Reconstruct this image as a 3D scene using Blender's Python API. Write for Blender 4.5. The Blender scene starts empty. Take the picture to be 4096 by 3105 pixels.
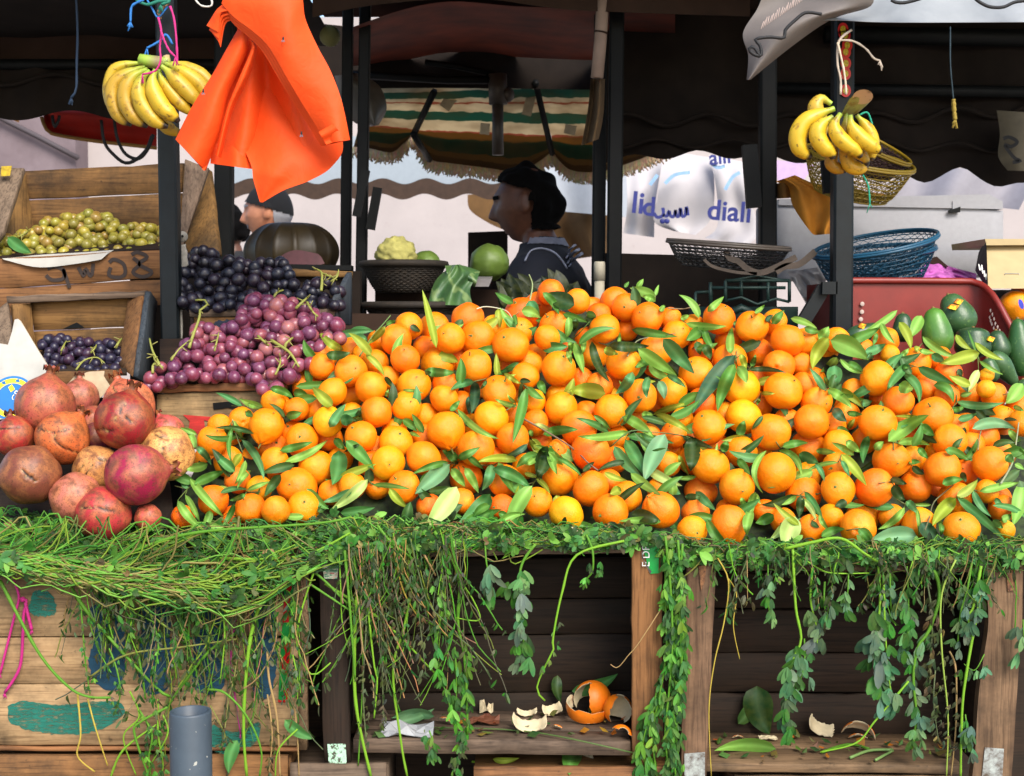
import bpy, bmesh, math, random
import numpy as np
from mathutils import Vector, Matrix, Quaternion, noise
random.seed(11)
RNG = np.random.default_rng(5)
S = bpy.context.scene
C = S.collection
PI = math.pi
# ---------------------------------------------------------------- camera frame
FOC = 5500.0; H = 1.35; PITCH = math.radians(3.0)
CF = Vector((0, math.cos(PITCH), -math.sin(PITCH))); CU = Vector((0, math.sin(PITCH), math.cos(PITCH)))
def ray(px, py):
    return CF * FOC + Vector((1, 0, 0)) * (px - 2048) + CU * (1552.5 - py)
def P(px, py, Y):
    """point of the place seen at a spot of the photograph, Y metres in front of the lens"""
    d = ray(px, py); t = Y / d.y
    return Vector((d.x * t, Y, H + d.z * t))
def mpp(Y): return Y / FOC            # metres per photograph pixel
# ---------------------------------------------------------------- objects
def obj(name, me, parent=None, loc=None):
    o = bpy.data.objects.new(name, me); C.objects.link(o)
    if parent is not None: o.parent = parent
    if loc is not None: o.location = loc
    return o
def tag(o, label, cat, group=None, kind=None):
    if label: o['label'] = label
    if cat: o['category'] = cat
    if group: o['group'] = group
    if kind: o['kind'] = kind
    return o
def thing(name, loc, label, cat, group=None):
    o = bpy.data.objects.new(name, None); C.objects.link(o); o.location = loc
    o.empty_display_size = .02
    return tag(o, label, cat, group)
def wloc(o):
    v = Vector((0, 0, 0))
    while o is not None:
        v = v + o.location; o = o.parent
    return v
class MB:
    """collects shapes in place coordinates and links them as one mesh"""
    def __init__(s): s.v = []; s.f = []; s.c = []; s.mi = []; s.col = (1, 1, 1); s.m = 0
    def add(s, vs, fs, col=None, m=None):
        b = len(s.v); s.v.extend(vs); c = col if col is not None else s.col
        if isinstance(c, list): s.c.extend(c)
        else: s.c.extend([c] * len(vs))
        s.f.extend([tuple(i + b for i in f) for f in fs]); s.mi.extend([s.m if m is None else m] * len(fs))
    def build(s, name, mats, parent=None, smooth=True, loc=None):
        me = bpy.data.meshes.new(name)
        off = Vector((0, 0, 0))
        if parent is not None: off = wloc(parent)
        elif loc is not None: off = Vector(loc)
        a = np.array([tuple(v) for v in s.v], dtype=float).reshape(-1, 3) - np.array(off)
        me.from_pydata(a.tolist(), [], s.f)
        if not isinstance(mats, (list, tuple)): mats = [mats]
        for m in mats: me.materials.append(m)
        if len(mats) > 1: me.polygons.foreach_set('material_index', s.mi)
        at = me.color_attributes.new('Col', 'FLOAT_COLOR', 'POINT')
        cc = np.ones((len(s.v), 4), dtype=np.float32); cc[:, :3] = np.array(s.c, dtype=np.float32).reshape(-1, 3)
        at.data.foreach_set('color', cc.ravel())
        if smooth: me.polygons.foreach_set('use_smooth', [True] * len(me.polygons))
        me.update()
        o = obj(name, me, parent)
        if parent is None and loc is not None: o.location = loc
        return o
    # shapes
    def tube(s, pts, r, n=6, col=None, cap=True, m=None, flat=1.0):
        pts = [Vector(p) for p in pts]; k = len(pts)
        if not isinstance(r, (list, tuple, np.ndarray)): r = [r] * k
        T = []
        for i in range(k):
            t = pts[min(i + 1, k - 1)] - pts[max(i - 1, 0)]
            T.append(t.normalized() if t.length > 1e-9 else Vector((0, 0, 1)))
        u = T[0].orthogonal().normalized(); vs = []
        for i in range(k):
            u = (u - T[i] * u.dot(T[i]))
            u = u.normalized() if u.length > 1e-6 else T[i].orthogonal().normalized()
            w = T[i].cross(u)
            for j in range(n):
                a = 2 * PI * j / n
                vs.append(pts[i] + (u * math.cos(a) + w * math.sin(a) * flat) * r[i])
        fs = [(i * n + j, i * n + (j + 1) % n, (i + 1) * n + (j + 1) % n, (i + 1) * n + j) for i in range(k - 1) for j in range(n)]
        if cap:
            fs.append(tuple(range(n))[::-1]); fs.append(tuple((k - 1) * n + j for j in range(n)))
        s.add(vs, fs, col, m)
    def grid(s, rows, col=None, m=None, close=False):
        n = len(rows[0]); vs = [p for r in rows for p in r]
        fs = [(i * n + j, i * n + j + 1, (i + 1) * n + j + 1, (i + 1) * n + j) for i in range(len(rows) - 1) for j in range(n - 1)]
        if close: fs += [(i * n + n - 1, i * n, (i + 1) * n, (i + 1) * n + n - 1) for i in range(len(rows) - 1)]
        s.add(vs, fs, col, m)
    def hexa(s, q, back, col=None, m=None):
        """q: four front corners (Vectors), back: offset vector or four back corners"""
        q = [Vector(p) for p in q]
        b = [p + back for p in q] if isinstance(back, Vector) else [Vector(p) for p in back]
        s.add(q + b, [(3, 2, 1, 0), (4, 5, 6, 7), (0, 1, 5, 4), (1, 2, 6, 5), (2, 3, 7, 6), (3, 0, 4, 7)], col, m)
    def box(s, c, d, R=None, col=None, m=None):
        c = Vector(c); hx, hy, hz = d[0] / 2, d[1] / 2, d[2] / 2
        vs = [Vector((x, y, z)) for x, y, z in ((-hx, -hy, -hz), (hx, -hy, -hz), (hx, -hy, hz), (-hx, -hy, hz), (-hx, hy, -hz), (hx, hy, -hz), (hx, hy, hz), (-hx, hy, hz))]
        if R is not None: vs = [R @ v for v in vs]
        vs = [v + c for v in vs]
        s.add(vs, [(0, 1, 2, 3), (7, 6, 5, 4), (4, 5, 1, 0), (5, 6, 2, 1), (6, 7, 3, 2), (7, 4, 0, 3)], col, m)
    def ball(s, c, r, nu=14, nv=9, col=None, m=None, sc=(1, 1, 1), R=None):
        vs = []
        for i in range(nv + 1):
            th = PI * i / nv
            for j in range(nu):
                ph = 2 * PI * j / nu
                p = Vector((math.sin(th) * math.cos(ph) * sc[0], math.sin(th) * math.sin(ph) * sc[1], math.cos(th) * sc[2])) * r
                if R is not None: p = R @ p
                vs.append(p + Vector(c))
        fs = [(i * nu + j, (i + 1) * nu + j, (i + 1) * nu + (j + 1) % nu, i * nu + (j + 1) % nu) for i in range(nv) for j in range(nu)]
        s.add(vs, fs, col, m)
    def board(s, q, th, nseg=10, wob=.0012, col=None, m=None, chip=.002, back=None):
        """a sawn board: q = four front corners (tl, tr, br, bl); worn, slightly wavy edges; th = thickness vector"""
        tl, tr, br, bl = [Vector(p) for p in q]
        ver = (tl - bl).length > (tr - tl).length
        if ver: tl, tr, br, bl = bl, tl, tr, br
        up = (tl - bl).normalized(); lo = []; seed = random.random() * 100
        ring = []
        thv = th; tn = thv.normalized(); b = min(.0016, thv.length * .25)
        for i in range(nseg + 1):
            t = i / nseg
            a = tl.lerp(tr, t) + up * (noise.noise(Vector((t * 6, seed, 0))) * wob * 2 - (chip if random.random() < .08 else 0))
            c = bl.lerp(br, t) + up * noise.noise(Vector((t * 6, seed + 9, 0))) * wob * 2
            w = tn * noise.noise(Vector((t * 4, seed + 20, 0))) * wob
            ring.append([a - up * b + w, a + tn * b + w, a + thv - tn * b + w, a + thv - up * b + w, c + thv + up * b + w, c + thv - tn * b + w, c + tn * b + w, c + up * b + w])
        n = 8; vs = [p for r in ring for p in r]
        fs = [(i * n + j, i * n + (j + 1) % n, (i + 1) * n + (j + 1) % n, (i + 1) * n + j) for i in range(nseg) for j in range(n)]
        fs.append(tuple(range(n))[::-1]); fs.append(tuple(nseg * n + j for j in range(n)))
        s.add(vs, fs, col, m)
def pb(mb, pts, Y, th, **k):
    """board from photograph corners tl,tr,br,bl; Y a number or four"""
    Ys = Y if isinstance(Y, (list, tuple)) else [Y] * 4
    q = [P(p[0], p[1], y) for p, y in zip(pts, Ys)]
    n = (q[1] - q[0]).cross(q[3] - q[0]).normalized()
    if n.y < 0: n = -n
    mb.board(q, n * th, **k)
def resample(pts, n):
    pts = [Vector(p) for p in pts]
    # catmull-rom through points then even spacing
    fine = []
    for i in range(len(pts) - 1):
        p0 = pts[max(i - 1, 0)]; p1 = pts[i]; p2 = pts[i + 1]; p3 = pts[min(i + 2, len(pts) - 1)]
        for k in range(12):
            t = k / 12
            fine.append(.5 * ((2 * p1) + (p2 - p0) * t + (2 * p0 - 5 * p1 + 4 * p2 - p3) * t * t + (3 * p1 - p0 - 3 * p2 + p3) * t ** 3))
    fine.append(pts[-1])
    d = [0]
    for i in range(1, len(fine)): d.append(d[-1] + (fine[i] - fine[i - 1]).length)
    out = []; j = 0
    for i in range(n):
        x = d[-1] * i / (n - 1)
        while j < len(d) - 2 and d[j + 1] < x: j += 1
        w = (x - d[j]) / max(d[j + 1] - d[j], 1e-9)
        out.append(fine[j].lerp(fine[j + 1], min(max(w, 0), 1)))
    return out
def ruled(mb, A, B, n=24, m=16, fn=None, th=0, col=None, mi=None):
    """sheet between two curves of (px,py,Y); fn(u,v) -> Y offset"""
    a = resample(A, n); b = resample(B, n); rows = []
    for i in range(n):
        row = []
        for j in range(m):
            u, v = i / (n - 1), j / (m - 1)
            p = a[i].lerp(b[i], v)
            row.append(P(p.x, p.y, p.z + (fn(u, v) if fn else 0)))
        rows.append(row)
    mb.grid(rows, col, mi)
    if th:
        rows2 = [[p + Vector((0, th, 0)) for p in r] for r in rows]
        mb.grid([r[::-1] for r in rows2], col, mi)
        edge = rows[0] + [r[-1] for r in rows[1:]] + rows[-1][::-1][1:] + [r[0] for r in rows[::-1]][1:]
        mb.grid([[p + Vector((0, th, 0)) for p in edge], edge], col, mi)
    return rows
def evalmesh(o, name):
    dg = bpy.context.evaluated_depsgraph_get(); dg.update()
    me = bpy.data.meshes.new_from_object(o.evaluated_get(dg)); me.name = name
    return me
def text_mesh(txt, size, name='lettering', extrude=0.0008, align='CENTER', bold=0):
    cu = bpy.data.curves.new('tx', 'FONT'); cu.body = txt; cu.size = size; cu.extrude = extrude; cu.offset = bold * size
    cu.align_x = align; cu.align_y = 'CENTER'
    o = bpy.data.objects.new('tx', cu); C.objects.link(o)
    me = evalmesh(o, name); bpy.data.objects.remove(o); bpy.data.curves.remove(cu)
    return me
# ---------------------------------------------------------------- materials
def lin(r, g, b, k=1.0):
    f = lambda c: ((c / 255 + .055) / 1.055) ** 2.4 if c > 10.3 else c / 255 / 12.92
    return (f(r) * k, f(g) * k, f(b) * k)
class M:
    def __init__(s, name):
        s.m = bpy.data.materials.new(name); s.m.use_nodes = True
        s.t = s.m.node_tree; s.t.nodes.clear()
        s.out = s.n('ShaderNodeOutputMaterial'); s.b = s.n('ShaderNodeBsdfPrincipled'); s.l(s.b.outputs[0], s.out.inputs[0])
    def n(s, t, **k):
        x = s.t.nodes.new(t)
        for a, v in k.items():
            if a.startswith('i_'): x.inputs[a[2:].replace('_', ' ')].default_value = v
            else: setattr(x, a, v)
        return x
    def l(s, a, b): s.t.links.new(a, b)
    def set(s, **k):
        for a, v in k.items():
            a = a.replace('_', ' ')
            s.b.inputs[a].default_value = (*v, 1) if isinstance(v, tuple) and len(v) == 3 else v
        return s
    def coord(s, scale=(1, 1, 1), kind='Object', rot=(0, 0, 0)):
        tc = s.n('ShaderNodeTexCoord'); mp = s.n('ShaderNodeMapping'); mp.inputs['Scale'].default_value = scale; mp.inputs['Rotation'].default_value = rot
        s.l(tc.outputs[kind], mp.inputs[0]); return mp.outputs[0]
    def noise(s, scale, vec=None, det=4, rough=.55, dist=0):
        x = s.n('ShaderNodeTexNoise'); x.inputs['Scale'].default_value = scale; x.inputs['Detail'].default_value = det; x.inputs['Roughness'].default_value = rough; x.inputs['Distortion'].default_value = dist
        if vec is not None: s.l(vec, x.inputs['Vector'])
        return x.outputs[0]
    def ramp(s, fac, stops, interp='LINEAR'):
        x = s.n('ShaderNodeValToRGB'); cr = x.color_ramp; cr.interpolation = interp
        while len(cr.elements) < len(stops): cr.elements.new(.5)
        for e, (p, c) in zip(cr.elements, stops):
            e.position = p; e.color = (*c, 1) if len(c) == 3 else c
        s.l(fac, x.inputs[0]); return x.outputs[0]
    def mix(s, fac, a, b, mode='MIX'):
        x = s.n('ShaderNodeMix', data_type='RGBA', blend_type=mode)
        for i, v in ((0, fac), (6, a), (7, b)):
            if hasattr(v, 'links') or isinstance(v, bpy.types.NodeSocket): s.l(v, x.inputs[i])
            else: x.inputs[i].default_value = (*v, 1) if isinstance(v, tuple) and len(v) == 3 else v
        return x.outputs[2]
    def attr(s, name='Col'):
        x = s.n('ShaderNodeVertexColor'); x.layer_name = name; return x.outputs[0]
    def rnd(s): return s.n('ShaderNodeObjectInfo').outputs['Random']
    def bump(s, h, strength=.3, dist=.002, chain=None):
        x = s.n('ShaderNodeBump'); x.inputs['Strength'].default_value = strength; x.inputs['Distance'].default_value = dist
        s.l(h, x.inputs['Height'])
        if chain is not None: s.l(chain, x.inputs['Normal'])
        s.l(x.outputs[0], s.b.inputs['Normal']); return x.outputs[0]
    def base(s, sock): s.l(sock, s.b.inputs['Base Color'])
    def translucent(s, colsock, fac):
        t = s.n('ShaderNodeBsdfTranslucent'); mx = s.n('ShaderNodeMixShader'); mx.inputs[0].default_value = fac
        if isinstance(colsock, tuple): t.inputs[0].default_value = (*colsock, 1)
        else: s.l(colsock, t.inputs[0])
        s.l(s.b.outputs[0], mx.inputs[1]); s.l(t.outputs[0], mx.inputs[2]); s.l(mx.outputs[0], s.out.inputs[0])
def hsv_jit(m, col, amt=.04, vamt=.25):
    h = m.n('ShaderNodeHueSaturation'); r = m.rnd()
    mr = m.n('ShaderNodeMapRange'); mr.inputs[3].default_value = .5 - amt; mr.inputs[4].default_value = .5 + amt; m.l(r, mr.inputs[0]); m.l(mr.outputs[0], h.inputs['Hue'])
    mul = m.n('ShaderNodeMath', operation='MULTIPLY'); mul.inputs[1].default_value = 7.31; m.l(r, mul.inputs[0])
    fr = m.n('ShaderNodeMath', operation='FRACT'); m.l(mul.outputs[0], fr.inputs[0])
    m2 = m.n('ShaderNodeMapRange'); m2.inputs[3].default_value = 1 - vamt; m2.inputs[4].default_value = 1 + vamt * .4; m.l(fr.outputs[0], m2.inputs[0]); m.l(m2.outputs[0], h.inputs['Value'])
    m.l(col, h.inputs['Color']); return h.outputs[0]
def plain(name, col, rough=.6, metal=0, var=.25, scale=30, bump=0, spec=.5):
    m = M(name); n = m.noise(scale, m.coord())
    m.base(m.ramp(n, [(.3, tuple(c * (1 - var) for c in col)), (.7, tuple(min(c * (1 + var * .5), 1) for c in col))]))
    m.set(Roughness=rough, Metallic=metal); m.b.inputs['Specular IOR Level'].default_value = spec
    if bump: m.bump(m.noise(scale * 4, m.coord()), bump, .002)
    return m.m
def wood(name, light, dark, grain=(2, 60, 60), dirt=.5, rough=.75, dirtcol=(.02, .015, .01)):
    """sawn plank: grain along the axis with the small scale number, knots, stains and grime"""
    m = M(name); v = m.coord(grain); big = m.coord((1, 1, 1))
    g1 = m.noise(1.0, v, 6, .65, .6); g2 = m.noise(3.2, v, 3, .6)
    c = m.ramp(g1, [(.2, dark), (.5, tuple(a * .6 + b * .4 for a, b in zip(light, dark))), (.8, light)])
    c = m.mix(m.ramp(g2, [(.36, (.55, .55, .55)), (.5, (0, 0, 0))]), c, tuple(x * .55 for x in dark))
    st = m.noise(7, big, 5, .7)
    c = m.mix(m.ramp(st, [(.5 - .1 * dirt, (0, 0, 0)), (.72, (dirt, dirt, dirt))]), c, dirtcol)
    sp = m.noise(55, big, 3, .6); c = m.mix(m.ramp(sp, [(.66, (0, 0, 0)), (.74, (.7 * dirt, .7 * dirt, .7 * dirt))]), c, dirtcol)
    c = hsv_jit(m, c, .008, .22)
    m.base(c); m.set(Roughness=rough); m.b.inputs['Specular IOR Level'].default_value = .25
    m.bump(g1, .3, .0012, m.bump(g2, .25, .0008)); return m.m
WX, WZ, WY = (3, 60, 60), (60, 60, 3), (60, 3, 60)
W = {}
for ax, gr in (('x', WX), ('z', WZ), ('y', WY)):
    W['pale' + ax] = wood('pale_pine_' + ax, lin(188, 158, 114), lin(136, 106, 70), gr, .8)
    W['warm' + ax] = wood('warm_board_' + ax, lin(158, 110, 68), lin(100, 64, 36), gr, .6)
    W['brown' + ax] = wood('brown_board_' + ax, lin(138, 110, 82), lin(84, 62, 44), gr, .75)
    W['dark' + ax] = wood('dark_board_' + ax, lin(54, 39, 28), lin(26, 18, 13), gr, .7)  # grimy dark boards; shade of the crate interiors is put into this colour
    W['grey' + ax] = wood('weathered_board_' + ax, lin(132, 112, 92), lin(74, 60, 48), gr, .6)
    W['tan' + ax] = wood('tan_board_' + ax, lin(146, 106, 62), lin(88, 58, 30), gr, .85)
def orange_mat(name, c1, c2, spots=.25):
    m = M(name); v = m.coord()
    n = m.noise(1.3, v, 4); c = m.ramp(n, [(.34, c2), (.66, c1)])
    pt_ = m.noise(.8, m.coord((1, 1, 1.4)), 3); c = m.mix(m.ramp(pt_, [(.55, (0, 0, 0)), (.75, (.5, .5, .5))]), c, lin(250, 176, 40))
    sp = m.noise(7, v, 4, .7); c = m.mix(m.ramp(sp, [(.64, (0, 0, 0)), (.74, (spots, spots, spots))]), c, lin(190, 95, 25))
    c = hsv_jit(m, c, .009, .12); m.base(c)
    m.set(Roughness=.36); m.b.inputs['Specular IOR Level'].default_value = .42
    vo = m.n('ShaderNodeTexVoronoi'); vo.inputs['Scale'].default_value = 30; m.l(v, vo.inputs[0])
    b1 = m.bump(m.noise(5, v, 4), .35, .003)
    m.bump(vo.outputs[0], .5, .0012, b1)
    m.b.inputs['Subsurface Weight'].default_value = .0
    return m.m
OM = {'m': orange_mat('orange_peel', lin(254, 142, 6), lin(252, 128, 5)), 'd': orange_mat('deep_orange_peel', lin(253, 130, 8), lin(250, 114, 8)),
      'a': orange_mat('amber_peel', lin(253, 154, 6), lin(251, 140, 5)), 'y': orange_mat('yellowish_peel', lin(252, 182, 10), lin(250, 160, 8)),
      's': orange_mat('salmon_peel', lin(252, 128, 30), lin(252, 138, 22))}
def foliage_mat(name, rough=.42, tl=.22, spec=.45, dry=.3):
    m = M(name); a = m.attr(); v = m.coord(); n = m.noise(60, v, 3)
    c = m.mix(m.ramp(n, [(.35, (0, 0, 0)), (.75, (dry, dry, dry))]), a, m.mix(.5, a, lin(150, 150, 60)))
    m.base(c); m.set(Roughness=rough); m.b.inputs['Specular IOR Level'].default_value = spec
    m.bump(m.noise(160, v, 2), .12, .001); m.translucent(c, tl); return m.m
LEAF = foliage_mat('citrus_leaf', .5, .22, .35); GREENS = foliage_mat('fodder_greens', .55, .25, .3); TWIG = foliage_mat('twig_bark', .6, .0, .3)
STEEL = plain('dark_painted_steel', lin(13, 20, 23), .45, 0, .4, 25, .1, .3)
BLACKSTEEL = plain('black_steel', lin(10, 12, 12), .6, 0, .4, 25, 0, .2)
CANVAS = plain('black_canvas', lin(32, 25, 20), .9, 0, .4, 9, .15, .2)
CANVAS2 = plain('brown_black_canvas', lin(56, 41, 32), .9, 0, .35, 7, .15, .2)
# ================================================================ ORANGES
ZT = {1: (700, 1200), 2: (700, 1640), 3: (1400, 1080), 4: (1400, 1640), 5: (2100, 1080), 6: (2100, 1640), 7: (2700, 1180), 8: (2700, 1640), 9: (3296, 1180), 10: (3296, 1640)}
ZS = 800 / 2212
OR_RAW = {
1: "1655,600,155,1,m 1620,738,152,0,m 1945,790,186,0,m 1465,970,175,1,s 1430,900,150,2,m 1740,1020,165,0,m 1090,1130,140,1,m 1145,1180,112,2,a 1345,1210,140,1,m 1600,1215,190,1,m 1690,1345,175,0,y 490,1390,125,1,a 735,1335,150,1,m,navel 1010,1390,200,0,m,neck 2060,1510,180,0,m,stalk 1310,1470,140,1,m 1405,1545,185,0,m 1080,1630,160,1,s 415,1560,165,0,a",
2: "590,570,170,1,m 690,780,145,2,s 1105,570,165,1,a 1560,640,190,0,m,tall 480,780,70,2,s 425,1000,175,1,m 90,1180,120,1,d 835,1090,170,0,m 1115,1110,165,0,m 1430,1075,180,0,m 1350,850,215,0,m,stalk 930,870,130,2,a 1730,910,125,2,m 1960,840,155,1,m 650,1200,80,2,d 1160,690,90,2,d",
3: "655,620,160,1,a 510,770,172,0,m 940,640,170,1,m 840,870,150,1,m 1305,540,185,1,d 1105,760,175,0,m 1415,760,195,0,m,stalk 1780,832,208,0,m 1900,505,203,1,d 1880,680,158,1,m 1590,640,100,2,a 150,930,115,1,m 280,1030,155,1,m 610,985,170,0,m 970,1050,188,1,m 1375,1070,203,0,m 410,1200,145,1,m 230,1305,185,0,a 705,1280,195,0,m 1060,1270,150,1,m 1045,1430,165,0,a 295,1570,183,0,m 625,1510,172,0,a,stalk 840,1620,100,2,a 1985,1040,160,1,m 2050,960,115,2,m 1935,1180,165,1,m 1645,1350,190,0,a 1400,1300,150,1,m 1562,1640,205,0,a 1060,1770,215,0,m,neck 2030,1460,140,1,a 2050,1688,150,1,m 1640,980,120,2,d 1230,1010,90,2,d 1740,1110,80,2,d 340,790,90,2,m",
4: "508,360,190,1,a 490,230,130,2,m 418,585,190,0,a 815,535,200,0,m 1397,425,210,0,m 1800,320,190,0,m 830,300,85,2,m 595,850,190,0,m,stalk 230,600,100,2,d 300,850,90,2,m 1290,760,195,1,d 1710,790,185,1,d 880,1070,150,1,d 1685,1080,150,1,d 2075,1020,165,0,m 1240,1010,60,2,d 1500,1080,80,2,d 1940,620,120,2,a",
5: "285,250,155,1,d 578,345,150,0,m 1000,360,178,1,d 1118,415,160,0,m 820,510,130,2,d 735,440,80,2,d 1355,530,175,0,m,stalk 880,652,170,0,a 335,620,180,1,d 245,750,150,0,m 1130,670,115,1,m 1600,540,100,1,m 1670,720,165,1,m 745,930,185,1,m 1093,1032,198,0,m 1450,900,205,1,m 375,1092,195,0,m 400,890,110,2,d 1430,1110,165,2,m 1890,1150,200,1,m 820,1290,165,1,d 630,1220,95,2,d 365,1400,130,2,a 400,1530,185,0,m 930,1390,110,2,y 952,1560,195,0,m 1275,1395,187,0,m 1620,1355,185,1,m 595,1748,205,0,m 1955,1470,165,1,d 1740,1640,125,1,y 1210,1640,90,2,a 680,1590,80,2,m 690,770,90,2,d",
6: "727,465,218,0,d 370,450,130,1,m 390,745,205,1,m 160,360,90,2,d 727,872,212,0,m 920,790,100,2,m 1120,960,175,1,a 455,1150,205,0,y 945,1130,205,0,m 1500,1110,205,0,m,neck 1580,600,150,1,m 1645,270,145,1,m 1370,290,125,2,m 1490,880,130,2,a",
7: "485,260,178,0,m 850,355,182,0,m,stalk 1100,300,145,1,m 1245,505,184,0,m 1440,520,155,1,m 590,520,170,1,a 607,720,190,1,m 915,630,165,1,m 1150,790,185,0,m,navel 1390,765,130,1,m 735,1030,205,0,y 930,930,110,2,m 1197,1060,210,0,m 1420,1000,110,2,m 1565,1190,175,1,m 1520,940,120,2,m 760,1350,195,0,y 377,1460,197,0,m,stalk 1063,1520,212,0,m 1508,1402,194,0,m 1240,1380,145,1,m 1750,1440,105,2,m 1975,1055,125,1,m 2080,600,120,1,m 1790,500,95,2,m 1790,1150,80,2,m 290,630,110,2,d",
8: "392,625,208,0,a 735,465,178,1,a 1475,430,200,1,m,neck 1110,695,222,0,a 682,850,198,0,a 283,910,180,1,s 225,1140,165,1,s 190,1330,165,0,a 595,1275,213,0,m,tall 580,1110,125,1,m 1420,930,198,1,m 1810,390,170,1,m 1800,630,165,1,m 1805,880,187,0,a 990,1120,115,2,m 1200,1230,115,2,m 1510,1310,158,1,m 1720,1185,145,1,a 470,390,110,2,d 310,420,110,2,s 1470,720,90,2,a",
9: "595,925,190,0,m 680,510,150,1,d 730,660,110,1,a 640,740,100,2,m 1015,760,170,1,m,stalk 960,880,110,2,m 1140,1030,160,1,m,stalk 1360,1110,130,1,m 820,1180,165,0,m 592,1420,200,0,m,stalk 1207,1345,210,0,m 1793,1040,100,0,y 1880,1110,140,1,m 1800,890,80,2,y 1975,1360,110,1,a,stalk 2170,1250,85,2,m 1570,1450,120,2,d 1395,1620,185,0,m 1770,1567,160,2,d 2200,1417,150,1,m 1380,870,110,2,d 1450,1470,70,2,m 640,1150,70,2,m 860,1420,90,2,m 440,1617,120,2,m 1270,720,90,2,m 1010,1587,75,2,m",
10: "745,560,200,0,m 980,550,145,1,a 1230,470,115,2,y 1310,660,197,0,m 1560,690,140,1,m 1830,597,190,0,m 1975,480,125,2,m 558,860,207,0,d 1010,850,178,1,d 440,1165,190,1,a 375,1300,195,0,m,navel 745,1180,138,1,m 1050,1265,185,1,m 1445,980,190,1,m 1520,1320,190,0,m,stalk 1800,900,125,1,m 1230,890,90,2,d 1920,980,110,2,d 1970,1090,90,2,d 2005,1325,105,0,y 1620,390,70,2,m"}
ORS = []
for k, sraw in OR_RAW.items():
    for it in sraw.split():
        p = it.split(',')
        ORS.append([ZT[k][0] + float(p[0]) * ZS, ZT[k][1] + float(p[1]) * ZS, float(p[2]) * ZS, int(p[3]), p[4], p[5] if len(p) > 5 else ''])
HEAP_TOP = [(640, 2060), (700, 1990), (760, 1840), (840, 1690), (1000, 1600), (1090, 1500), (1220, 1400), (1300, 1345), (1500, 1300), (1700, 1255), (1850, 1225), (2000, 1230), (2130, 1160), (2220, 1115), (2350, 1170), (2460, 1150), (2560, 1200), (2700, 1260), (2850, 1225), (3000, 1260), (3140, 1250), (3260, 1310), (3400, 1380), (3560, 1340), (3620, 1400), (3750, 1440), (3950, 1530), (4110, 1570)]
HEAP_BOT = [(640, 2085), (900, 2090), (1300, 2080), (1500, 2060), (1900, 2100), (2250, 2140), (2600, 2140), (2800, 2190), (3100, 2170), (3400, 2150), (3800, 2180), (4110, 2180)]
def interp(tab, x): return float(np.interp(x, [a for a, b in tab], [b for a, b in tab]))
def Yheap(px, py):
    t = (interp(HEAP_BOT, px) - py) / 950.0
    return 2.905 + .5 * max(-.05, min(1.05, t))
spheres = []   # centre, radius, dims
def push_back(px, py, Y, rpx):
    for _ in range(400):
        c = P(px, py, Y); R = rpx * (c - Vector((0, 0, H))).length / FOC * .995
        hit = False
        for (c2, R2) in spheres:
            if abs(c2.x - c.x) < .1 and (c2 - c).length < (R + R2) * .955: hit = True; break
        if not hit: return Y, c, R
        Y += .004
    return Y, c, R
# extra oranges lying deeper, wherever a gap of the front layer would show them
for o in ORS:
    if o[4] != 'y' and o[2] > 20 and not (o[0] > 3390 and o[1] < 1600 and o[2] < 48 and o[3] == 1): o[2] = max(o[2], (0, 47, 53, 53)[o[3]])
ORS.sort(key=lambda a: (a[3], -a[1]))
def covered(px, py, k=.9):
    return any((o[0] - px) ** 2 + (o[1] - py) ** 2 < (o[2] * k) ** 2 for o in ORS)
LEAFY = [(3460, 1480, 120), (3680, 1560, 110), (2560, 1770, 100), (3660, 1960, 90), (1040, 2010, 60), (3900, 1690, 110), (3960, 1950, 90), (3480, 1650, 70), (1750, 2060, 90), (800, 2030, 110), (1300, 1420, 80)]
fills = []
for yy in range(1180, 2140, 44):
    for xx in range(700, 4120, 44):
        if yy < interp(HEAP_TOP, xx) + 55 or yy > interp(HEAP_BOT, xx) - 40: continue
        if any((xx - a) ** 2 + (yy - b) ** 2 < r * r for a, b, r in LEAFY): continue
        if covered(xx, yy, 1.0) or any((f[0] - xx) ** 2 + (f[1] - yy) ** 2 < 82 ** 2 for f in fills): continue
        fills.append([xx, yy, 57, 3, random.choice('mma'), ''])
ORS += fills[:max(0, 292 - len(ORS))]
PLACED = []
for o in ORS:
    Y0 = Yheap(o[0], o[1]) + (-.014, .014, .036, .05)[o[3]]
    Y, c, R = push_back(o[0], o[1], Y0, o[2])
    spheres.append((c, R)); PLACED.append((o, c, R))
SC = np.array([tuple(c) for c, R in spheres]); SR = np.array([R for c, R in spheres])
CAM = np.array([0, 0, H])
def frontY(px, py):
    """distance to the nearest fruit (or the bed behind) along a line of sight"""
    d = ray(px, py).normalized(); dv = np.array(d); oc = SC - CAM
    b = oc @ dv; q = (oc * oc).sum(1) - b * b; ok = q < SR * SR
    if ok.any():
        t = b[ok] - np.sqrt(SR[ok] ** 2 - q[ok]); return float(t.min() * dv[1])
    return Yheap(px, py) + .03
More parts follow.
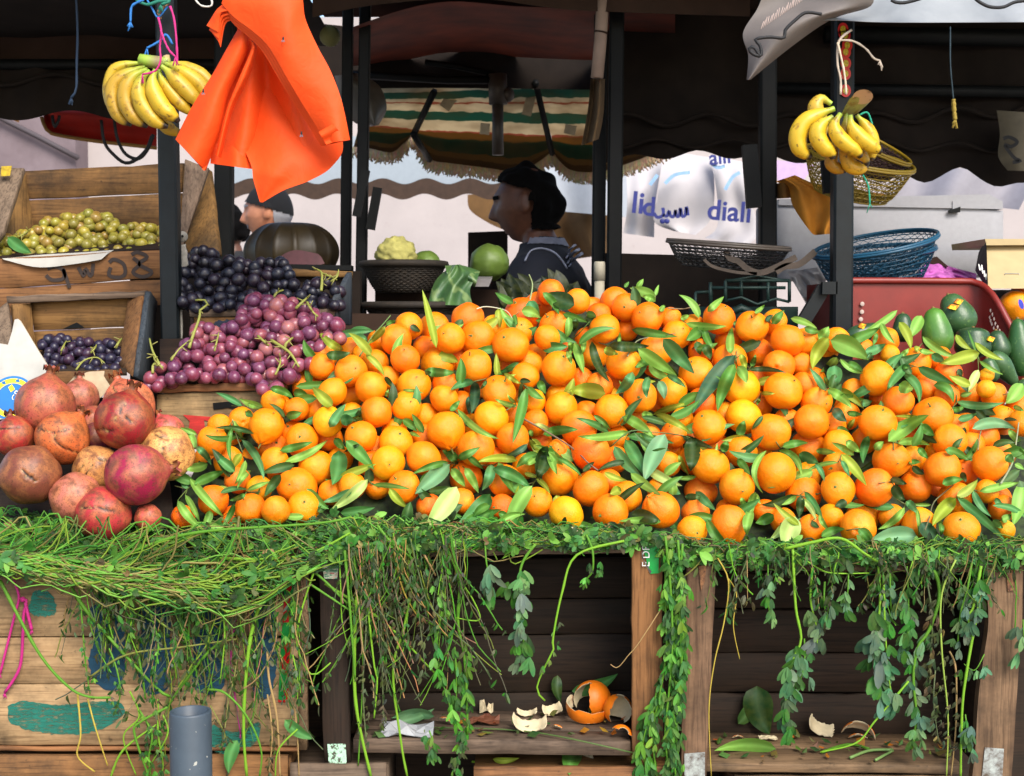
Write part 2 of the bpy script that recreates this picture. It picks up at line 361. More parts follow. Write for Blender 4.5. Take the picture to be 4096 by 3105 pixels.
def fruit_mesh(name, seed, neck=0, navel=0, ob=.96, tall=1, nu=40, nv=28, dim=.05):
    vs = []; rr = random.Random(seed)
    ox, oy = rr.random() * 50, rr.random() * 50
    for i in range(nv + 1):
        th = PI * i / nv
        for j in range(nu):
            ph = 2 * PI * j / nu
            d = Vector((math.sin(th) * math.cos(ph), math.sin(th) * math.sin(ph), math.cos(th)))
            r = 1 + .06 * noise.noise(d * 1.3 + Vector((ox, oy, 0))) + .012 * noise.noise(d * 4 + Vector((oy, ox, 3)))
            r -= dim * math.exp(-(th / .16) ** 2)
            if neck: r += neck * math.exp(-((th) / .42) ** 2) * (1 + .15 * math.cos(ph * 5)); r += .02 * neck * 6 * math.cos(ph * 7) * math.exp(-((th - .55) / .2) ** 2)
            if navel:
                a = PI - th
                r += .045 * math.exp(-((a - .24) / .07) ** 2) - .14 * math.exp(-(a / .12) ** 2) + .02 * math.exp(-((a - .45) / .12) ** 2) * math.cos(ph * 5)
            else: r -= .02 * math.exp(-((PI - th) / .2) ** 2)
            p = d * r; vs.append((p.x, p.y, p.z * ob * tall))
    fs = [(i * nu + j, (i + 1) * nu + j, (i + 1) * nu + (j + 1) % nu, i * nu + (j + 1) % nu) for i in range(nv) for j in range(nu)]
    me = bpy.data.meshes.new(name); me.from_pydata(vs, [], fs); me.polygons.foreach_set('use_smooth', [True] * len(fs)); return me
KINDS = {'': [fruit_mesh('orange', 1), fruit_mesh('orange', 2, ob=.93), fruit_mesh('orange', 3, ob=1.0), fruit_mesh('orange', 4, ob=.97, dim=.03)],
         'stalk': [fruit_mesh('orange', 5, ob=.95), fruit_mesh('orange', 6, ob=.97)], 'neck': [fruit_mesh('orange', 7, neck=.2)], 'navel': [fruit_mesh('orange', 8, navel=1)], 'tall': [fruit_mesh('orange', 9, tall=1.1, ob=1)]}
def stalk_mesh(ln, seed):
    b = MB(); rr = random.Random(seed)
    star = [Vector((math.cos(a) * (.085 if k % 2 else .13), math.sin(a) * (.085 if k % 2 else .13), .915)) for k, a in enumerate(np.linspace(0, 2 * PI, 11)[:-1])]
    b.add(star + [Vector((0, 0, .95))], [(i, (i + 1) % 10, 10) for i in range(10)], lin(104, 130, 60))
    b.tube([(0, 0, .90), (.01, .0, 1.0), (.04 * rr.random(), .06 * rr.random(), 1.0 + ln)], [.05, .038, .036], 6, lin(92, 110, 56))
    me = bpy.data.meshes.new('stalk'); me.from_pydata([tuple(v) for v in b.v], [], b.f)
    at = me.color_attributes.new('Col', 'FLOAT_COLOR', 'POINT')
    cc = np.ones((len(b.v), 4), dtype=np.float32); cc[:, :3] = np.array(b.c); at.data.foreach_set('color', cc.ravel())
    me.materials.append(TWIG); return me
STALKS = [stalk_mesh(.03, 1), stalk_mesh(.22, 2), stalk_mesh(.06, 3)]
ORDW = ['lowest', 'second', 'third', 'fourth', 'fifth', 'sixth', 'seventh', 'eighth', 'ninth', 'tenth', 'eleventh', 'twelfth', 'thirteenth', 'fourteenth', 'fifteenth', 'sixteenth', 'seventeenth', 'eighteenth', 'nineteenth', 'twentieth', 'twenty-first', 'twenty-second', 'twenty-third', 'twenty-fourth', 'twenty-fifth', 'twenty-sixth', 'twenty-seventh', 'twenty-eighth']
ORDL = ['leftmost', 'second from left', 'third from left', 'fourth from left', 'fifth from left', 'sixth from left', 'seventh from left', 'eighth from left', 'ninth from left', 'tenth from left', 'eleventh from left', 'twelfth from left'] + [f'{w} from left' for w in ('thirteenth', 'fourteenth', 'fifteenth', 'sixteenth', 'seventeenth', 'eighteenth', 'nineteenth', 'twentieth', 'twenty-first', 'twenty-second', 'twenty-third', 'twenty-fourth', 'twenty-fifth')]
LAND = [(690, 905, 'beside the pomegranates'), (905, 1040, 'below the red stencilled crate'), (1040, 1180, 'below the pink grapes'), (1180, 1330, 'below the last pink grapes'),
        (1330, 1480, 'below the two thin posts'), (1480, 1640, 'below the cauliflower basket'), (1640, 1800, 'below the cabbage leaf'), (1800, 1950, 'below the green cabbage'),
        (1950, 2090, "below the vendor's face"), (2090, 2230, "below the vendor's back"), (2230, 2380, 'left of the cream pipe'), (2380, 2520, 'just right of the cream pipe'), (2520, 2680, 'above the green-stickered post'),
        (2680, 2820, 'above the post with rusty hinge'), (2820, 2960, 'below the green scale'), (2960, 3120, 'below the right end of the scale'), (3120, 3260, 'below the yellow cloth'), (3260, 3420, 'below the banana pole'),
        (3420, 3560, 'just right of the banana pole'), (3560, 3700, 'below the blue baskets'), (3700, 3860, 'below the pale green avocado'), (3860, 4000, 'below the avocados with stickers'), (4000, 4300, "at the heap's right edge")]
CNAME = {'m': 'bright', 'd': 'deep', 'a': 'amber', 'y': 'yellowish', 's': 'reddish'}
cols = {}
for i, (o, c, R) in enumerate(PLACED):
    for li, (a, b, nm) in enumerate(LAND):
        if a <= o[0] < b or (li == 0 and o[0] < a): cols.setdefault(li, []).append(i)
rank = {}
for li, ids in cols.items():
    for k, i in enumerate(sorted(ids, key=lambda i: -PLACED[i][0][1])): rank[i] = (k, li, len(ids))
for i, (o, c, R) in enumerate(PLACED):
    kind = o[5]; rr = random.Random(i * 7 + 3)
    if not kind and rr.random() < .34 and o[3] < 2: kind = 'stalk'
    me = KINDS[kind][i % len(KINDS[kind])]
    ob = obj('orange', me); ob.location = c; ob.scale = tuple(R * rr.uniform(.955, 1.03) for _ in range(3))
    if not me.materials: me.materials.append(OM['m'])
    ob.material_slots[0].link = 'OBJECT'; ob.material_slots[0].material = OM[o[4]]
    if kind == 'navel': ax = Vector((-.35 if i % 2 else .3, -.85, -.05)) * -1 if True else None
    elif kind == 'neck': ax = Vector((rr.uniform(-.6, .6), -.35, .6 if o[0] > 2400 else -.7))
    elif kind == 'stalk': ax = Vector((rr.uniform(-.6, .6), -.6, rr.uniform(-.1, .8)))
    elif kind == 'tall': ax = Vector((.1, 0, 1))
    else: ax = Vector((rr.uniform(-1, 1), rr.uniform(-.2, 1), rr.uniform(-1, 1)))
    q = ax.normalized().to_track_quat('Z', 'Y') @ Quaternion((0, 0, 1), rr.uniform(0, 6.28))
    ob.rotation_mode = 'QUATERNION'; ob.rotation_quaternion = q
    if kind in ('stalk', 'neck'):
        st = obj('stalk', STALKS[i % 3], ob)
        if kind == 'neck': st.location = (0, 0, .17)
    k, li, n = rank[i]
    look = CNAME[o[4]] + ' orange'
    if o[5] == 'stalk': look += ' with stalk'
    elif kind == 'neck': look += ' with bulging neck'
    elif kind == 'navel': look += ' with open navel'
    elif o[2] < 45: look = 'small ' + look
    pos = LAND[li][2]
    lb = f"{look} {pos}, {'topmost' if k == n - 1 else ORDW[k]}{' up' if 0 < k < n - 1 else ''} in the heap"
    tag(ob, lb if len(lb.split()) < 17 else lb.replace(' in the heap', ''), 'orange', 'oranges heaped on the stall')
print('oranges', len(PLACED), 'fills', len(fills))
# sloped planks and litter of leaves that carry the heap
b = MB(); A = []; B2 = []
rows = []
for k in range(14):
    t = k / 13; row = []
    for x in range(560, 4300, 60):
        y = interp(HEAP_TOP, x) + 70 + (interp(HEAP_BOT, x) - interp(HEAP_TOP, x) - 70) * t
        Y = Yheap(x, y) + .1 + .012 * noise.noise(Vector((x / 90, y / 60, 0)))
        row.append(P(x, y, Y))
    rows.append(row)
b.grid(rows); b.grid([[p + Vector((0, .02, 0)) for p in r][::-1] for r in rows])
m = M('heap_litter'); m.base(m.ramp(m.noise(60, m.coord(), 4), [(.35, lin(16, 26, 12)), (.7, lin(52, 70, 30))])); m.set(Roughness=.8)
tag(b.build('display_board', m.m), 'sloping display board under the oranges, strewn with dark green leaf litter', 'display board')
# ================================================================ CITRUS LEAVES (base x,y  tip x,y  width  tint  [bend])
LF = {
1: "1860,550,1590,335,95,y 1765,400,2200,340,90,b 1670,600,1940,580,110,d 1070,745,1390,790,115,D 1030,950,1290,890,90,m 1050,980,1310,1090,95,m 1310,1020,1475,1060,110,m 1740,1180,1515,960,130,y 740,1170,455,1025,70,b 970,1180,710,1090,85,l 800,1150,940,1200,50,l 1210,1300,1040,1145,55,d 1230,1280,1405,1240,100,m 780,1240,860,1290,80,m 1710,1410,1890,1150,110,b 1830,1330,1980,1330,130,b 1980,1340,2040,1200,70,d 690,1510,325,1490,70,m 870,1480,430,1420,60,d 545,1430,820,1530,60,d",
2: "640,110,760,330,60,l 635,190,635,600,55,m 740,330,985,780,90,b 780,560,660,820,70,l 840,670,690,870,60,l 210,430,150,210,100,l 240,270,45,195,60,l 230,410,400,610,80,b 360,600,85,640,110,l 215,820,560,670,110,m 150,860,60,770,60,b 165,760,545,1190,100,l 30,1000,320,1330,100,l 115,940,275,1240,70,l 390,1110,300,1310,90,l 655,1040,520,1290,70,m 330,1260,540,1300,70,l 500,920,800,880,60,b 800,890,1060,790,60,l 1320,610,960,700,110,d 780,930,600,1000,60,m 1160,450,1530,350,90,m 1220,570,1690,330,90,l 1810,450,1740,830,200,M 1890,340,2200,660,150,m 2040,385,1870,470,40,D 2130,770,1720,1110,130,p 1960,880,1630,1020,90,b 1830,1140,2210,1080,110,M 1770,310,1880,440,90,m 1580,1130,1700,1060,70,d 1170,720,990,960,110,d",
3: "955,860,800,220,90,y 670,610,780,680,70,D 390,630,200,820,80,y 400,610,505,560,60,m 0,690,260,680,90,b 60,730,200,790,70,b 175,935,385,1180,80,y 385,1180,490,1310,60,d 585,1330,815,1365,40,l 830,1110,1170,1130,110,m 830,1130,930,1180,60,d 1810,370,1605,250,85,m 1970,350,2100,510,110,b 1640,430,1660,640,90,y 1815,490,1850,620,50,m 1770,570,1850,610,40,m 1370,1240,1110,1330,90,b 1370,1230,1340,1590,120,B 1310,1400,1320,1600,70,B 1640,1150,1815,1070,60,m 1700,1140,1890,1260,60,y 1880,1230,2000,1240,60,D 1510,1220,1440,1320,40,d 1960,1290,2150,1430,90,m 2095,1220,2165,1370,90,m 1890,1260,1850,1450,50,b 1945,1310,1800,1913,115,m 1840,1510,1595,1420,60,l 1830,1470,1740,1370,40,l 400,1400,430,1320,40,l 1110,1560,1220,1440,70,m 1190,1540,1650,1868,80,l",
4: "1270,150,1350,190,60,B 580,110,740,240,90,m 660,250,780,300,40,l 250,830,680,880,60,l 1090,580,690,710,80,m 1100,600,720,930,190,g 1180,570,1020,450,110,m 1190,540,1440,410,90,m 1850,560,1400,580,95,y 1300,510,1480,660,70,m 1120,650,1270,850,110,l 1270,640,1420,920,100,l 1560,600,1460,890,120,b 1640,580,1815,910,110,m 1580,650,2000,870,140,M 1960,380,1730,500,70,B 1180,850,830,1310,230,p 1550,930,1200,1250,190,M 1000,1220,1240,1180,100,m 1260,1240,1680,1100,110,m 1540,1250,1800,1245,60,m 1350,1270,1680,1330,90,y 2015,840,1750,1400,180,l 870,900,1110,850,90,d 1090,1150,1250,1050,110,d 2080,490,1840,640,110,m 1990,330,2110,550,70,y 2180,450,2060,760,140,D 1930,700,2090,750,50,y 2060,760,2212,930,60,y 440,870,640,1080,100,y 1130,1400,1430,1220,70,n 1640,1140,1760,1210,80,m",
5: "545,390,230,260,200,D 195,250,375,500,90,m 45,340,160,510,130,b 420,490,690,580,80,m 680,490,790,520,80,m 480,520,450,760,90,l 560,530,520,690,70,d 490,790,500,940,60,l 460,900,515,1050,60,l 545,800,650,1150,100,l 640,720,640,930,70,l 740,790,945,1250,100,D 930,830,1380,840,120,D 870,880,1020,930,100,y 1040,830,1050,690,40,l 1180,660,1690,740,100,m 1250,870,1680,1170,150,l 1530,760,1875,1150,170,b 1570,1160,1780,1300,70,b 1360,960,1210,1080,80,m 1190,1130,1000,1370,120,b 1370,1180,1350,1420,90,b 1480,1230,1540,1430,110,g 890,1370,480,1340,190,y 1440,300,1160,200,120,l 1240,200,1310,100,60,l 1440,350,1300,290,90,l 1440,290,1480,165,40,l 1500,460,1550,390,60,l 1100,190,1150,130,40,m 2020,460,2200,295,80,l 1780,590,2230,620,90,l 1960,640,1780,780,130,m 1980,640,2095,880,80,m 1900,790,1940,940,90,d 1980,830,2050,990,110,d 1420,1600,1810,1470,70,y 1440,1590,1850,1820,90,y 1720,540,1820,500,60,l 1290,1590,1420,1600,80,l",
6: "930,250,560,90,80,M 760,60,950,230,60,m 1160,240,580,290,100,l 200,270,590,220,110,m 280,250,100,150,60,p 1080,70,1430,310,120,l 1080,90,1230,190,70,m 1130,290,1650,370,100,M 60,220,90,300,50,l 80,320,180,550,90,y 140,490,0,610,80,l 250,400,160,780,130,D 280,400,360,720,100,l 330,520,630,740,60,m 640,680,770,570,60,D 1120,580,810,670,70,D 990,400,1290,740,130,b 1110,330,1330,730,150,M 1280,270,1350,500,60,l 1550,270,1320,790,220,g 1340,640,1740,840,110,p 1600,840,1720,930,100,b 1170,700,1510,950,110,l 1060,860,940,930,110,y 880,690,1130,780,80,y 1840,310,1830,680,190,D 1740,290,2080,420,80,D 1700,500,1810,720,60,y 1890,740,1650,750,50,l 1180,1150,1500,1230,150,D 1500,1240,1040,1230,90,l 1770,960,1960,960,80,d 1890,900,2110,1110,100,b",
7: "1080,320,1210,170,100,m 1010,290,1085,220,60,B 880,200,990,110,50,l 1280,260,1570,370,80,l 1430,360,1610,410,80,m 1590,490,1700,350,130,l 1700,480,1520,820,160,y 1720,500,2140,720,230,l 1790,690,1610,850,100,l 1770,780,1760,1040,180,b 1660,1060,1490,810,80,b 1650,910,1720,1040,50,l 1680,1050,1960,1260,110,l 1810,1040,2090,1260,90,y 2050,1200,2180,1170,80,b 620,650,630,360,100,l 665,665,195,1310,190,B 665,760,470,1290,150,m 730,650,790,830,80,y 690,790,790,980,120,l 810,830,1230,860,60,D 840,790,890,660,60,m 945,1085,1105,1090,45,y 940,1150,910,1220,40,l 970,1340,850,1490,60,d 1830,710,2080,870,60,l 1900,760,2080,850,90,m 1760,1250,1900,1400,120,B 1900,1300,2070,1320,70,m 1920,1480,1990,1370,60,y",
8: "710,290,770,115,110,m 520,460,570,330,100,m 690,540,830,720,90,m 1010,450,970,920,70,l,.24 1150,450,1400,730,90,l,-.2 1370,490,1590,590,130,M 1190,410,1470,365,90,m 1800,580,1420,700,50,l 1550,600,1650,790,60,b 1560,450,1780,470,70,l 1980,500,1730,360,80,l 1890,340,2050,470,100,l 2140,290,2080,590,100,M 1840,490,2120,840,120,y 1840,560,1930,740,60,b 350,1200,720,1620,110,m 730,970,760,1130,60,l 890,910,840,1210,90,l 890,920,950,1040,50,l 850,1100,800,1390,120,l 1340,940,950,1050,100,D 1345,950,1180,1050,60,l 1390,950,1370,1190,100,D 1400,980,1560,1220,70,p 1430,900,1640,1230,80,M 1600,1160,1710,1330,60,l 1510,1230,1600,1300,60,d 1090,1160,890,1250,130,m 1330,1180,1230,1560,240,p 1210,1250,1050,1430,90,p 1300,1190,1200,1330,60,d 1620,1400,1880,1320,100,m 1900,1010,1770,1060,100,D 2030,1310,2180,1500,90,m",
9: "810,170,390,440,80,l 635,310,790,540,80,l 580,420,540,560,50,m 450,630,680,540,110,b 480,660,550,700,80,b 830,300,960,600,110,y 1080,230,960,470,140,l 260,510,620,360,120,m 1090,460,1480,690,90,l 1720,640,1280,760,150,y 1460,440,1630,600,80,y 1670,525,1990,720,80,y 1680,620,1590,390,30,m 1050,610,1220,640,60,l 1000,610,1060,580,70,y 850,670,940,590,60,l 1190,660,1340,740,100,b 1720,730,1980,880,50,l 930,770,695,1060,110,M 740,780,940,810,70,m 1040,800,1440,990,120,M 870,870,1050,1200,100,M,-.2 830,990,990,1040,150,l 1210,1000,1430,1190,110,m,-.25 1710,830,1590,1080,100,p 1470,900,1590,1080,100,B 1480,820,1530,900,70,B 1470,1180,1990,1190,90,b 2195,980,2010,1200,180,l 1510,1110,1640,1080,60,l 1410,1270,1560,1230,60,m 1480,1370,1690,1310,80,b 1700,1210,1900,1330,120,D 1680,1280,1800,1400,90,D 1640,1480,2120,1490,130,g,-.15 1990,1380,2140,1390,40,B 1040,1350,780,1340,40,y 710,1620,1165,1325,170,l 1070,1440,1220,1560,110,m 1030,1530,1250,1640,100,D 2090,1240,2212,1290,60,l",
10: "820,370,1170,390,90,l 560,440,660,350,90,l 1040,420,1150,540,80,m 940,590,1070,580,60,m 980,620,1110,710,80,D 735,760,920,820,80,D 770,830,900,1000,120,D 1310,820,1540,770,100,m 1340,440,1600,560,100,m 1430,440,1540,310,70,d 1560,560,1700,310,70,m 1520,690,1570,800,70,D 1470,950,1700,770,110,y 1460,980,1200,1280,160,y 1480,980,2010,1450,110,M 1480,970,1700,1120,50,l 1720,900,2170,800,90,l 2200,800,2090,1280,190,l 1650,890,1850,1180,80,b 1900,970,2000,1090,70,b 1960,1220,2070,1150,90,l 1870,1220,1980,1310,80,m 910,1010,1020,1140,90,b 1180,1050,950,1040,40,l 890,1080,600,1320,90,l 1020,1080,1050,1400,50,l 1030,1400,510,1450,240,g 1080,1240,1300,1430,170,B 400,1310,540,1510,100,l 490,1530,690,1659,170,b 1280,1220,1290,1400,60,m 1370,1400,1280,1480,80,m 1040,1420,1210,1540,80,m 2110,600,2212,660,60,l 2040,220,2212,420,80,l 2010,500,2100,580,100,m"}
LC = {'d': lin(52, 92, 40), 'm': lin(74, 130, 48), 'l': lin(118, 168, 68), 'y': lin(140, 160, 46), 'b': lin(72, 134, 76), 'B': lin(40, 84, 56), 'p': lin(170, 198, 110), 'M': lin(66, 128, 62), 'D': lin(32, 66, 26), 'n': lin(120, 84, 62), 'g': lin(96, 144, 98)}
LN = {'d': 'dark green', 'm': 'mid green', 'l': 'light green', 'y': 'yellow-green', 'b': 'bluish green', 'B': 'dark bluish', 'p': 'pale green', 'M': 'glossy green', 'D': 'very dark green', 'n': 'dry brown', 'g': 'grey-green'}
leaves = []
for k, s in LF.items():
    for it in s.split():
        p = it.split(','); ox, oy = ZT[k]
        leaves.append(dict(b=(ox + float(p[0]) * ZS, oy + float(p[1]) * ZS), t=(ox + float(p[2]) * ZS, oy + float(p[3]) * ZS), w=float(p[4]) * ZS, c=p[5], bend=float(p[6]) if len(p) > 6 else random.uniform(-.1, .1)))
def bl(mb, b, t, w, col, bend=0, fy=None, fold=.35, n=10, lift=.004, seed=0, mid=None, bow=0.0):
    """one leaf from photograph base to tip, laid over whatever fy finds there; V-folded with a paler midrib"""
    rr = random.Random(seed)
    (x0, y0), (x1, y1) = b, t; dx, dy = x1 - x0, y1 - y0; L = math.hypot(dx, dy); nx, ny = -dy / L, dx / L
    cen = []
    for i in range(n + 1):
        s = i / n; off = bend * L * 4 * s * (1 - s); cen.append((x0 + dx * s + nx * off, y0 + dy * s + ny * off))
    Ys = np.array([min(fy(*c), fy(c[0] + nx * w * .3, c[1] + ny * w * .3), fy(c[0] - nx * w * .3, c[1] - ny * w * .3)) for c in cen]) - lift
    s = np.linspace(0, 1, n + 1); co = np.polyfit(s, Ys, 3); fit = np.polyval(co, s); d = (fit - Ys).max(); fit = fit - max(d * 1.0, 0)
    bow = rr.uniform(0, .012); fit = fit - bow * np.sin(s * PI) + (bow * .6 if rr.random() < .5 else 0) * s ** 2
    rows = []; cols = []; tl = rr.uniform(-.5, .5); mid = mid or tuple(min(1, c * 1.5 + .03) for c in col)
    edge_in = rr.uniform(.3, 1.0) * fold; wav = rr.uniform(0, 6)
    for i in range(n + 1):
        si = i / n; ww = .5 * w * 2.5 * (si ** .55) * ((1 - si) ** .95) * 1.02 + .6
        if i == n: ww = .4
        tx = cen[min(i + 1, n)][0] - cen[max(i - 1, 0)][0]; ty = cen[min(i + 1, n)][1] - cen[max(i - 1, 0)][1]; tt = math.hypot(tx, ty) or 1
        mx, my = -ty / tt, tx / tt; row = []
        for v in (-1, -.5, -.06, .06, .5, 1):
            kx = ww * v; Yo = mpp(3.1) * ww * (abs(v) * edge_in * -1 + v * tl + .12 * math.sin(wav + si * 9 + v * 2) * abs(v))
            row.append(P(cen[i][0] + mx * kx, cen[i][1] + my * kx, fit[i] + Yo))
            k = rr.uniform(.94, 1.06)
            cols.append(mid if abs(v) < .1 else tuple(c * k for c in col))
        rows.append(row)
    mb.grid(rows, cols)
    return fit
# leaves that share a twig make one sprig
par = list(range(len(leaves)))
def find(i):
    while par[i] != i: i = par[i]
    return i
for i in range(len(leaves)):
    for j in range(i):
        if math.dist(leaves[i]['b'], leaves[j]['b']) < 42: par[find(i)] = find(j)
sprigs = {}
for i in range(len(leaves)): sprigs.setdefault(find(i), []).append(i)
def land_of(px):
    for a, b_, nm in LAND:
        if px < b_: return nm
    return LAND[-1][2]
info = []
for r, ids in sprigs.items():
    bx = sum(leaves[i]['b'][0] for i in ids) / len(ids); by = sum(leaves[i]['b'][1] for i in ids) / len(ids)
    info.append((ids, bx, by))
def hgt(px, py):
    t, bt = interp(HEAP_TOP, px), interp(HEAP_BOT, px); return min(.999, max(0, (bt - py) / max(bt - t, 1)))
DIRN = lambda l: ('upward' if l['t'][1] < l['b'][1] - abs(l['t'][0] - l['b'][0]) else 'downward' if l['t'][1] > l['b'][1] + abs(l['t'][0] - l['b'][0]) else 'left' if l['t'][0] < l['b'][0] else 'right')
used = {}
bycol = {}
for k, (ids, bx, by) in enumerate(info): bycol.setdefault(land_of(bx), []).append((by, k))
rk = {}
for nm, l in bycol.items():
    for q, (by, k) in enumerate(sorted(l, reverse=True)): rk[k] = (q, len(l))
for k, (ids, bx, by) in enumerate(info):
    l0 = leaves[ids[0]]; pos = land_of(bx); q, n = rk[k]
    ordw = 'topmost' if q == n - 1 and n > 1 else ORDW[q]
    if len(ids) == 1:
        m = MB(); bl(m, l0['b'], l0['t'], l0['w'], LC[l0['c']], l0['bend'], frontY, seed=k, fold=random.uniform(.3, .9))
        loc = P(l0['b'][0], l0['b'][1], frontY(*l0['b']))
        o = m.build('orange_leaf', LEAF, loc=loc)
        tag(o, f"single {LN[l0['c']]} leaf pointing {DIRN(l0)}, {ordw}{' up' if 0 < q < n - 1 else ''} {pos}", 'leaf', 'loose citrus leaves on the oranges')
    else:
        loc = P(bx, by, min(frontY(*leaves[i]['b']) for i in ids))
        o = thing('orange_sprig', loc, f"sprig of {('two', 'three', 'four', 'five', 'six', 'seven', 'eight', 'nine', 'ten', 'eleven', 'twelve')[min(len(ids), 12) - 2]} {LN[l0['c']]} leaves, {ordw}{' up' if 0 < q < n - 1 else ''} {pos}", 'sprig', 'leafy citrus sprigs on the oranges')
        for i in ids:
            l = leaves[i]; m = MB(); bl(m, l['b'], l['t'], l['w'], LC[l['c']], l['bend'], frontY, seed=k * 31 + i, fold=random.uniform(.3, .9)); m.build('leaf', LEAF, o)
        pts = sorted([leaves[i]['b'] for i in ids]); m = MB()
        hub = P(bx, by, frontY(bx, by) - .006)
        for p in pts:
            if math.dist(p, (bx, by)) > 3: m.tube([hub, P(p[0], p[1], frontY(*p) - .005)], [.0014, .0009], 5, lin(90, 110, 52))
        a = random.uniform(0, 6.28); e = (bx + 55 * math.cos(a), by + 30 * math.sin(a))
        m.tube([hub, P(e[0], e[1], frontY(*e) - .005)], [.0016, .0013], 5, lin(96, 104, 60)); m.build('stem', TWIG, o)
# longer bare twigs lying across the fruit
TWG = [("grey-brown twig lying diagonally across the middle of the heap", [(2080, 1668), (2200, 1735), (2300, 1800), (2350, 1850), (2392, 1882)], 7, lin(120, 96, 80)),
       ("green twig reaching right through the grey-green leaves above the stickered post", [(2440, 1790), (2520, 1726), (2600, 1728), (2720, 1740), (2760, 1752)], 5, lin(84, 110, 64)),
       ("short grey twig forking below the cream pipe", [(2510, 1425), (2550, 1363), (2640, 1345), (2700, 1335)], 5, lin(120, 128, 100)),
       ("thin white dry stem arching over the crest oranges", [(1907, 1236), (1940, 1227), (1990, 1233), (2030, 1247), (2055, 1285)], 4, lin(206, 206, 180)),
       ("green twig slanting up to a cut white end", [(2285, 1362), (2320, 1330), (2358, 1287)], 5, lin(108, 150, 84)),
       ("brown twig lying level on the crest beside the scale", [(2672, 1233), (2730, 1236), (2770, 1228), (2800, 1220)], 5, lin(140, 118, 90)),
       ("pale green stalk rising at the heap's left end", [(930, 1680), (945, 1740), (970, 1810)], 5, lin(150, 170, 120)),
       ("long curved grey twig at the heap's right edge", [(4003, 1935), (4050, 1850), (4066, 1760), (4075, 1690)], 7, lin(140, 150, 120)),
       ("upright thin twig left of the grey-green leaf", [(3912, 1800), (3918, 1750), (3930, 1700)], 5, lin(110, 120, 84)),
       ("forked dark stalk among leaves beside the front orange", [(3700, 2120), (3718, 2070), (3735, 2010), (3790, 1960), (3812, 1940)], 5, lin(90, 96, 70)),
       ("green stalk on the heap's left shoulder", [(1438, 1425), (1490, 1345), (1530, 1300), (1562, 1262)], 6, lin(96, 128, 70)),
       ("pair of dry green stalks above the topmost orange", [(2120, 1200), (2130, 1140), (2116, 1098)], 6, lin(140, 158, 110))]
for lab, pts, w, c in TWG:
    m = MB(); q = resample([Vector((x, y, 0)) for x, y in pts], 14); base = frontY(*pts[-1])
    Y = np.array([frontY(p.x, p.y) for p in q]) - .012; s = np.linspace(0, 1, 14); fit = np.polyval(np.polyfit(s, Y, 2), s); fit -= max((fit - Y).max() * .6, 0)
    m.tube([P(p.x, p.y, y) for p, y in zip(q, fit)], [mpp(3.1) * w * (.6 - .2 * t) for t in s], 6, c)
    o = m.build('twig', TWIG, loc=P(pts[0][0], pts[0][1], fit[0])); tag(o, lab, 'twig')
m = MB(); random.seed(5)
for k in range(190):
    x = random.uniform(680, 4120); y = random.uniform(1180, 2150)
    if y < interp(HEAP_TOP, x) + 30 or y > interp(HEAP_BOT, x) + 20: continue
    a = random.uniform(0, 6.28); L = random.uniform(80, 170); Y0 = Yheap(x, y) + random.uniform(-.012, .02); sl = random.uniform(-.0003, .0003)
    bl(m, (x, y), (x + L * math.cos(a), y + L * math.sin(a) * .8), random.uniform(26, 46), LC[random.choice('mmdlMDy')], random.uniform(-.15, .15), lambda px, py: Y0 + (px - x) * sl, seed=k, fold=random.uniform(.3, .9))
tag(m.build('leaf_litter', LEAF, loc=P(2400, 1800, 3.1)), 'loose green citrus leaves tucked everywhere between the oranges', 'leaves', None, 'stuff')
print('leaves', len(leaves), 'sprigs', len(sprigs))
# ================================================================ FRONT CRATES
FY = 2.80; K_ = .633
Z1, Z2, Z3 = (0, 2050, 1400 / 2212), (1300, 2050, 1400 / 2212), (2700, 2050, 1396 / 2212)
def zp(z, x, y): return (z[0] + x * z[2], z[1] + y * z[2])
def paint_mat(name, col, worn=.35):
    m = M(name); n = m.noise(26, m.coord((1, 1, 6)), 5, .7)
    m.base(m.ramp(n, [(.3, tuple(c * .7 for c in col)), (.75, tuple(min(1, c * 1.35) for c in col))])); m.set(Roughness=.8)
    n2 = m.noise(40, m.coord((1, 1, 5)), 5, .75)
    tr = m.n('ShaderNodeBsdfTransparent'); mx = m.n('ShaderNodeMixShader'); m.l(m.ramp(n2, [(1 - worn - .08, (0, 0, 0)), (1 - worn + .12, (1, 1, 1))]), mx.inputs[0])
    m.l(m.b.outputs[0], mx.inputs[1]); m.l(tr.outputs[0], mx.inputs[2]); m.l(mx.outputs[0], m.out.inputs[0]); return m.m
def decal(name, polys, Yf, mat, parent, smooth=3, jit=4.0):
    """painted shape: outlines in photograph points laid 1.5 mm proud of a surface given by Yf"""
    m = MB()
    for k_, poly in enumerate(polys):
        if k_: decal(name, [poly], Yf, mat, parent, smooth, jit); continue
        pts = [Vector((x, y, 0)) for x, y in poly]
        q = resample(pts + [pts[0]], max(24, len(pts) * 8))[:-1] if smooth else pts
        q = [p + Vector((random.uniform(-jit, jit), random.uniform(-jit, jit), 0)) for p in q]
        vs = [P(p.x, p.y, Yf(p.x, p.y) - .0015) for p in q]
        m.add(vs, [tuple(range(len(vs)))])
    o = m.build(name, mat, parent, smooth=False)
    bm = bmesh.new(); bm.from_mesh(o.data); bmesh.ops.triangulate(bm, faces=bm.faces); bm.to_mesh(o.data); bm.free(); return o
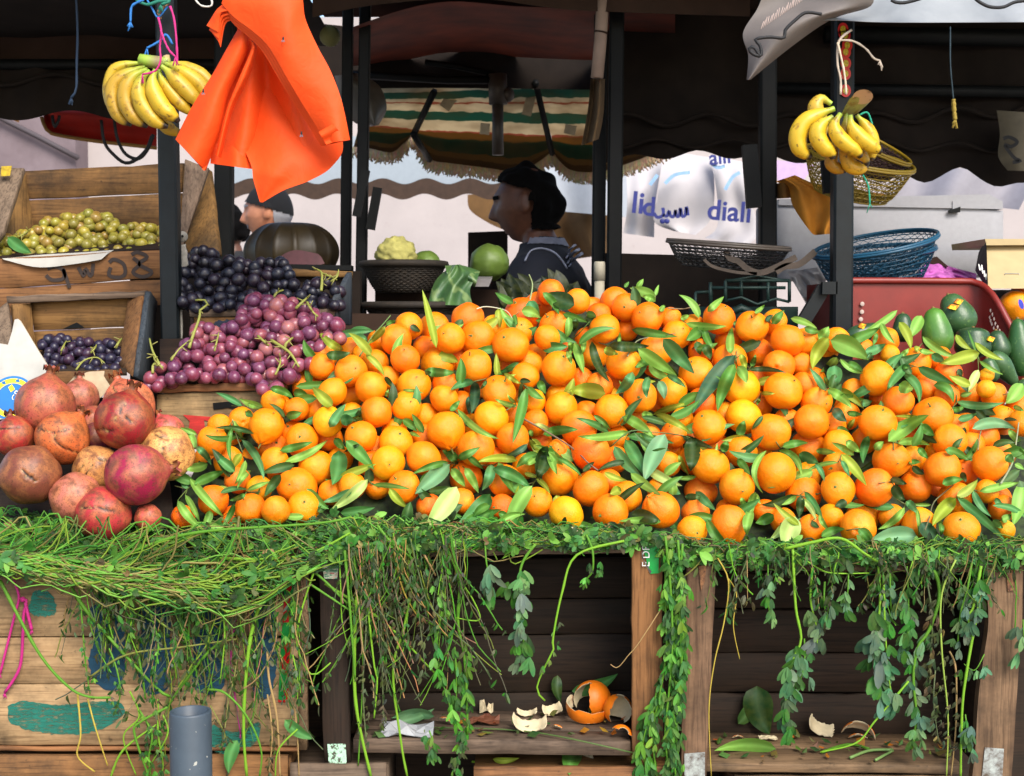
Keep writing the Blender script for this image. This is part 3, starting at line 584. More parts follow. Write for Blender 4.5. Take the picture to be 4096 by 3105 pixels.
def stroke(m, pts, w, Yf, col=None):
    q = resample([Vector((x, y, 0)) for x, y in pts], 5 * len(pts)); rows = []
    for i, p in enumerate(q):
        t = (q[min(i + 1, len(q) - 1)] - q[max(i - 1, 0)]).normalized(); n = Vector((-t.y, t.x, 0)) * w / 2
        rows.append([P((p + n).x, (p + n).y, Yf((p + n).x, (p + n).y) - .0016), P((p - n).x, (p - n).y, Yf((p - n).x, (p - n).y) - .0016)])
    m.grid(rows, col)
flat = lambda Y: (lambda x, y: Y)
BK = .21  # depth of a crate lying on its side
# ---- left crate with blue-green stencilled letters
t = thing('fruit_crate', P(600, 2990, FY + .1), 'pale wooden crate with large blue-green stencilled letters, front left under the greens', 'crate', 'crates carrying the display')
m = MB()
for ys in ((2268, 2548, 2546), (2554, 2735, 2740), (2741, 2978, 2985)):
    pb(m, [(-260, ys[0] - 4), (1192, ys[0] + (120 if ys[0] == 2268 else 0)), (1186, ys[2]), (-260, ys[1])], FY, .014, nseg=24)
m.build('front_panel', W['palex'], t)
m = MB(); pb(m, [(-260, 2984), (1190, 2992), (1190, 3008), (-260, 3003)], FY - .004, .03); m.build('bottom_rail', W['warmx'], t)
m = MB(); pb(m, [(1194, 2200), (1232, 2200), (1228, 3000), (1190, 3000)], FY + .006, .02); m.build('corner_post', W['browny'], t)
m = MB(); m.box(P(470, 2600, FY + .12) , (.74, .2, .34)); m.build('crate_box', W['darkx'], t)
teal = paint_mat('teal_stencil_paint', lin(20, 100, 84), .44); blue = paint_mat('blue_stencil_paint', lin(12, 58, 80), .36)
zz = lambda l: [zp(Z1, x, y) for x, y in l]
decal('lettering', [zz([(190, 560), (215, 500), (300, 500), (345, 560), (350, 640), (240, 655), (185, 620)]), zz([(50, 1225), (150, 1195), (400, 1215), (700, 1190), (790, 1260), (640, 1370), (420, 1405), (200, 1380), (60, 1320)]),
                   zz([(1340, 1340), (1480, 1390), (1640, 1330), (1600, 1470), (1440, 1530), (1330, 1480)])], flat(FY), teal, t)
decal('lettering', [zz([(560, 610), (640, 560), (760, 640), (790, 900), (760, 1110), (640, 1110), (560, 960), (590, 800)]), zz([(880, 600), (1060, 580), (1075, 800), (1060, 1110), (900, 1120), (870, 860)]),
                   zz([(1240, 600), (1405, 560), (1415, 830), (1405, 1110), (1235, 1120), (1225, 860)]), zz([(1430, 470), (1560, 470), (1700, 520), (1745, 700), (1745, 1000), (1700, 1160), (1605, 1140), (1600, 800), (1560, 590), (1440, 600)])], flat(FY), blue, t)
foil = M('foil_wrap'); foil.base(foil.mix(foil.ramp(foil.noise(14, foil.coord((1, 1, 1)), 2), [(.46, (0, 0, 0)), (.5, (1, 1, 1))], 'CONSTANT'), lin(190, 20, 24), lin(30, 140, 60))); foil.set(Roughness=.25, Metallic=.3)
m = MB(); q = [zp(Z1, *p) for p in ((1815, 440), (1815, 600), (1800, 800), (1790, 1000), (1780, 1200))]
ruled(m, [(x - 14, y, FY - .004) for x, y in q], [(x + 24, y, FY - .004) for x, y in q], 20, 5, lambda u, v: -.004 * abs(math.sin(u * 40)) * v, .001)
tag(m.build('wrapper_strip', foil.m, loc=P(1140, 2500, FY)), 'narrow crinkled red and green foil strip hanging at the stencilled crate edge', 'wrapper')
# ---- middle crate
t = thing('fruit_crate', P(1950, 3020, FY + .1), 'dark brown crate lying open on its side with orange peel inside, centre', 'crate', 'crates carrying the display')
m = MB(); pb(m, [(1272, 2180), (1378, 2215), (1404, 3050), (1296, 3050)], FY - .008, .022, nseg=14); pl = m.build('corner_post', W['darkz'], t)
pl['label'] = 'dark grimy upright with peeling stickers'
m = MB(); pb(m, [(2526, 2172), (2649, 2176), (2654, 3040), (2531, 3032)], FY - .008, .022, nseg=14); pr = m.build('corner_post', W['warmz'], t); pr['label'] = 'orange-brown upright with a green sticker'
m = MB(); pb(m, [(1390, 2196), (2524, 2182), (2524, 2212), (1390, 2236)], FY, BK, nseg=20); m.build('top_panel', W['greyx'], t)
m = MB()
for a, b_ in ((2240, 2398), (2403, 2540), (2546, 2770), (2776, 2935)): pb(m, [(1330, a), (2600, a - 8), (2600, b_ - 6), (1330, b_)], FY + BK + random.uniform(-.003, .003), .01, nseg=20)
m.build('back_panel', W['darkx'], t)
fz = P(1900, 2958, FY).z
m = MB()
for a, b_ in ((0, .07), (.074, .14), (.144, .215)):
    q = [Vector((P(1395, 0, FY).x, FY + a, fz)), Vector((P(2535, 0, FY).x, FY + a, fz - .004)), Vector((P(2535, 0, FY).x, FY + b_, fz - .004)), Vector((P(1395, 0, FY).x, FY + b_, fz))]
    m.board(q, Vector((0, 0, -.03)), nseg=16, wob=.002)
m.build('bottom_panel', W['greyx'], t)
for px in (1330, 2590):
    m = MB(); x = P(px, 0, FY).x; m.hexa([Vector((x - .008, FY + .016, fz - .02)), Vector((x + .008, FY + .016, fz - .02)), Vector((x + .008, FY + .016, fz + .385)), Vector((x - .008, FY + .016, fz + .385))], Vector((0, BK - .016, 0))); m.build('side_panel', W['darky'], t)
# stickers and plates on the uprights
def plate(name, pts, Y, mat, parent, th=.0015):
    m = MB(); m.hexa([P(x, y, Y - .002) for x, y in pts], Vector((0, th, 0))); return m.build(name, mat, parent, smooth=False)
tin = M('scuffed_tin'); tin.base(tin.ramp(tin.noise(60, tin.coord(), 4, .7), [(.35, lin(96, 84, 72)), (.5, lin(150, 152, 148)), (.75, lin(196, 206, 200))])); tin.set(Roughness=.5, Metallic=.4)
rust = M('rusty_iron'); rust.base(rust.ramp(rust.noise(90, rust.coord(), 4, .7), [(.35, lin(70, 44, 30)), (.7, lin(150, 104, 66))])); rust.set(Roughness=.85)
palegreen = M('flaking_pale_green'); palegreen.base(palegreen.ramp(palegreen.noise(120, palegreen.coord(), 3, .7), [(.42, lin(70, 70, 56)), (.5, lin(160, 200, 170)), (.8, lin(190, 214, 196))])); palegreen.set(Roughness=.7)
worn = M('worn_print'); worn.base(worn.ramp(worn.noise(50, worn.coord((1, 1, 3)), 5, .8), [(.4, lin(150, 40, 40)), (.47, lin(180, 180, 160)), (.55, lin(60, 120, 90)), (.7, lin(70, 60, 50))])); worn.set(Roughness=.6)
plate('metal_plate', [zp(Z2, 15, 1465), zp(Z2, 130, 1462), zp(Z2, 138, 1605), zp(Z2, 25, 1620)], FY - .009, palegreen.m, t)
plate('sticker', [zp(Z1, 2020, 265), zp(Z1, 2150, 250), zp(Z1, 2130, 420), zp(Z1, 2050, 420)], FY - .009, worn.m, t)
green = plain('green_label', lin(14, 150, 62), .35, 0, .12, 40)
st = plate('sticker', [zp(Z2, 2000, 190), zp(Z2, 2112, 190), zp(Z2, 2108, 385), zp(Z2, 2055, 388)], FY - .0095, green, t)
st2 = MB(); st2.add([P(*zp(Z2, 2000, 190), FY - .014), P(*zp(Z2, 2003, 290), FY - .016), P(*zp(Z2, 2055, 388), FY - .018), P(*zp(Z2, 2065, 375), FY - .024), P(*zp(Z2, 2014, 300), FY - .022)], [(0, 1, 4), (1, 2, 3, 4)])
st2.build('curled_edge', tin.m, st, smooth=False)
white = plain('white_print', lin(235, 235, 228), .5, 0, .05)
me = text_mesh('E DE', .022, extrude=.0003, align='LEFT'); me.materials.append(white)
lt = obj('lettering', me, st); lt.location = P(*zp(Z2, 2030, 345), FY - .0135) - wloc(t); lt.rotation_euler = (math.radians(90), math.radians(-90), 0)
# ---- right crate
t = thing('fruit_crate', P(3380, 3080, FY + .1), 'brown crate lying open on its side with metal brackets and a peel, front right', 'crate', 'crates carrying the display')
m = MB(); pb(m, [(2747, 2249), (2866, 2252), (2826, 3110), (2722, 3110)], FY - .008, .022, nseg=14); m.build('corner_post', W['brownz'], t)
m = MB()
rows = [(3940, 4092), (3950, 4090), (3953, 4088), (3935, 4078), (3918, 4070), (3908, 4062), (3902, 4055), (3888, 4045)]
A = [(a, 2262 + i * 122, FY - .008) for i, (a, b_) in enumerate(rows)]; B2 = [(b_, 2262 + i * 122, FY - .008) for i, (a, b_) in enumerate(rows)]
ruled(m, A, B2, 24, 6, None, .022); m.build('corner_post', W['brownz'], t)
m = MB(); pb(m, [(2866, 2252), (3944, 2262), (3944, 2290), (2866, 2284)], FY, BK, nseg=20); m.build('top_panel', W['brownx'], t)
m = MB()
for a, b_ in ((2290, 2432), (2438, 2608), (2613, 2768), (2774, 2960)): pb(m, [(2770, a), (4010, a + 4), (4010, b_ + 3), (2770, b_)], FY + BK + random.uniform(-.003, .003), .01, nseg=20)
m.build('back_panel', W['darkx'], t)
fz3 = P(3300, 3052, FY).z
m = MB()
for a, b_ in ((-.004, .1), (.104, .215)):
    xl, xr = P(2820, 0, FY).x, P(3900, 0, FY).x
    m.board([Vector((xl, FY + a, fz3)), Vector((xr, FY + a, fz3 - .004)), Vector((xr, FY + b_, fz3 - .004)), Vector((xl, FY + b_, fz3))], Vector((0, 0, -.018)), nseg=16, wob=.002)
m.build('bottom_panel', W['brownx'], t)
for px in (2772, 4010):
    m = MB(); x = P(px, 0, FY).x; m.hexa([Vector((x - .008, FY + .016, fz3 - .02)), Vector((x + .008, FY + .016, fz3 - .02)), Vector((x + .008, FY + .016, fz3 + .4)), Vector((x - .008, FY + .016, fz3 + .4))], Vector((0, BK - .016, 0))); m.build('side_panel', W['darky'], t)
plate('metal_plate', [zp(Z3, 60, 1530), zp(Z3, 190, 1520), zp(Z3, 190, 1680), zp(Z3, 60, 1680)], FY - .009, tin.m, t)
plate('metal_plate', [zp(Z3, 1965, 1490), zp(Z3, 2085, 1500), zp(Z3, 2075, 1680), zp(Z3, 1945, 1680)], FY - .009, tin.m, t)
plate('hinge', [zp(Z3, 150, 340), zp(Z3, 200, 335), zp(Z3, 190, 430), zp(Z3, 165, 500)], FY - .010, rust.m, t)
plate('hinge', [zp(Z3, 2100, 345), zp(Z3, 2160, 345), zp(Z3, 2150, 500), zp(Z3, 2110, 500)], FY - .010, rust.m, t)
# ---- crates underneath, only their upper edges in view, standing on the ground
def lower(lab, x0, x1, y, mat, Y=FY - .01):
    a, b_ = P(x0, y, Y), P(x1, y, Y); t = thing('fruit_crate', ((a.x + b_.x) / 2, Y + .12, 0), lab, 'crate', 'crates carrying the display')
    m = MB(); zt = a.z; h = zt / 3
    for k in range(3):
        m.board([Vector((a.x, Y, zt - h * k - .004)), Vector((b_.x, Y, zt - h * k - .004)), Vector((b_.x, Y, zt - h * (k + 1))), Vector((a.x, Y, zt - h * (k + 1)))], Vector((0, .014, 0)), nseg=16)
    m.build('front_panel', W[mat + 'x'], t)
    m = MB(); m.hexa([Vector((a.x, Y + .016, zt - .02)), Vector((b_.x, Y + .016, zt - .02)), Vector((b_.x, Y + .016, 0)), Vector((a.x, Y + .016, 0))], Vector((0, .22, 0))); m.build('crate_box', W[mat + 'x'], t)
lower('pale plank crate below the stencilled crate, only its top boards in view', -280, 1150, 3016, 'tan')
lower('grey-topped crate under the dark upright, barely in view', 1160, 1545, 3050, 'grey', FY - .02)
lower('reddish brown crate under the peel-strewn crate, top edge in view', 1895, 2700, 3062, 'warm', FY - .02)
lower('brown crate below the front right crate, its edge just in view', 2940, 3800, 3096, 'brown', FY)
# boards behind that shut the dark gap
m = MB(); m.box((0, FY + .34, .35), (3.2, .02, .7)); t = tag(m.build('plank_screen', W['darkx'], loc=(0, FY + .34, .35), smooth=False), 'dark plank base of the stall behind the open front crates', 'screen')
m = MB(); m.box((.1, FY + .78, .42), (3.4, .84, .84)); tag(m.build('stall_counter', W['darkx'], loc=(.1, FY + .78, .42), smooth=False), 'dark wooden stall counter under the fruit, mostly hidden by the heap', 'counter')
sc_ = MB(); random.seed(31)
for k in range(110):
    px = random.choice((random.uniform(1420, 2500), random.uniform(2880, 3860))); fl = fz if px < 2600 else fz3; Y = FY + random.uniform(.0, .17); p = Vector((P(px, 0, Y).x, Y, fl + .004))
    a = random.uniform(0, 6.28); q = random.random(); L = random.uniform(.008, .03); d_ = Vector((math.cos(a), math.sin(a), random.uniform(0, .4)))
    c_ = tuple(x_ * random.uniform(.5, 1.1) for x_ in random.choice([lin(70, 110, 50), lin(52, 84, 44), lin(96, 110, 60), lin(120, 100, 60), lin(200, 110, 30)]))
    n_ = Vector((random.uniform(-.4, .4), random.uniform(-.6, 0), 1)).normalized(); sd_ = d_.cross(n_) * L * random.uniform(.2, .45)
    sc_.add([p, p + d_ * L * .5 + sd_, p + d_ * L + Vector((0, 0, random.uniform(0, .008))), p + d_ * L * .5 - sd_], [(0, 1, 2, 3)], c_)
tag(sc_.build('floor_litter', GREENS, loc=P(2400, 2950, FY), smooth=False), 'small scraps of leaf and peel strewn over the open crate floors', 'scraps', None, 'stuff')
# ---- grey pipe
t = thing('pipe_bollard', (P(762, 2850, 2.55).x, 2.55, 0), 'open-ended grey painted steel pipe standing in front of the stencilled crate', 'bollard')
R = 84 * mpp(2.55); zt = P(762, 2842, 2.55).z; cx = P(762, 2850, 2.55).x; n = 48
prof = [(R, 0), (R, zt - .004), (R - .001, zt - .0008), (R - .0035, zt), (R - .006, zt - .001), (R - .0065, zt - .25)]
m = MB(); m.grid([[Vector((cx + r * math.cos(a), 2.55 + r * math.sin(a), z)) for a in np.linspace(0, 2 * PI, n, endpoint=False)] for r, z in prof], close=True)
pm = M('chipped_grey_paint'); v = pm.coord(); c = pm.ramp(pm.noise(9, v, 4), [(.3, lin(50, 60, 70)), (.7, lin(70, 82, 92))])
c = pm.mix(pm.ramp(pm.noise(70, v, 3, .5), [(.68, (0, 0, 0)), (.70, (1, 1, 1))]), c, lin(160, 160, 150)); pm.base(c); pm.set(Roughness=.5); pm.bump(pm.noise(60, v, 3), .15, .001)
m.build('pipe', pm.m, t)
m = MB(); m.add([Vector((cx + (R - .007) * math.cos(a), 2.55 + (R - .007) * math.sin(a), zt - .2)) for a in np.linspace(0, 2 * PI, n, endpoint=False)], [tuple(range(n))]); m.build('pipe_fill', plain('pipe_grit', lin(60, 58, 54), .9), t)
# ================================================================ GREENS
YT = [(-200, 2060), (0, 2062), (300, 2080), (700, 2112), (1000, 2095), (1400, 2085), (2000, 2112), (2500, 2135), (2760, 2185), (3300, 2190), (4300, 2172)]
YB = [(-200, 2270), (0, 2286), (300, 2330), (600, 2400), (900, 2452), (1050, 2400), (1180, 2310), (1300, 2250), (1450, 2215), (1700, 2190), (1900, 2178), (2400, 2178), (2500, 2160), (2640, 2160), (2670, 2215), (2760, 2236), (3200, 2240), (3600, 2244), (4300, 2246)]
def bedY(px, v): return 2.955 - .165 * min(1, v * 1.5) - .05 * min(1, v * 1.3) * min(1, max(0, (1330 - px) / 160))
GC = [lin(50, 116, 38), lin(80, 146, 44), lin(116, 174, 66), lin(36, 92, 38), lin(66, 130, 62), lin(28, 64, 26), lin(124, 156, 48)]
DRY = [lin(150, 140, 78), lin(120, 110, 60), lin(96, 104, 52), lin(86, 76, 48), lin(140, 112, 70)]
def leaflet(mb, p, d, nrm, L, w, col, curl=.2):
    d = d.normalized(); sd = d.cross(nrm)
    sd = sd.normalized() if sd.length > 1e-6 else d.orthogonal().normalized(); up = sd.cross(d).normalized()
    rows = []
    for s, k in ((0, .12), (.3, .85), (.65, 1), (.9, .6), (1, .1)):
        c = p + d * (L * s) - up * (curl * L * s * s)
        rows.append([c + sd * (w * k * .5) + up * (.12 * w * k), c, c - sd * (w * k * .5) + up * (.12 * w * k)])
    k = random.uniform(.75, 1.2); mb.grid(rows, tuple(min(1, c * k) for c in col))
def trifoliate(mb, p, d, L, col, spread=.9, wr=.46):
    nrm = Vector((random.uniform(-.6, .6), -1, random.uniform(-.2, .9))).normalized()
    for a in (0, spread, -spread):
        dd = Matrix.Rotation(a + random.uniform(-.2, .2), 3, nrm) @ d
        leaflet(mb, p, dd, nrm, L * random.uniform(.8, 1.15), L * wr * random.uniform(.85, 1.2), col, random.uniform(-.1, .5))
bed = MB()
rows = []
for k in range(9):
    v = k / 8; rows.append([P(x, interp(YT, x) + 22 + (interp(YB, x) - 14 - interp(YT, x) - 22) * v, bedY(x, v) + .022 + .01 * noise.noise(Vector((x / 70, v * 6, 1)))) for x in range(-260, 4360, 40)])
bed.grid(rows, lin(11, 17, 8)); bed.grid([[p + Vector((0, .035, -.01)) for p in r][::-1] for r in rows], lin(11, 17, 8))  # near-black base sheet: shade in the gaps between stems is put into colour
random.seed(21)
def bedstem(x, v, ang, L, r, col, seg=8, out=0.0):
    pts = []; px, py = x, interp(YT, x) + (interp(YB, x) - interp(YT, x)) * v
    cur = random.uniform(-.13, .13); top = 48 * random.random() ** 1.6; lowr = random.uniform(-12, 26) if random.random() < .86 or 2500 < x < 2660 else random.uniform(20, 80)
    Y = bedY(x, v) - random.uniform(.0, .02) - out
    for i in range(seg):
        vv = (py - interp(YT, px)) / max(1, interp(YB, px) - interp(YT, px))
        Yp = min(Y + .03, bedY(px, max(0, min(1, vv))) - random.uniform(0, .012) - out)
        pts.append(P(px, py, Yp)); px += math.cos(ang) * L / seg; py += math.sin(ang) * L / seg; ang += cur + random.uniform(-.25, .25)
        yb = interp(YB, px) + lowr
        if py > yb: py = yb; ang = -abs(ang) * .3
        if py < interp(YT, px) - top: py = interp(YT, px) - top * random.random(); ang = abs(ang)
    bed.tube(pts, r, 4, col, cap=False)
for i in range(2600):
    x = random.uniform(-240, 4340); v = random.random() ** .8
    col = random.choice(GC) if random.random() < .87 or v < .3 else random.choice(DRY)
    bedstem(x, v, random.choice((0, PI)) + random.gauss(0, .5), random.uniform(60, 330), random.uniform(.0006, .0019), tuple(c * random.uniform(.7, 1.25) for c in col))
for i in range(150):   # long lying stalks along the left ledge, tan and olive below
    x = random.uniform(-250, 700); v = random.uniform(.45, 1.0)
    bedstem(x, v, .16 + random.gauss(0, .1), random.uniform(350, 800), random.uniform(.0012, .0026), random.choice(DRY[:3] + [GC[1], GC[6], GC[0], GC[2], GC[6]]), 12, .008)
for i in range(4000):
    x = random.uniform(-240, 4340); v = random.random()
    if noise.noise(Vector((x / 150, v * 2.2, 3))) < random.uniform(-.45, .25): continue
    if x < 1250 and v > .5 and random.random() < .6: continue
    y = interp(YT, x) - 34 * random.random() ** 2 - 4 + (interp(YB, x) - interp(YT, x) + 16) * v
    p = P(x, y, bedY(x, v) - random.uniform(.0, .026)); d = Vector((random.uniform(-1, 1), random.uniform(-.5, .1), random.uniform(-.8, .5))).normalized()
    col = random.choice(GC[:6]) if random.random() < .93 else random.choice(DRY)
    k = random.uniform(.4, 1.15); trifoliate(bed, p, d, random.uniform(.008, .02) * (1.5 if random.random() < .25 else 1), tuple(c * k for c in col), random.uniform(.4, 1.1))
tag(bed.build('fodder_greens', GREENS, loc=P(2000, 2200, 2.85)), 'tangled bed of green and drying fodder stems under the fruit along the stall edge', 'greens', None, 'stuff')
for i in range(330):   # fresh long stalks on top of the tangle
    x = random.uniform(-240, 4300); v = random.uniform(.0, .75)
    bedstem(x, v, random.choice((0, PI)) + random.gauss(0, .22), random.uniform(220, 620), random.uniform(.0014, .0028) if i % 3 else random.uniform(.0026, .004), tuple(c * random.uniform(.85, 1.25) for c in random.choice([GC[1], GC[2], lin(128, 176, 80)])), 12, .012)
# individual stems and leafy strands
ST = []
def s_(z, pts, w, col, leaf=None, lab=None): ST.append((z, pts, w, col, leaf, lab))
G1, G2, G3, OL, TA, WI, YL = lin(126, 180, 46), lin(90, 148, 40), lin(158, 184, 80), lin(126, 130, 62), lin(178, 146, 96), lin(96, 108, 76), lin(196, 172, 72)
s_(Z1, [(0, 430), (240, 880), (430, 1100), (560, 1165), (700, 1170)], 15, G2); s_(Z1, [(240, 170), (420, 430), (560, 640), (770, 880), (1000, 1120), (1080, 1165)], 17, G2)
s_(Z1, [(500, 260), (640, 380), (680, 520), (760, 700)], 15, G2); s_(Z1, [(1390, 290), (1700, 295), (1960, 260), (2212, 130)], 13, G1); s_(Z1, [(640, 340), (960, 200), (1300, 120), (2000, 70), (2212, 30)], 15, G2)
s_(Z1, [(1830, 300), (1690, 480), (1590, 760), (1550, 1100), (1540, 1400), (1560, 1670)], 18, G1); s_(Z1, [(1500, 760), (1330, 870), (1160, 1080), (1060, 1230)], 14, G2); s_(Z1, [(570, 1040), (800, 900), (1160, 850), (1500, 800)], 10, OL)
s_(Z1, [(2020, 270), (1900, 640), (1880, 850), (1970, 1025), (2090, 950)], 9, G1); s_(Z1, [(1940, 340), (2060, 440), (2212, 590), (2380, 720)], 11, G2); s_(Z1, [(1970, 460), (2212, 620), (2330, 700)], 10, G2)
s_(Z1, [(700, 370), (860, 560), (1020, 700), (1190, 810)], 11, G3); s_(Z1, [(490, 1150), (510, 1400), (490, 1540), (600, 1640)], 9, YL); s_(Z1, [(555, 1180), (600, 1350), (680, 1600)], 8, YL)
s_(Z1, [(870, 880), (900, 1040), (920, 1180)], 12, G2); s_(Z1, [(820, 1130), (880, 1290), (780, 1420), (860, 1660)], 8, G1); s_(Z1, [(1310, 1120), (1420, 1140), (1560, 1290), (1650, 1500), (1640, 1670)], 11, G2)
s_(Z1, [(1060, 1230), (880, 1330), (850, 1400), (940, 1670)], 12, G2); s_(Z1, [(1030, 1280), (1060, 1400), (960, 1580)], 7, G1); s_(Z1, [(700, 1670), (780, 1500), (990, 1340)], 10, G1)
s_(Z1, [(1690, 880), (1700, 1050), (1750, 1300), (1770, 1670)], 11, TA); s_(Z1, [(1880, 1370), (1760, 1500), (1740, 1670)], 8, G1); s_(Z1, [(1860, 1220), (1880, 1420), (1890, 1670)], 7, TA); s_(Z1, [(1830, 340), (1640, 580), (1520, 700)], 9, TA)
s_(Z1, [(1080, 870), (1105, 960), (1115, 1050)], 9, G1); s_(Z1, [(1410, 640), (1420, 800), (1390, 1080)], 9, G1)
LFY = dict
s_(Z1, [(500, 480), (520, 700), (540, 950), (570, 1150)], 8, G2, (.1, 1, 26, 8, 'mix')); s_(Z1, [(690, 860), (740, 1000), (760, 1150), (720, 1280)], 8, G2, (.1, 1, 26, 9, 'mix')); s_(Z1, [(1110, 480), (1150, 560), (1150, 720)], 9, G2, (.1, 1, 16, 15, 'g'))
s_(Z1, [(1700, 560), (1720, 760), (1790, 960)], 7, TA, (0, 1, 26, 9, 'w')); s_(Z1, [(1850, 900), (1880, 1050), (1880, 1200)], 6, G1, (.1, 1, 24, 10, 'mix')); s_(Z1, [(950, 640), (1000, 820), (980, 1000), (960, 1180)], 8, G2, (.1, 1, 30, 8, 'mix'))
s_(Z1, [(880, 1250), (960, 1400), (940, 1550), (960, 1700)], 10, G2, (0, 1, 44, 9, 'mix')); s_(Z1, [(1000, 1180), (1000, 1400), (1030, 1600), (1000, 1700)], 9, G1, (0, 1, 40, 9, 'mix')); s_(Z1, [(1690, 1150), (1720, 1400), (1700, 1650)], 8, TA, (0, 1, 34, 11, 'w'))
s_(Z1, [(1090, 340), (1120, 420), (1250, 560), (1260, 680)], 9, G2, (.3, 1, 14, 15, 'g')); s_(Z1, [(1380, 300), (1370, 400), (1360, 460)], 7, G2, (.1, 1, 16, 14, 'g')); s_(Z1, [(1330, 1220), (1420, 1400), (1440, 1520)], 6, OL, (.2, 1, 18, 9, 'w'))
s_(Z1, [(1740, 460), (1840, 520), (1860, 660), (1800, 850)], 7, G2, (.2, 1, 18, 11, 'mix')); s_(Z1, [(800, 560), (830, 680), (790, 860)], 7, G1, (.1, 1, 18, 10, 'mix')); s_(Z1, [(1100, 740), (1120, 860), (1130, 960)], 7, G2, (.1, 1, 10, 13, 'g'))
s_(Z2, [(270, 220), (205, 500), (185, 900), (200, 1250), (290, 1670)], 18, G1); s_(Z2, [(125, 240), (150, 520), (180, 900), (190, 1050)], 13, G2); s_(Z2, [(250, 400), (275, 640), (310, 960), (330, 1060), (310, 1300)], 10, G1)
s_(Z2, [(540, 200), (520, 420), (550, 460), (500, 730), (430, 1000), (480, 1450), (520, 1670)], 14, G1); s_(Z2, [(430, 210), (490, 480), (580, 650)], 8, YL); s_(Z2, [(580, 200), (640, 290), (700, 400)], 10, TA); s_(Z2, [(330, 80), (430, 200), (610, 330)], 12, G2)
s_(Z2, [(860, 440), (940, 560), (975, 680), (820, 665)], 7, G1); s_(Z2, [(90, 240), (100, 500), (110, 700), (160, 900)], 6, G1); s_(Z2, [(180, 260), (220, 600), (240, 1000), (210, 1600)], 9, G2)
s_(Z2, [(500, 850), (470, 920), (390, 980)], 6, G1); s_(Z2, [(0, 450), (300, 640), (480, 790), (640, 960), (720, 1040)], 12, G1)
s_(Z2, [(690, 120), (800, 290), (850, 450), (840, 700), (880, 900), (895, 1150), (900, 1400)], 16, G2, (.55, 1, 30, 13, 'g')); s_(Z2, [(720, 210), (740, 400), (720, 700)], 14, G3, (.2, 1, 30, 12, 'g'))
s_(Z2, [(560, 380), (600, 700), (640, 1050)], 6, WI, (.1, 1, 34, 11, 'w')); s_(Z2, [(740, 600), (700, 950), (770, 1150), (820, 1370)], 7, G2, (.1, 1, 32, 13, 'g')); s_(Z2, [(820, 850), (830, 1020), (830, 1200)], 7, G2, (0, 1, 20, 14, 'g'))
s_(Z2, [(330, 260), (350, 600), (360, 900), (370, 1350)], 8, WI, (.05, 1, 66, 11, 'w')); s_(Z2, [(250, 300), (260, 700), (240, 1100), (260, 1450)], 8, WI, (.1, 1, 50, 10, 'w')); s_(Z2, [(430, 500), (470, 760), (560, 830)], 6, WI, (.1, 1, 20, 10, 'w'))
s_(Z2, [(1010, 150), (1018, 300), (1040, 420), (1050, 530)], 8, G2, (.45, 1, 14, 20, 'b')); s_(Z2, [(1330, 200), (1240, 340), (1230, 560), (1250, 760), (1260, 940)], 12, G2, (.2, 1, 44, 19, 'b'))
s_(Z2, [(1890, 180), (1590, 270), (1500, 500), (1440, 800), (1450, 850), (1360, 1040), (1340, 1130), (1390, 1190)], 11, G1, (.55, .85, 10, 9, 'mix')); s_(Z2, [(1650, 140), (1690, 240), (1690, 370), (1640, 430)], 10, G2, (.5, 1, 10, 12, 'mix'))
s_(Z2, [(2130, 600), (1980, 830), (1920, 900), (1850, 980), (1805, 960)], 5, TA); s_(Z2, [(860, 1350), (850, 1500), (830, 1680)], 8, WI, (0, 1, 26, 12, 'mix')); s_(Z2, [(660, 1380), (680, 1450), (690, 1540)], 7, G2, (0, 1, 14, 13, 'g'))
for k, (x0, x1, x2) in enumerate(((2150, 2185, 2160), (2190, 2210, 2190), (2230, 2250, 2200), (2170, 2150, 2080), (2260, 2240, 2230))):
    s_(Z2, [(x0, 150 + k * 12), (x1, 500), (x1 + 10, 850), ((x1 + x2) / 2, 1150), (x2 - 10, 1400), (x2 + 20, 1690)], 11, G2, (.03, 1, 92, 13, 'g'))
s_(Z2, [(2110, 1050), (2070, 1250), (2010, 1450), (2030, 1640)], 8, G2, (.05, 1, 40, 16, 'g'))
s_(Z3, [(745, 220), (765, 600), (800, 800), (750, 930), (700, 1100), (720, 1400)], 12, G1, (.5, 1, 38, 18, 'b')); s_(Z3, [(870, 350), (860, 560), (900, 740), (900, 850)], 10, G1, (.4, 1, 16, 17, 'b')); s_(Z3, [(950, 440), (945, 560), (960, 680)], 9, G2, (.2, 1, 12, 17, 'b'))
s_(Z3, [(820, 800), (820, 950), (790, 1090)], 7, G2, (.2, 1, 10, 15, 'b')); s_(Z3, [(590, 330), (590, 520), (600, 670)], 6, G2, (.1, 1, 16, 15, 'b')); s_(Z3, [(270, 290), (340, 440), (310, 700), (250, 950), (215, 1250), (230, 1670)], 6, YL)
s_(Z3, [(340, 420), (390, 520), (370, 720), (410, 930)], 5, YL); s_(Z3, [(455, 260), (458, 400), (460, 560)], 4, TA, (.85, 1, 4, 13, 'w')); s_(Z3, [(1100, 380), (1095, 500), (1090, 630)], 6, G2, (.1, 1, 10, 15, 'b'))
s_(Z3, [(1290, 340), (1300, 560), (1280, 800), (1290, 1000), (1300, 1180)], 11, G1, (.3, 1, 42, 23, 'b')); s_(Z3, [(1320, 400), (1330, 700), (1350, 1000), (1380, 1220)], 9, G1, (.35, 1, 22, 20, 'b')); s_(Z3, [(1360, 350), (1365, 500), (1370, 650)], 7, G2, (.2, 1, 12, 15, 'b'))
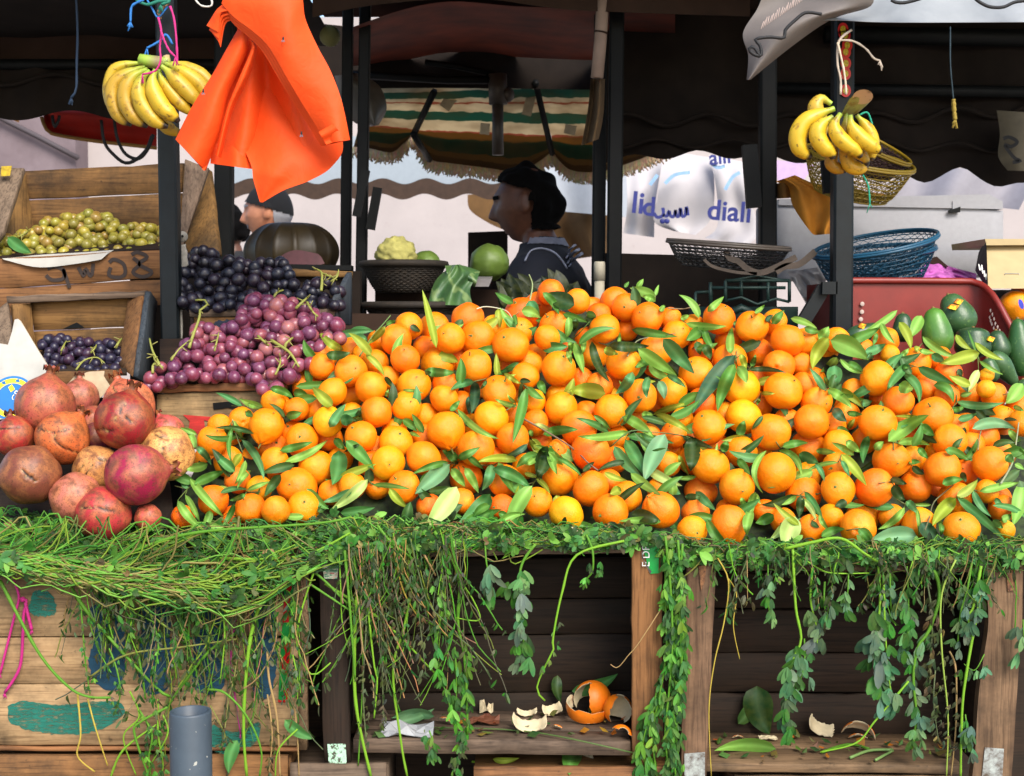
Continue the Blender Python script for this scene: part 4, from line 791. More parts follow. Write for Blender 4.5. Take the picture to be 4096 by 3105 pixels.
s_(Z3, [(1530, 290), (1640, 370), (1675, 530), (1610, 750), (1540, 850), (1510, 1050), (1530, 1300), (1500, 1500)], 15, G2, (.4, 1, 40, 17, 'b')); s_(Z3, [(1470, 340), (1480, 600), (1470, 880)], 7, G2, (.2, 1, 24, 16, 'b'))
s_(Z3, [(1780, 300), (1690, 520), (1690, 860), (1730, 1300), (1720, 1680)], 8, G3, (.3, .9, 20, 11, 'w')); s_(Z3, [(1940, 340), (1890, 600), (1860, 650), (1870, 790)], 13, G1, (.1, .9, 20, 15, 'b')); s_(Z3, [(1920, 600), (1850, 1000), (1820, 1250), (1810, 1680)], 13, G1)
s_(Z3, [(1740, 880), (1780, 1000), (1780, 1350), (1750, 1670)], 8, TA, (0, .8, 20, 11, 'w')); s_(Z3, [(1480, 1070), (1270, 1320), (1150, 1460), (920, 1520)], 9, G1); s_(Z3, [(1600, 450), (1630, 700), (1610, 1100)], 7, WI, (.1, 1, 40, 14, 'w'))
s_(Z3, [(700, 230), (870, 190), (1050, 165), (1200, 260), (1330, 340)], 15, G1); s_(Z3, [(740, 240), (900, 350), (1000, 385), (1230, 385)], 8, G1); s_(Z3, [(1650, 1000), (1640, 1200), (1670, 1450)], 6, WI, (0, 1, 30, 12, 'w')); s_(Z3, [(1880, 320), (1850, 500), (1810, 640), (1790, 860)], 10, G2, (.2, 1, 26, 15, 'b'))
s_(Z3, [(1960, 900), (1900, 1000), (1830, 960)], 5, G2, (.2, 1, 12, 12, 'b')); s_(Z3, [(1840, 1280), (1850, 1400), (1840, 1520)], 6, G2, (0, 1, 16, 14, 'b')); s_(Z3, [(2205, 680), (2212, 800), (2220, 900)], 6, G2, (0, 1, 12, 18, 'b'))
s_(Z3, [(600, 360), (640, 380), (620, 470)], 5, G2, (.2, 1, 12, 10, 'mix')); s_(Z3, [(1510, 300), (1490, 360), (1480, 400)], 6, G1, (.3, 1, 6, 16, 'g')); s_(Z3, [(1720, 280), (1740, 420), (1710, 560)], 5, WI, (0, 1, 20, 10, 'w'))
ZONES = [(0, 1225, "across the stencilled crate"), (1225, 1440, "by the dark upright"), (1440, 2510, "in the centre crate's opening"), (2510, 2780, "between the two middle uprights"), (2780, 4200, "in the right crate's opening")]
BLU = [lin(92, 138, 96), lin(76, 122, 82), lin(110, 154, 110), lin(64, 104, 70)]
zl = {}
for k, (z, pts, w, col, leaf, lab) in enumerate(ST):
    q = [zp(z, x, y) for x, y in pts]; mx = sum(x for x, y in q) / len(q)
    for zi, (a, b_, nm) in enumerate(ZONES):
        if a <= mx < b_: zl.setdefault((zi, leaf is not None), []).append((mx, k))
zr = {k: (i, zi, lf) for (zi, lf), l in zl.items() for i, (mx, k) in enumerate(sorted(l))}
TN = {G1: 'bright green', G2: 'green', G3: 'pale green', OL: 'olive', TA: 'tan', WI: 'withered', YL: 'yellowed'}
for k, (z, pts, w, col, leaf, lab) in enumerate(ST):
    random.seed(900 + k); Y = FY - .018 - random.uniform(.0, .022)
    q = resample([Vector((*zp(z, x, y), 0)) for x, y in pts], 26)
    pts3 = [P(p.x, p.y, Y - .01 * math.sin(i / 25 * PI) + (.05 if i == 0 and not (z is Z1) else 0) * 0) for i, p in enumerate(q)]
    i_, zi, lf = zr[k]
    o = thing('hanging_vine', pts3[0], f"{TN[col]} {'leafy strand' if leaf else 'bare stem'} hanging {ZONES[zi][2]}, {ORDL[min(i_, 24)]}", 'stem', 'stems and strands hanging from the fodder')
    m = MB(); r = mpp(Y) * w / 2
    m.tube(pts3, [r * (1 - .35 * i / 25) * (1.18 if i % 7 == 3 else 1) for i in range(26)], 6, [tuple(c * random.uniform(.95, 1.05) for c in col) for _ in range(26) for _ in range(6)])
    m.build('stalk', GREENS, o)
    if leaf:
        a, b_, n, sz, kind = leaf; m = MB(); n = int(n * (.55 if kind in 'bg' else .8)) + 1
        for j in range(n):
            s = a + (b_ - a) * (j + random.random()) / n; i = min(24, int(s * 25)); p = pts3[i].lerp(pts3[i + 1], s * 25 - i)
            p = p + Vector((random.gauss(0, .007), -random.uniform(-.006, .012), random.uniform(-.008, .004)))
            d = Vector((random.uniform(-.5, .5), random.uniform(-.4, .1), -1)).normalized()
            pal = {'g': GC[:4] + [GC[4]], 'b': BLU + GC[:1], 'w': [WI, lin(126, 124, 86), lin(82, 96, 62), lin(110, 96, 66)], 'mix': GC[:5] + [WI, lin(70, 90, 58)]}[kind]
            c = tuple(x * random.uniform(.5, 1.0) for x in random.choice(pal)); L = sz * mpp(Y) * random.uniform(1.9, 3.3) * (1.35 if kind in 'bg' else 1)
            if kind == 'w': leaflet(m, p, d, Vector((random.uniform(-1, 1), -.6, .2)).normalized(), L, L * .35, c, random.uniform(.2, 1.0)); leaflet(m, p, Matrix.Rotation(.6, 3, 'Y') @ d, Vector((random.uniform(-1, 1), -.6, .2)).normalized(), L * .8, L * .3, c, random.uniform(.2, 1.0))
            else: trifoliate(m, p, d, L, c, random.uniform(.15, .6), .37 if kind == 'b' else .3)
        m.build('leaves', GREENS, o)
hm = MB(); random.seed(77)
for i in range(290):   # stringy tangle hanging at the left and left centre
    x = random.choice((random.uniform(300, 1240), random.uniform(300, 1240), random.uniform(1390, 1900), random.uniform(1390, 1700), random.uniform(2760, 4060))); y = interp(YB, x) - random.uniform(0, 70); L = random.uniform(80, 760 if x < 1900 else 330); n = 14; a = random.gauss(0, .25); p3 = []; Y = FY - random.uniform(.01, .055)
    if x < 600: L *= .6
    c = tuple(k * random.uniform(.6, 1.1) for k in random.choice([G1, G2, G2, OL, WI, WI, TA])); px, py = x, y; cu = random.gauss(0, .06)
    for j in range(n): p3.append(P(px, py, Y)); px += math.sin(a) * L / n; py += math.cos(a) * L / n; a += cu + random.gauss(0, .14); a *= .93
    hm.tube(p3, random.uniform(.0007, .0017), 4, c, cap=False)
    for j in range(random.choice((0, 5, 10, 18))):
        k = random.randrange(3, n); q = p3[k] + Vector((random.gauss(0, .004), -.004, 0)); d = Vector((random.uniform(-.8, .8), random.uniform(-.4, .1), -1)).normalized(); w_ = tuple(k2 * random.uniform(.5, 1.1) for k2 in random.choice([WI, lin(70, 84, 50), lin(58, 76, 44), GC[0], GC[3]]))
        leaflet(hm, q, d, Vector((random.uniform(-1, 1), -.7, .2)).normalized(), random.uniform(.008, .024), random.uniform(.003, .008), w_, random.uniform(-.2, 1.0))
tag(hm.build('hanging_tangle', GREENS, loc=P(900, 2500, FY)), 'stringy withered tangle of thin fodder stems hanging over the crates', 'greens', None, 'stuff')
# pink and magenta strings on the left crate
PINK = M('pink_string'); PINK.base(PINK.attr()); PINK.set(Roughness=.7)
def string(lab, pts, w, col, Y=FY - .01, name='string', knot=None, z=Z1, par=None):
    q = resample([Vector((*zp(z, x, y), 0)) for x, y in pts], 18); m = MB()
    p3 = [P(p.x, p.y, Y - random.uniform(0, .002)) for p in q]; m.tube(p3, mpp(Y) * w / 2, 5, col)
    if knot: m.ball(P(*zp(z, *knot), Y), mpp(Y) * w * .9, 8, 6, col)
    for a in range(4):
        e = p3[-1] + Vector((random.uniform(-.004, .004), -.001, -random.uniform(.006, .012))); m.tube([p3[-1], e], mpp(Y) * w / 6, 4, col)
    tag(m.build(name, PINK.m, loc=p3[0]), lab, 'string'); return p3
MG = lin(176, 28, 112)
string('magenta string knotted on the stencilled crate, longer strand running to the left edge', [(85, 430), (120, 530), (95, 640), (30, 900), (0, 1020)], 11, MG)
string('magenta string with frayed end hanging in a loop beside the teal paint patch', [(130, 545), (170, 560), (150, 640), (145, 760), (125, 980), (30, 1140)], 13, MG, knot=(145, 550))
string('short frayed magenta tail below the string knot', [(160, 570), (175, 640), (200, 740)], 14, MG)
string('magenta string end poking from the greens above the blue letter', [(1450, 500), (1410, 550), (1370, 590)], 14, MG)
string('thin purple string hanging down over the last blue letter', [(1535, 480), (1500, 640), (1460, 880), (1480, 1120), (1520, 1400)], 7, lin(170, 40, 120))
# ---- what lies inside the open crates
PEELO = plain('peel_outside', lin(238, 124, 18), .45, 0, .15, 40, .2); PITH = plain('peel_pith', lin(206, 190, 154), .8, 0, .12, 60, .3)
def peel(lab, c, R, th0, th1, ph0, ph1, rot, parent=None):
    m = MB(); rows = []; rows2 = []; n1, n2 = 10, 16; rr = random.Random(int(c[0] * 1000))
    RM = Matrix.Rotation(rot[2], 3, 'Z') @ Matrix.Rotation(rot[1], 3, 'Y') @ Matrix.Rotation(rot[0], 3, 'X')
    for i in range(n1 + 1):
        r1, r2 = [], []
        for j in range(n2 + 1):
            u = i / n1; v = j / n2; ed = .05 * noise.noise(Vector((i * .9, j * .7, c[0] * 9))); edge = 1 if i in (0, n1) or j in (0, n2) else 0
            th = th0 + (th1 - th0) * u + edge * ed * 2.4; ph = ph0 + (ph1 - ph0) * v + edge * ed * 2.4
            d = RM @ Vector((math.sin(th) * math.cos(ph), math.sin(th) * math.sin(ph), math.cos(th)))
            r1.append(Vector(c) + d * R); r2.append(Vector(c) + d * (R - .004 * (1 - edge * .7)))
        rows.append(r1); rows2.append(r2)
    m.grid(rows, m=0); m.grid([r[::-1] for r in rows2], m=1)
    per = lambda R_: R_[0] + [r[-1] for r in R_[1:]] + R_[-1][::-1][1:] + [r[0] for r in R_[::-1]][1:]
    m.grid([per(rows2), per(rows)], m=1)
    zmin = min(v.z for v in m.v); yv = c[2] - R  # keep the lowest point on the floor
    o = m.build('orange_peel', [PEELO, PITH], loc=c); tag(o, lab, 'peel', 'orange peels in the open crates'); return o, zmin
def lay(lab, z, x, y, rpx, th0, th1, ph0, ph1, rot, floor, dz=0):
    # find the spot of the crate floor behind this photograph point
    px, py = zp(z, x, y); d = ray(px, py); t = (floor - H) / d.z; Y = min(d.y * t, FY + BK - .05) if d.z < 0 else FY + .1
    Y = max(FY + .01, Y); R = rpx * z[2] * mpp(Y); c = P(px, py, Y)
    o, zm = peel(lab, c, R, th0, th1, ph0, ph1, rot); o.location.z += floor + .001 + dz - zm
lay('largest curl of orange peel, a hollow spiral, by the orange-brown upright', Z2, 1690, 1265, 122, .1, 1.95, 4.5, 9.3, (.3, -.15, 0), fz, .012)
lay('loose loop of orange peel round the foot of the largest curl', Z2, 1660, 1310, 140, 1.5, 2.1, 2.3, 6.9, (.2, .1, 0), fz)
lay('upright hollow peel half showing white pith, against the orange-brown upright', Z2, 1850, 1330, 95, .3, 2.5, -.75, 3.8, (.2, .1, .3), fz)
lay('long crescent peel lying white side up in the centre crate', Z2, 1300, 1400, 120, 1.2, 2.0, .35, 2.8, (-.9, .12, .1), fz)
lay('small white crescent peel near the back boards of the centre crate', Z2, 1275, 1300, 75, 1.3, 1.85, .5, 2.6, (-.9, 0, 0), fz)
lay('bitten peel piece with white pith left of the big spiral peel', Z2, 1440, 1295, 70, 1.0, 2.0, .3, 2.8, (-.7, -.1, .3), fz)
lay('jagged orange peel scrap under the hollow half peel', Z2, 1870, 1460, 80, .5, 1.3, 0, 2.6, (.9, .2, 0), fz)
lay('tiny orange peel chip between the big spiral and the upright', Z2, 1460, 1368, 55, .2, .8, 0, 2.2, (.3, 0, 0), fz)
lay('orange scrap half hidden by strands at the left of the centre crate', Z2, 750, 1340, 60, .3, 1.1, 0, 2.6, (.4, .2, 0), fz)
lay('wide white strip of peel on the ledge under the orange-brown upright', Z2, 1750, 1560, 130, 1.2, 1.85, .4, 2.7, (-.9, .25, .1), fz - .075)
lay('orange strip of peel behind the upright leaf at the crate foot', Z2, 1600, 1590, 110, 1.3, 1.6, .3, 2.4, (.3, .2, .2), fz - .075)
lay('curved peel lying white side up, left one in the right crate', Z3, 960, 1370, 110, 1.15, 2.0, .5, 2.6, (-.6, .5, .2), fz3)
lay('arched brown-edged peel, right one in the right crate', Z3, 1160, 1350, 110, .5, 1.4, -.4, 2.9, (.2, .1, .1), fz3)
lay('flat orange peel scrap in front of the arched peel', Z3, 1160, 1400, 85, .2, .8, 0, 3, (.1, 0, 0), fz3)
lay('small orange scrap at the left back of the right crate', Z3, 400, 1370, 55, .2, .8, 0, 3, (.1, 0, 0), fz3)
# white peel fragment on the greens
o, zm = peel('white inside-out peel fragment on the greens below the yellowish front orange', P(2330, 2122, 2.80), .026, 1.1, 2.0, .4, 2.7, (-.8, .3, 0))
PITHM = PITH
# paper scrap, pomegranate skin, leaves on the crate floors
def onfloor(z, x, y, floor):
    px, py = zp(z, x, y); d = ray(px, py); t = (floor - H) / d.z; Y = max(FY + .004, min(d.y * t, FY + BK - .02)); p = P(px, py, Y); p.z = floor; return p
paper = plain('crumpled_paper', lin(160, 162, 164), .8, 0, .1)
def scrap(lab, z, x, y, s, floor, mat, name='paper_scrap', cat='paper', hgt_=.02):
    c = onfloor(z, x, y, floor); m = MB(); rows = [[c + Vector((s * (i / 6 - .5), s * .6 * (j / 5 - .5), .003 + hgt_ * abs(noise.noise(Vector((i * .8, j * .9, x)))))) for j in range(6)] for i in range(7)]
    m.grid(rows); m.grid([[p - Vector((0, 0, .001)) for p in r][::-1] for r in rows]); tag(m.build(name, mat, loc=c, smooth=False), lab, cat)
scrap('crumpled white paper scrap on the centre crate floor at the left', Z2, 520, 1400, .11, fz, paper, hgt_=.04)
scrap('small ragged white scrap at the back of the centre crate', Z2, 1020, 1270, .03, fz, PITH, 'peel_scrap', 'scrap', .04)
scrap('reddish brown dried rind in the middle of the centre crate', Z2, 1000, 1330, .07, fz, plain('dry_rind', lin(110, 62, 38), .7), 'dry_rind', 'rind', .02)
scrap('flat pale paper scrap on the right crate floor', Z3, 590, 1440, .04, fz3, PITH, 'paper_scrap', 'paper', .01)
def crateleaf(lab, z, b, tp, w, c, floor, lie=True):
    m = MB()
    def fy(x, y):
        d = ray(x, y); t = (floor + .004 - H) / d.z; return max(FY - .02, min(d.y * t if d.z < 0 else 9, FY + BK - .01))
    bl(m, zp(z, *b), zp(z, *tp), w * z[2], LC[c], .08, fy, fold=.3, seed=int(b[0]), lift=.003); o = m.build('fallen_leaf', LEAF, loc=P(*zp(z, *b), fy(*zp(z, *b)))); tag(o, lab, 'leaf', 'leaves fallen into the crates')
crateleaf('upright fresh green leaf with stalk at the foot of the centre crate', Z2, (1595, 1470), (1545, 1660), 130, 'm', fz - .07)
crateleaf('dark leaf arching from the back of the centre crate over the spiral peel', Z2, (1560, 1130), (1850, 1020), 90, 'M', fz)
crateleaf('dark leaf hanging left of the spiral peel', Z2, (1470, 1030), (1490, 1200), 70, 'D', fz)
crateleaf('broad light green leaf lying along the right crate front', Z3, (640, 1500), (250, 1510), 90, 'l', fz3)
crateleaf('large dark upright leaf at the back left of the right crate', Z3, (520, 1100), (600, 1410), 200, 'D', fz3)
crateleaf('olive leaf leaning against the large dark leaf in the right crate', Z3, (400, 1340), (520, 1140), 90, 'd', fz3)
crateleaf('folded grey-green leaf lying in the left of the centre crate', Z2, (690, 1290), (420, 1300), 70, 'g', fz)
crateleaf('yellowish leaf crossing the folded leaf in the centre crate', Z2, (440, 1320), (690, 1240), 60, 'g', fz)
crateleaf('narrow leaf on the ledge below the centre crate', Z2, (1060, 1560), (1230, 1550), 40, 'y', fz - .07)
for lab, b_, t_, w_ in (('broad green pod-like leaf standing right of the grey pipe', (1500, 1440), (1445, 1650), 90), ('drooping green leaf poking out right of the stencilled crate', (1800, 1310), (1985, 1430), 80)):
    m = MB(); bl(m, zp(Z1, *b_), zp(Z1, *t_), w_ * K_, LC['M'], .08, lambda x, y: FY - .03, seed=w_); tag(m.build('fallen_leaf', LEAF, loc=P(*zp(Z1, *b_), FY - .03)), lab, 'leaf', 'leaves fallen into the crates')
for lab, z, pts, w, c, fl in (('green stem lying along the ledge below the centre crate', Z2, [(930, 1575), (1060, 1590), (1250, 1600), (1450, 1597)], 13, G1, fz - .075), ('long dark stem crossing the centre crate floor', Z2, [(650, 1360), (1100, 1370), (1450, 1410), (1950, 1520)], 9, lin(84, 110, 60), fz), ('green bean-like stem on the right crate floor', Z3, [(930, 1520), (1100, 1470), (1230, 1500)], 17, G2, fz3), ('cut green stem pointing left on the right crate floor', Z3, [(1110, 1555), (1230, 1510), (1380, 1505)], 17, lin(124, 160, 92), fz3), ('short cut green stem below the bean-like stem', Z3, [(1270, 1570), (1380, 1510)], 16, lin(124, 160, 92), fz3)):
    m = MB(); q = resample([Vector((*zp(z, x, y), 0)) for x, y in pts], 12)
    p3 = []
    for p in q:
        d = ray(p.x, p.y); t = (fl + .004 - H) / d.z; p3.append(P(p.x, p.y, max(FY - .015, min(d.y * t, FY + BK - .02))))
    m.tube(p3, mpp(FY) * w * z[2] / 2 * 1.2, 6, c); tag(m.build('cut_stem', GREENS, loc=p3[0]), lab, 'stem')
# ================================================================ UPPER LEFT: POMEGRANATES, GRAPES, BANANAS, ORANGE BAGS
K = 1400 / 2212
U1, U2, U3, U4 = (0, 0, K), (1300, 0, K), (2700, 0, 1396 / 2212), (0, 1000, K)
U6 = (2700, 1000, 1396 / 2212)
def pom_mat():
    m = M('pomegranate_skin'); v = m.coord(); a = m.attr()
    n = m.noise(1.1, v, 4, .6, .4)
    c = m.mix(m.ramp(n, [(.42, (0, 0, 0)), (.6, (1, 1, 1))]), a, m.mix(.55, a, lin(186, 120, 66)))
    n2 = m.noise(2.2, v, 5, .7); c = m.mix(m.ramp(n2, [(.47, (0, 0, 0)), (.64, (.85, .85, .85))]), c, lin(104, 62, 42))
    sp = m.noise(16, v, 4, .7); c = m.mix(m.ramp(sp, [(.55, (0, 0, 0)), (.63, (.8, .8, .8))]), c, lin(84, 52, 36))
    cr = m.n('ShaderNodeVertexColor'); cr.layer_name = 'Crack'
    c = m.mix(cr.outputs[0], c, m.mix(m.ramp(m.noise(5, v), [(.5, (0, 0, 0)), (.62, (1, 1, 1))]), lin(34, 20, 14), lin(170, 136, 80)))
    m.base(c); m.set(Roughness=.4); m.b.inputs['Specular IOR Level'].default_value = .4
    m.bump(m.noise(30, v, 3), .12, .03); return m.m
POM = pom_mat()
def pomegranate(lab, z, x, y, r, col, Y, axis, cracks=(), seed=0, calyx=True):
    px, py = zp(z, x, y); c = P(px, py, Y); R = r * z[2] * mpp(Y); nu, nv = 72, 48; vs = []; rr = random.Random(seed); cw = []
    q = Vector(axis).normalized().to_track_quat('Z', 'Y'); ox = rr.random() * 40
    # crack polylines are given in the view plane (units of R); kept on the near side
    segs = []
    for cr in cracks:
        for i in range(len(cr) - 1): segs.append((np.array(cr[i]), np.array(cr[i + 1])))
    for i in range(nv + 1):
        th = PI * i / nv
        for j in range(nu):
            ph = 2 * PI * j / nu; d = Vector((math.sin(th) * math.cos(ph), math.sin(th) * math.sin(ph), math.cos(th)))
            rad = 1 + .04 * noise.noise(d * 1.4 + Vector((ox, 0, 0))) + .025 * math.cos(6 * ph + ox) * math.sin(th) ** 2
            if calyx: rad += .16 * math.exp(-(th / .26) ** 2)
            w = q @ (d * rad * Vector((1, 1, .94)).z if False else d * rad)
            k = 0
            if w.y < .25:
                for a, b_ in segs:
                    p = np.array((w.x, w.z)); ab = b_ - a; t = min(1, max(0, float((p - a) @ ab / max(1e-6, ab @ ab)))); dd = np.linalg.norm(p - a - ab * t) + .02 * noise.noise(Vector((w.x * 9, w.z * 9, ox)))
                    k = max(k, 1 - max(0, dd - .012) / .045)
            k = min(1, max(0, k)); w = w * (1 - .05 * k); vs.append(w * R); cw.append(k)
    fs = [(i * nu + j, (i + 1) * nu + j, (i + 1) * nu + (j + 1) % nu, i * nu + (j + 1) % nu) for i in range(nv) for j in range(nu)]
    me = bpy.data.meshes.new('pomegranate'); me.from_pydata([tuple(v / R) for v in vs], [], fs); me.polygons.foreach_set('use_smooth', [True] * len(fs)); me.materials.append(POM)
    for nm, arr in (('Col', np.tile(np.array((*col, 1)), (len(vs), 1))), ('Crack', np.stack([np.array(cw)] * 3 + [np.ones(len(cw))], 1))):
        at = me.color_attributes.new(nm, 'FLOAT_COLOR', 'POINT'); at.data.foreach_set('color', arr.astype(np.float32).ravel())
    o = obj('pomegranate', me); o.location = c; o.scale = (R, R, R); tag(o, lab, 'pomegranate', 'pomegranates heaped at the left')
    if calyx:
        m = MB(); n = 6; rows = []
        for k2, (zz_, rr_) in enumerate(((1.08, .16), (1.2, .15), (1.3, .19), (1.42, .27))):
            row = []
            for j in range(24):
                a = 2 * PI * j / 24; notch = (abs(math.sin(a * 3)) ** .7) if k2 == 3 else 1
                row.append(q @ Vector((rr_ * math.cos(a), rr_ * math.sin(a), zz_ - (1 - notch) * .22)))
            rows.append(row)
        m.grid(rows, tuple(x * .8 for x in col), close=True); m.grid([[p * .985 for p in r][::-1] for r in rows], lin(70, 44, 32), close=True)
        cme = m.build('crown', POM, None); cme.parent = o
    return o
PK, RD, DR, OR_, BR, TN_, MGT, PKP = lin(166, 78, 64), lin(158, 44, 40), lin(138, 28, 34), lin(196, 98, 50), lin(116, 62, 46), lin(188, 132, 74), lin(146, 26, 60), lin(176, 92, 80)
pomegranate('dusty pink pomegranate with its crown up, beside the printed cardboard', U4, 285, 985, 185, PK, 3.06, (.15, .1, 1), seed=1)
pomegranate('small pink pomegranate behind, under the torn cardboard flap', U4, 505, 935, 118, PKP, 3.2, (-.1, .3, 1), seed=2)
pomegranate('orange-pink pomegranate with split crown, half behind the deep red one', U4, 815, 985, 168, lin(214, 108, 78), 3.12, (-.45, .1, 1), [[(-.5, .75), (-.2, .5)]], 3)
pomegranate('deep red pomegranate with two dark gashes, in front of the pile top', U4, 788, 1080, 187, DR, 2.99, (.25, .1, 1), [[(-.85, -.28), (-.5, -.2), (-.3, -.3), (-.08, -.22)], [(.22, .62), (.1, .35), (-.1, .05)], [(.3, .2), (.48, .0)]], 4)
pomegranate('orange pomegranate with a long tan Y-shaped split', U4, 395, 1190, 172, OR_, 2.99, (.6, .2, .8), [[(-.85, .45), (-.4, .36), (0, .3), (.5, .42)], [(.0, .3), (.05, 0), (.3, -.25), (.72, -.5)]], 5)
pomegranate('red pomegranate cut by the left edge of the pile', U4, 88, 1180, 130, RD, 3.0, (-.3, .4, .8), [[(-.4, .45), (.5, .5)]], 6)
pomegranate('brownish dull pomegranate with a small star split, lower left', U4, 188, 1420, 190, BR, 2.9, (-.3, .9, .2), [[(.1, .25), (.3, .05), (.5, -.12)], [(.22, .02), (.42, .05)]], 7, False)
pomegranate('pinkish pomegranate behind with crown to the upper left', U4, 590, 1090, 105, PK, 3.14, (-.8, -.2, .7), seed=8)
pomegranate('pink pomegranate low behind the tan cracked one', U4, 1060, 1150, 108, lin(206, 84, 84), 3.14, (-.5, .1, .9), seed=9)
pomegranate('yellow-tan pomegranate with dark cracks, next to the oranges', U4, 1055, 1285, 172, lin(222, 164, 92), 3.0, (.1, .8, .6), [[(-.25, .75), (.2, .6)], [(.1, .3), (.05, -.1), (-.15, -.55)]], 10, False)
pomegranate('tan pomegranate with two slits, between the brown and the magenta ones', U4, 615, 1390, 155, TN_, 2.97, (.2, .9, .4), [[(-.3, .3), (-.6, -.1)], [(.1, .3), (-.2, -.1), (-.4, -.5)], [(.3, .55), (.6, .45)]], 11, False)
pomegranate('large magenta pomegranate in the middle front', U4, 862, 1420, 197, MGT, 2.88, (.95, .1, .15), [[(-.85, .35), (-.75, .5)]], 12)
pomegranate('speckled pinkish pomegranate low in front of the tan one', U4, 480, 1570, 165, lin(190, 110, 90), 2.9, (.1, .9, .3), [], 13, False)
pomegranate('red pomegranate sunk in the greens at the front', U4, 655, 1665, 172, lin(176, 50, 54), 2.87, (.1, .9, .3), [[(-.6, .3), (0, .36), (.6, .2)]], 14, False)
pomegranate('small reddish pomegranate showing between greens and oranges', U4, 935, 1690, 85, lin(190, 84, 70), 2.89, (0, .9, .3), [], 15, False)
pomegranate('dark purple pomegranate in the shade under the deep red one', U4, 610, 1190, 105, lin(110, 40, 60), 3.1, (0, .9, .2), [], 16, False)
# card between them
CARD = M('white_card'); v = CARD.coord(); CARD.base(CARD.ramp(CARD.noise(14, v, 4), [(.3, lin(158, 156, 148)), (.7, lin(184, 182, 174))])); CARD.set(Roughness=.8)
KRAFT = plain('kraft_card', lin(190, 172, 140), .85, 0, .2, 40, .2)
def sheet(name, poly, Yf, th, mats, lab, cat, parent=None):
    vs = [P(x, y, Yf(x, y)) for x, y in poly]; n = len(vs); m = MB(); bk = [v + Vector((0, th, 0)) for v in vs]
    m.add(vs, [tuple(range(n))[::-1]], m=0); m.add(bk, [tuple(range(n))], m=1)
    m.add(vs + bk, [(i, (i + 1) % n, n + (i + 1) % n, n + i) for i in range(n)], m=1)
    o = m.build(name, mats, parent, smooth=False, loc=None if parent else vs[0])
    if lab: tag(o, lab, cat)
    return o
cf = lambda x, y: 3.13 + (1650 - y) * .00022
o = sheet('cardboard', [zp(U4, *p) for p in ((-60, 560), (-10, 590), (50, 600), (75, 520), (92, 440), (112, 436), (130, 450), (235, 625), (345, 800), (335, 830), (270, 850), (160, 990), (90, 1060), (-60, 1080))], cf, .004, [CARD.m, KRAFT], 'torn white cardboard sheet with blue oval SCB print leaning behind the pomegranates', 'cardboard')
bluep, yelp = plain('blue_print', lin(24, 110, 178), .6, 0, .1), plain('yellow_print', lin(240, 214, 40), .6, 0, .1)
m = MB(); yf = cf; ctr = (75, 935)
def ell(a, b_, ang, y0, lift, mat, nm, k0=0, k1=2 * PI, w=None):
    mm = MB(); n = 40; ca, sa = math.cos(ang), math.sin(ang); out = []
    for i in range(n + (1 if w else 0)):
        t = k0 + (k1 - k0) * i / n; X, Yy = a * math.cos(t), b_ * math.sin(t); out.append(zp(U4, ctr[0] + X * ca - Yy * sa, ctr[1] + X * sa + Yy * ca))
    if w:
        inn = []
        for i in range(n + 1):
            t = k0 + (k1 - k0) * i / n; X, Yy = (a - w) * math.cos(t), (b_ - w) * math.sin(t); inn.append(zp(U4, ctr[0] + X * ca - Yy * sa, ctr[1] + X * sa + Yy * ca))
        mm.grid([[P(x, y, yf(x, y) - lift) for x, y in out], [P(x, y, yf(x, y) - lift) for x, y in inn]])
    else: mm.add([P(x, y, yf(x, y) - lift) for x, y in out], [tuple(range(n))[::-1]])
    ob = mm.build(nm, mat, None, smooth=False); ob.parent = o; ob.location = -o.location; return ob
ell(150, 135, -.5, 0, .0012, bluep, 'oval_print'); ell(134, 120, -.5, 0, .0020, yelp, 'oval_print', w=30); ell(104, 92, -.5, 0, .0028, CARD.m, 'oval_print', w=5); ell(96, 85, -.5, 0, .0024, bluep, 'oval_print')
for a in np.linspace(0, 2 * PI, 9)[:-1]:
    mm = MB(); X, Y_ = 118 * math.cos(a), 106 * math.sin(a); p = zp(U4, ctr[0] + X * math.cos(-.5) - Y_ * math.sin(-.5), ctr[1] + X * math.sin(-.5) + Y_ * math.cos(-.5))
    mm.add([P(p[0] + dx, p[1] + dy, yf(*p) - .003) for dx, dy in ((-9, -4), (4, -9), (9, 4), (-4, 9))], [(0, 1, 2, 3)]); ob = mm.build('oval_print', bluep, None, smooth=False); ob.parent = o; ob.location = -o.location
me = text_mesh('SCB', .021, extrude=.0003); me.materials.append(white); lt = obj('lettering', me, o); p = zp(U4, 98, 935); lt.location = P(*p, cf(*p) - .0038) - o.location; lt.rotation_euler = (math.radians(90), math.radians(-62), 0)
mm = MB(); mm.add([P(*zp(U4, x, y), cf(*zp(U4, x, y)) - .0032) for x, y in ((52, 868), (75, 850), (95, 880), (68, 900))], [(0, 1, 2, 3)]); ob = mm.build('oval_print', yelp, None, smooth=False); ob.parent = o; ob.location = -o.location
sheet('cardboard_flap', [zp(U4, *p) for p in ((425, 850), (470, 800), (560, 770), (660, 765), (655, 800), (700, 870), (640, 930), (600, 960), (430, 900))], lambda x, y: 3.22, .004, [KRAFT, KRAFT], 'torn kraft cardboard flap standing behind the small pink pomegranate', 'cardboard')
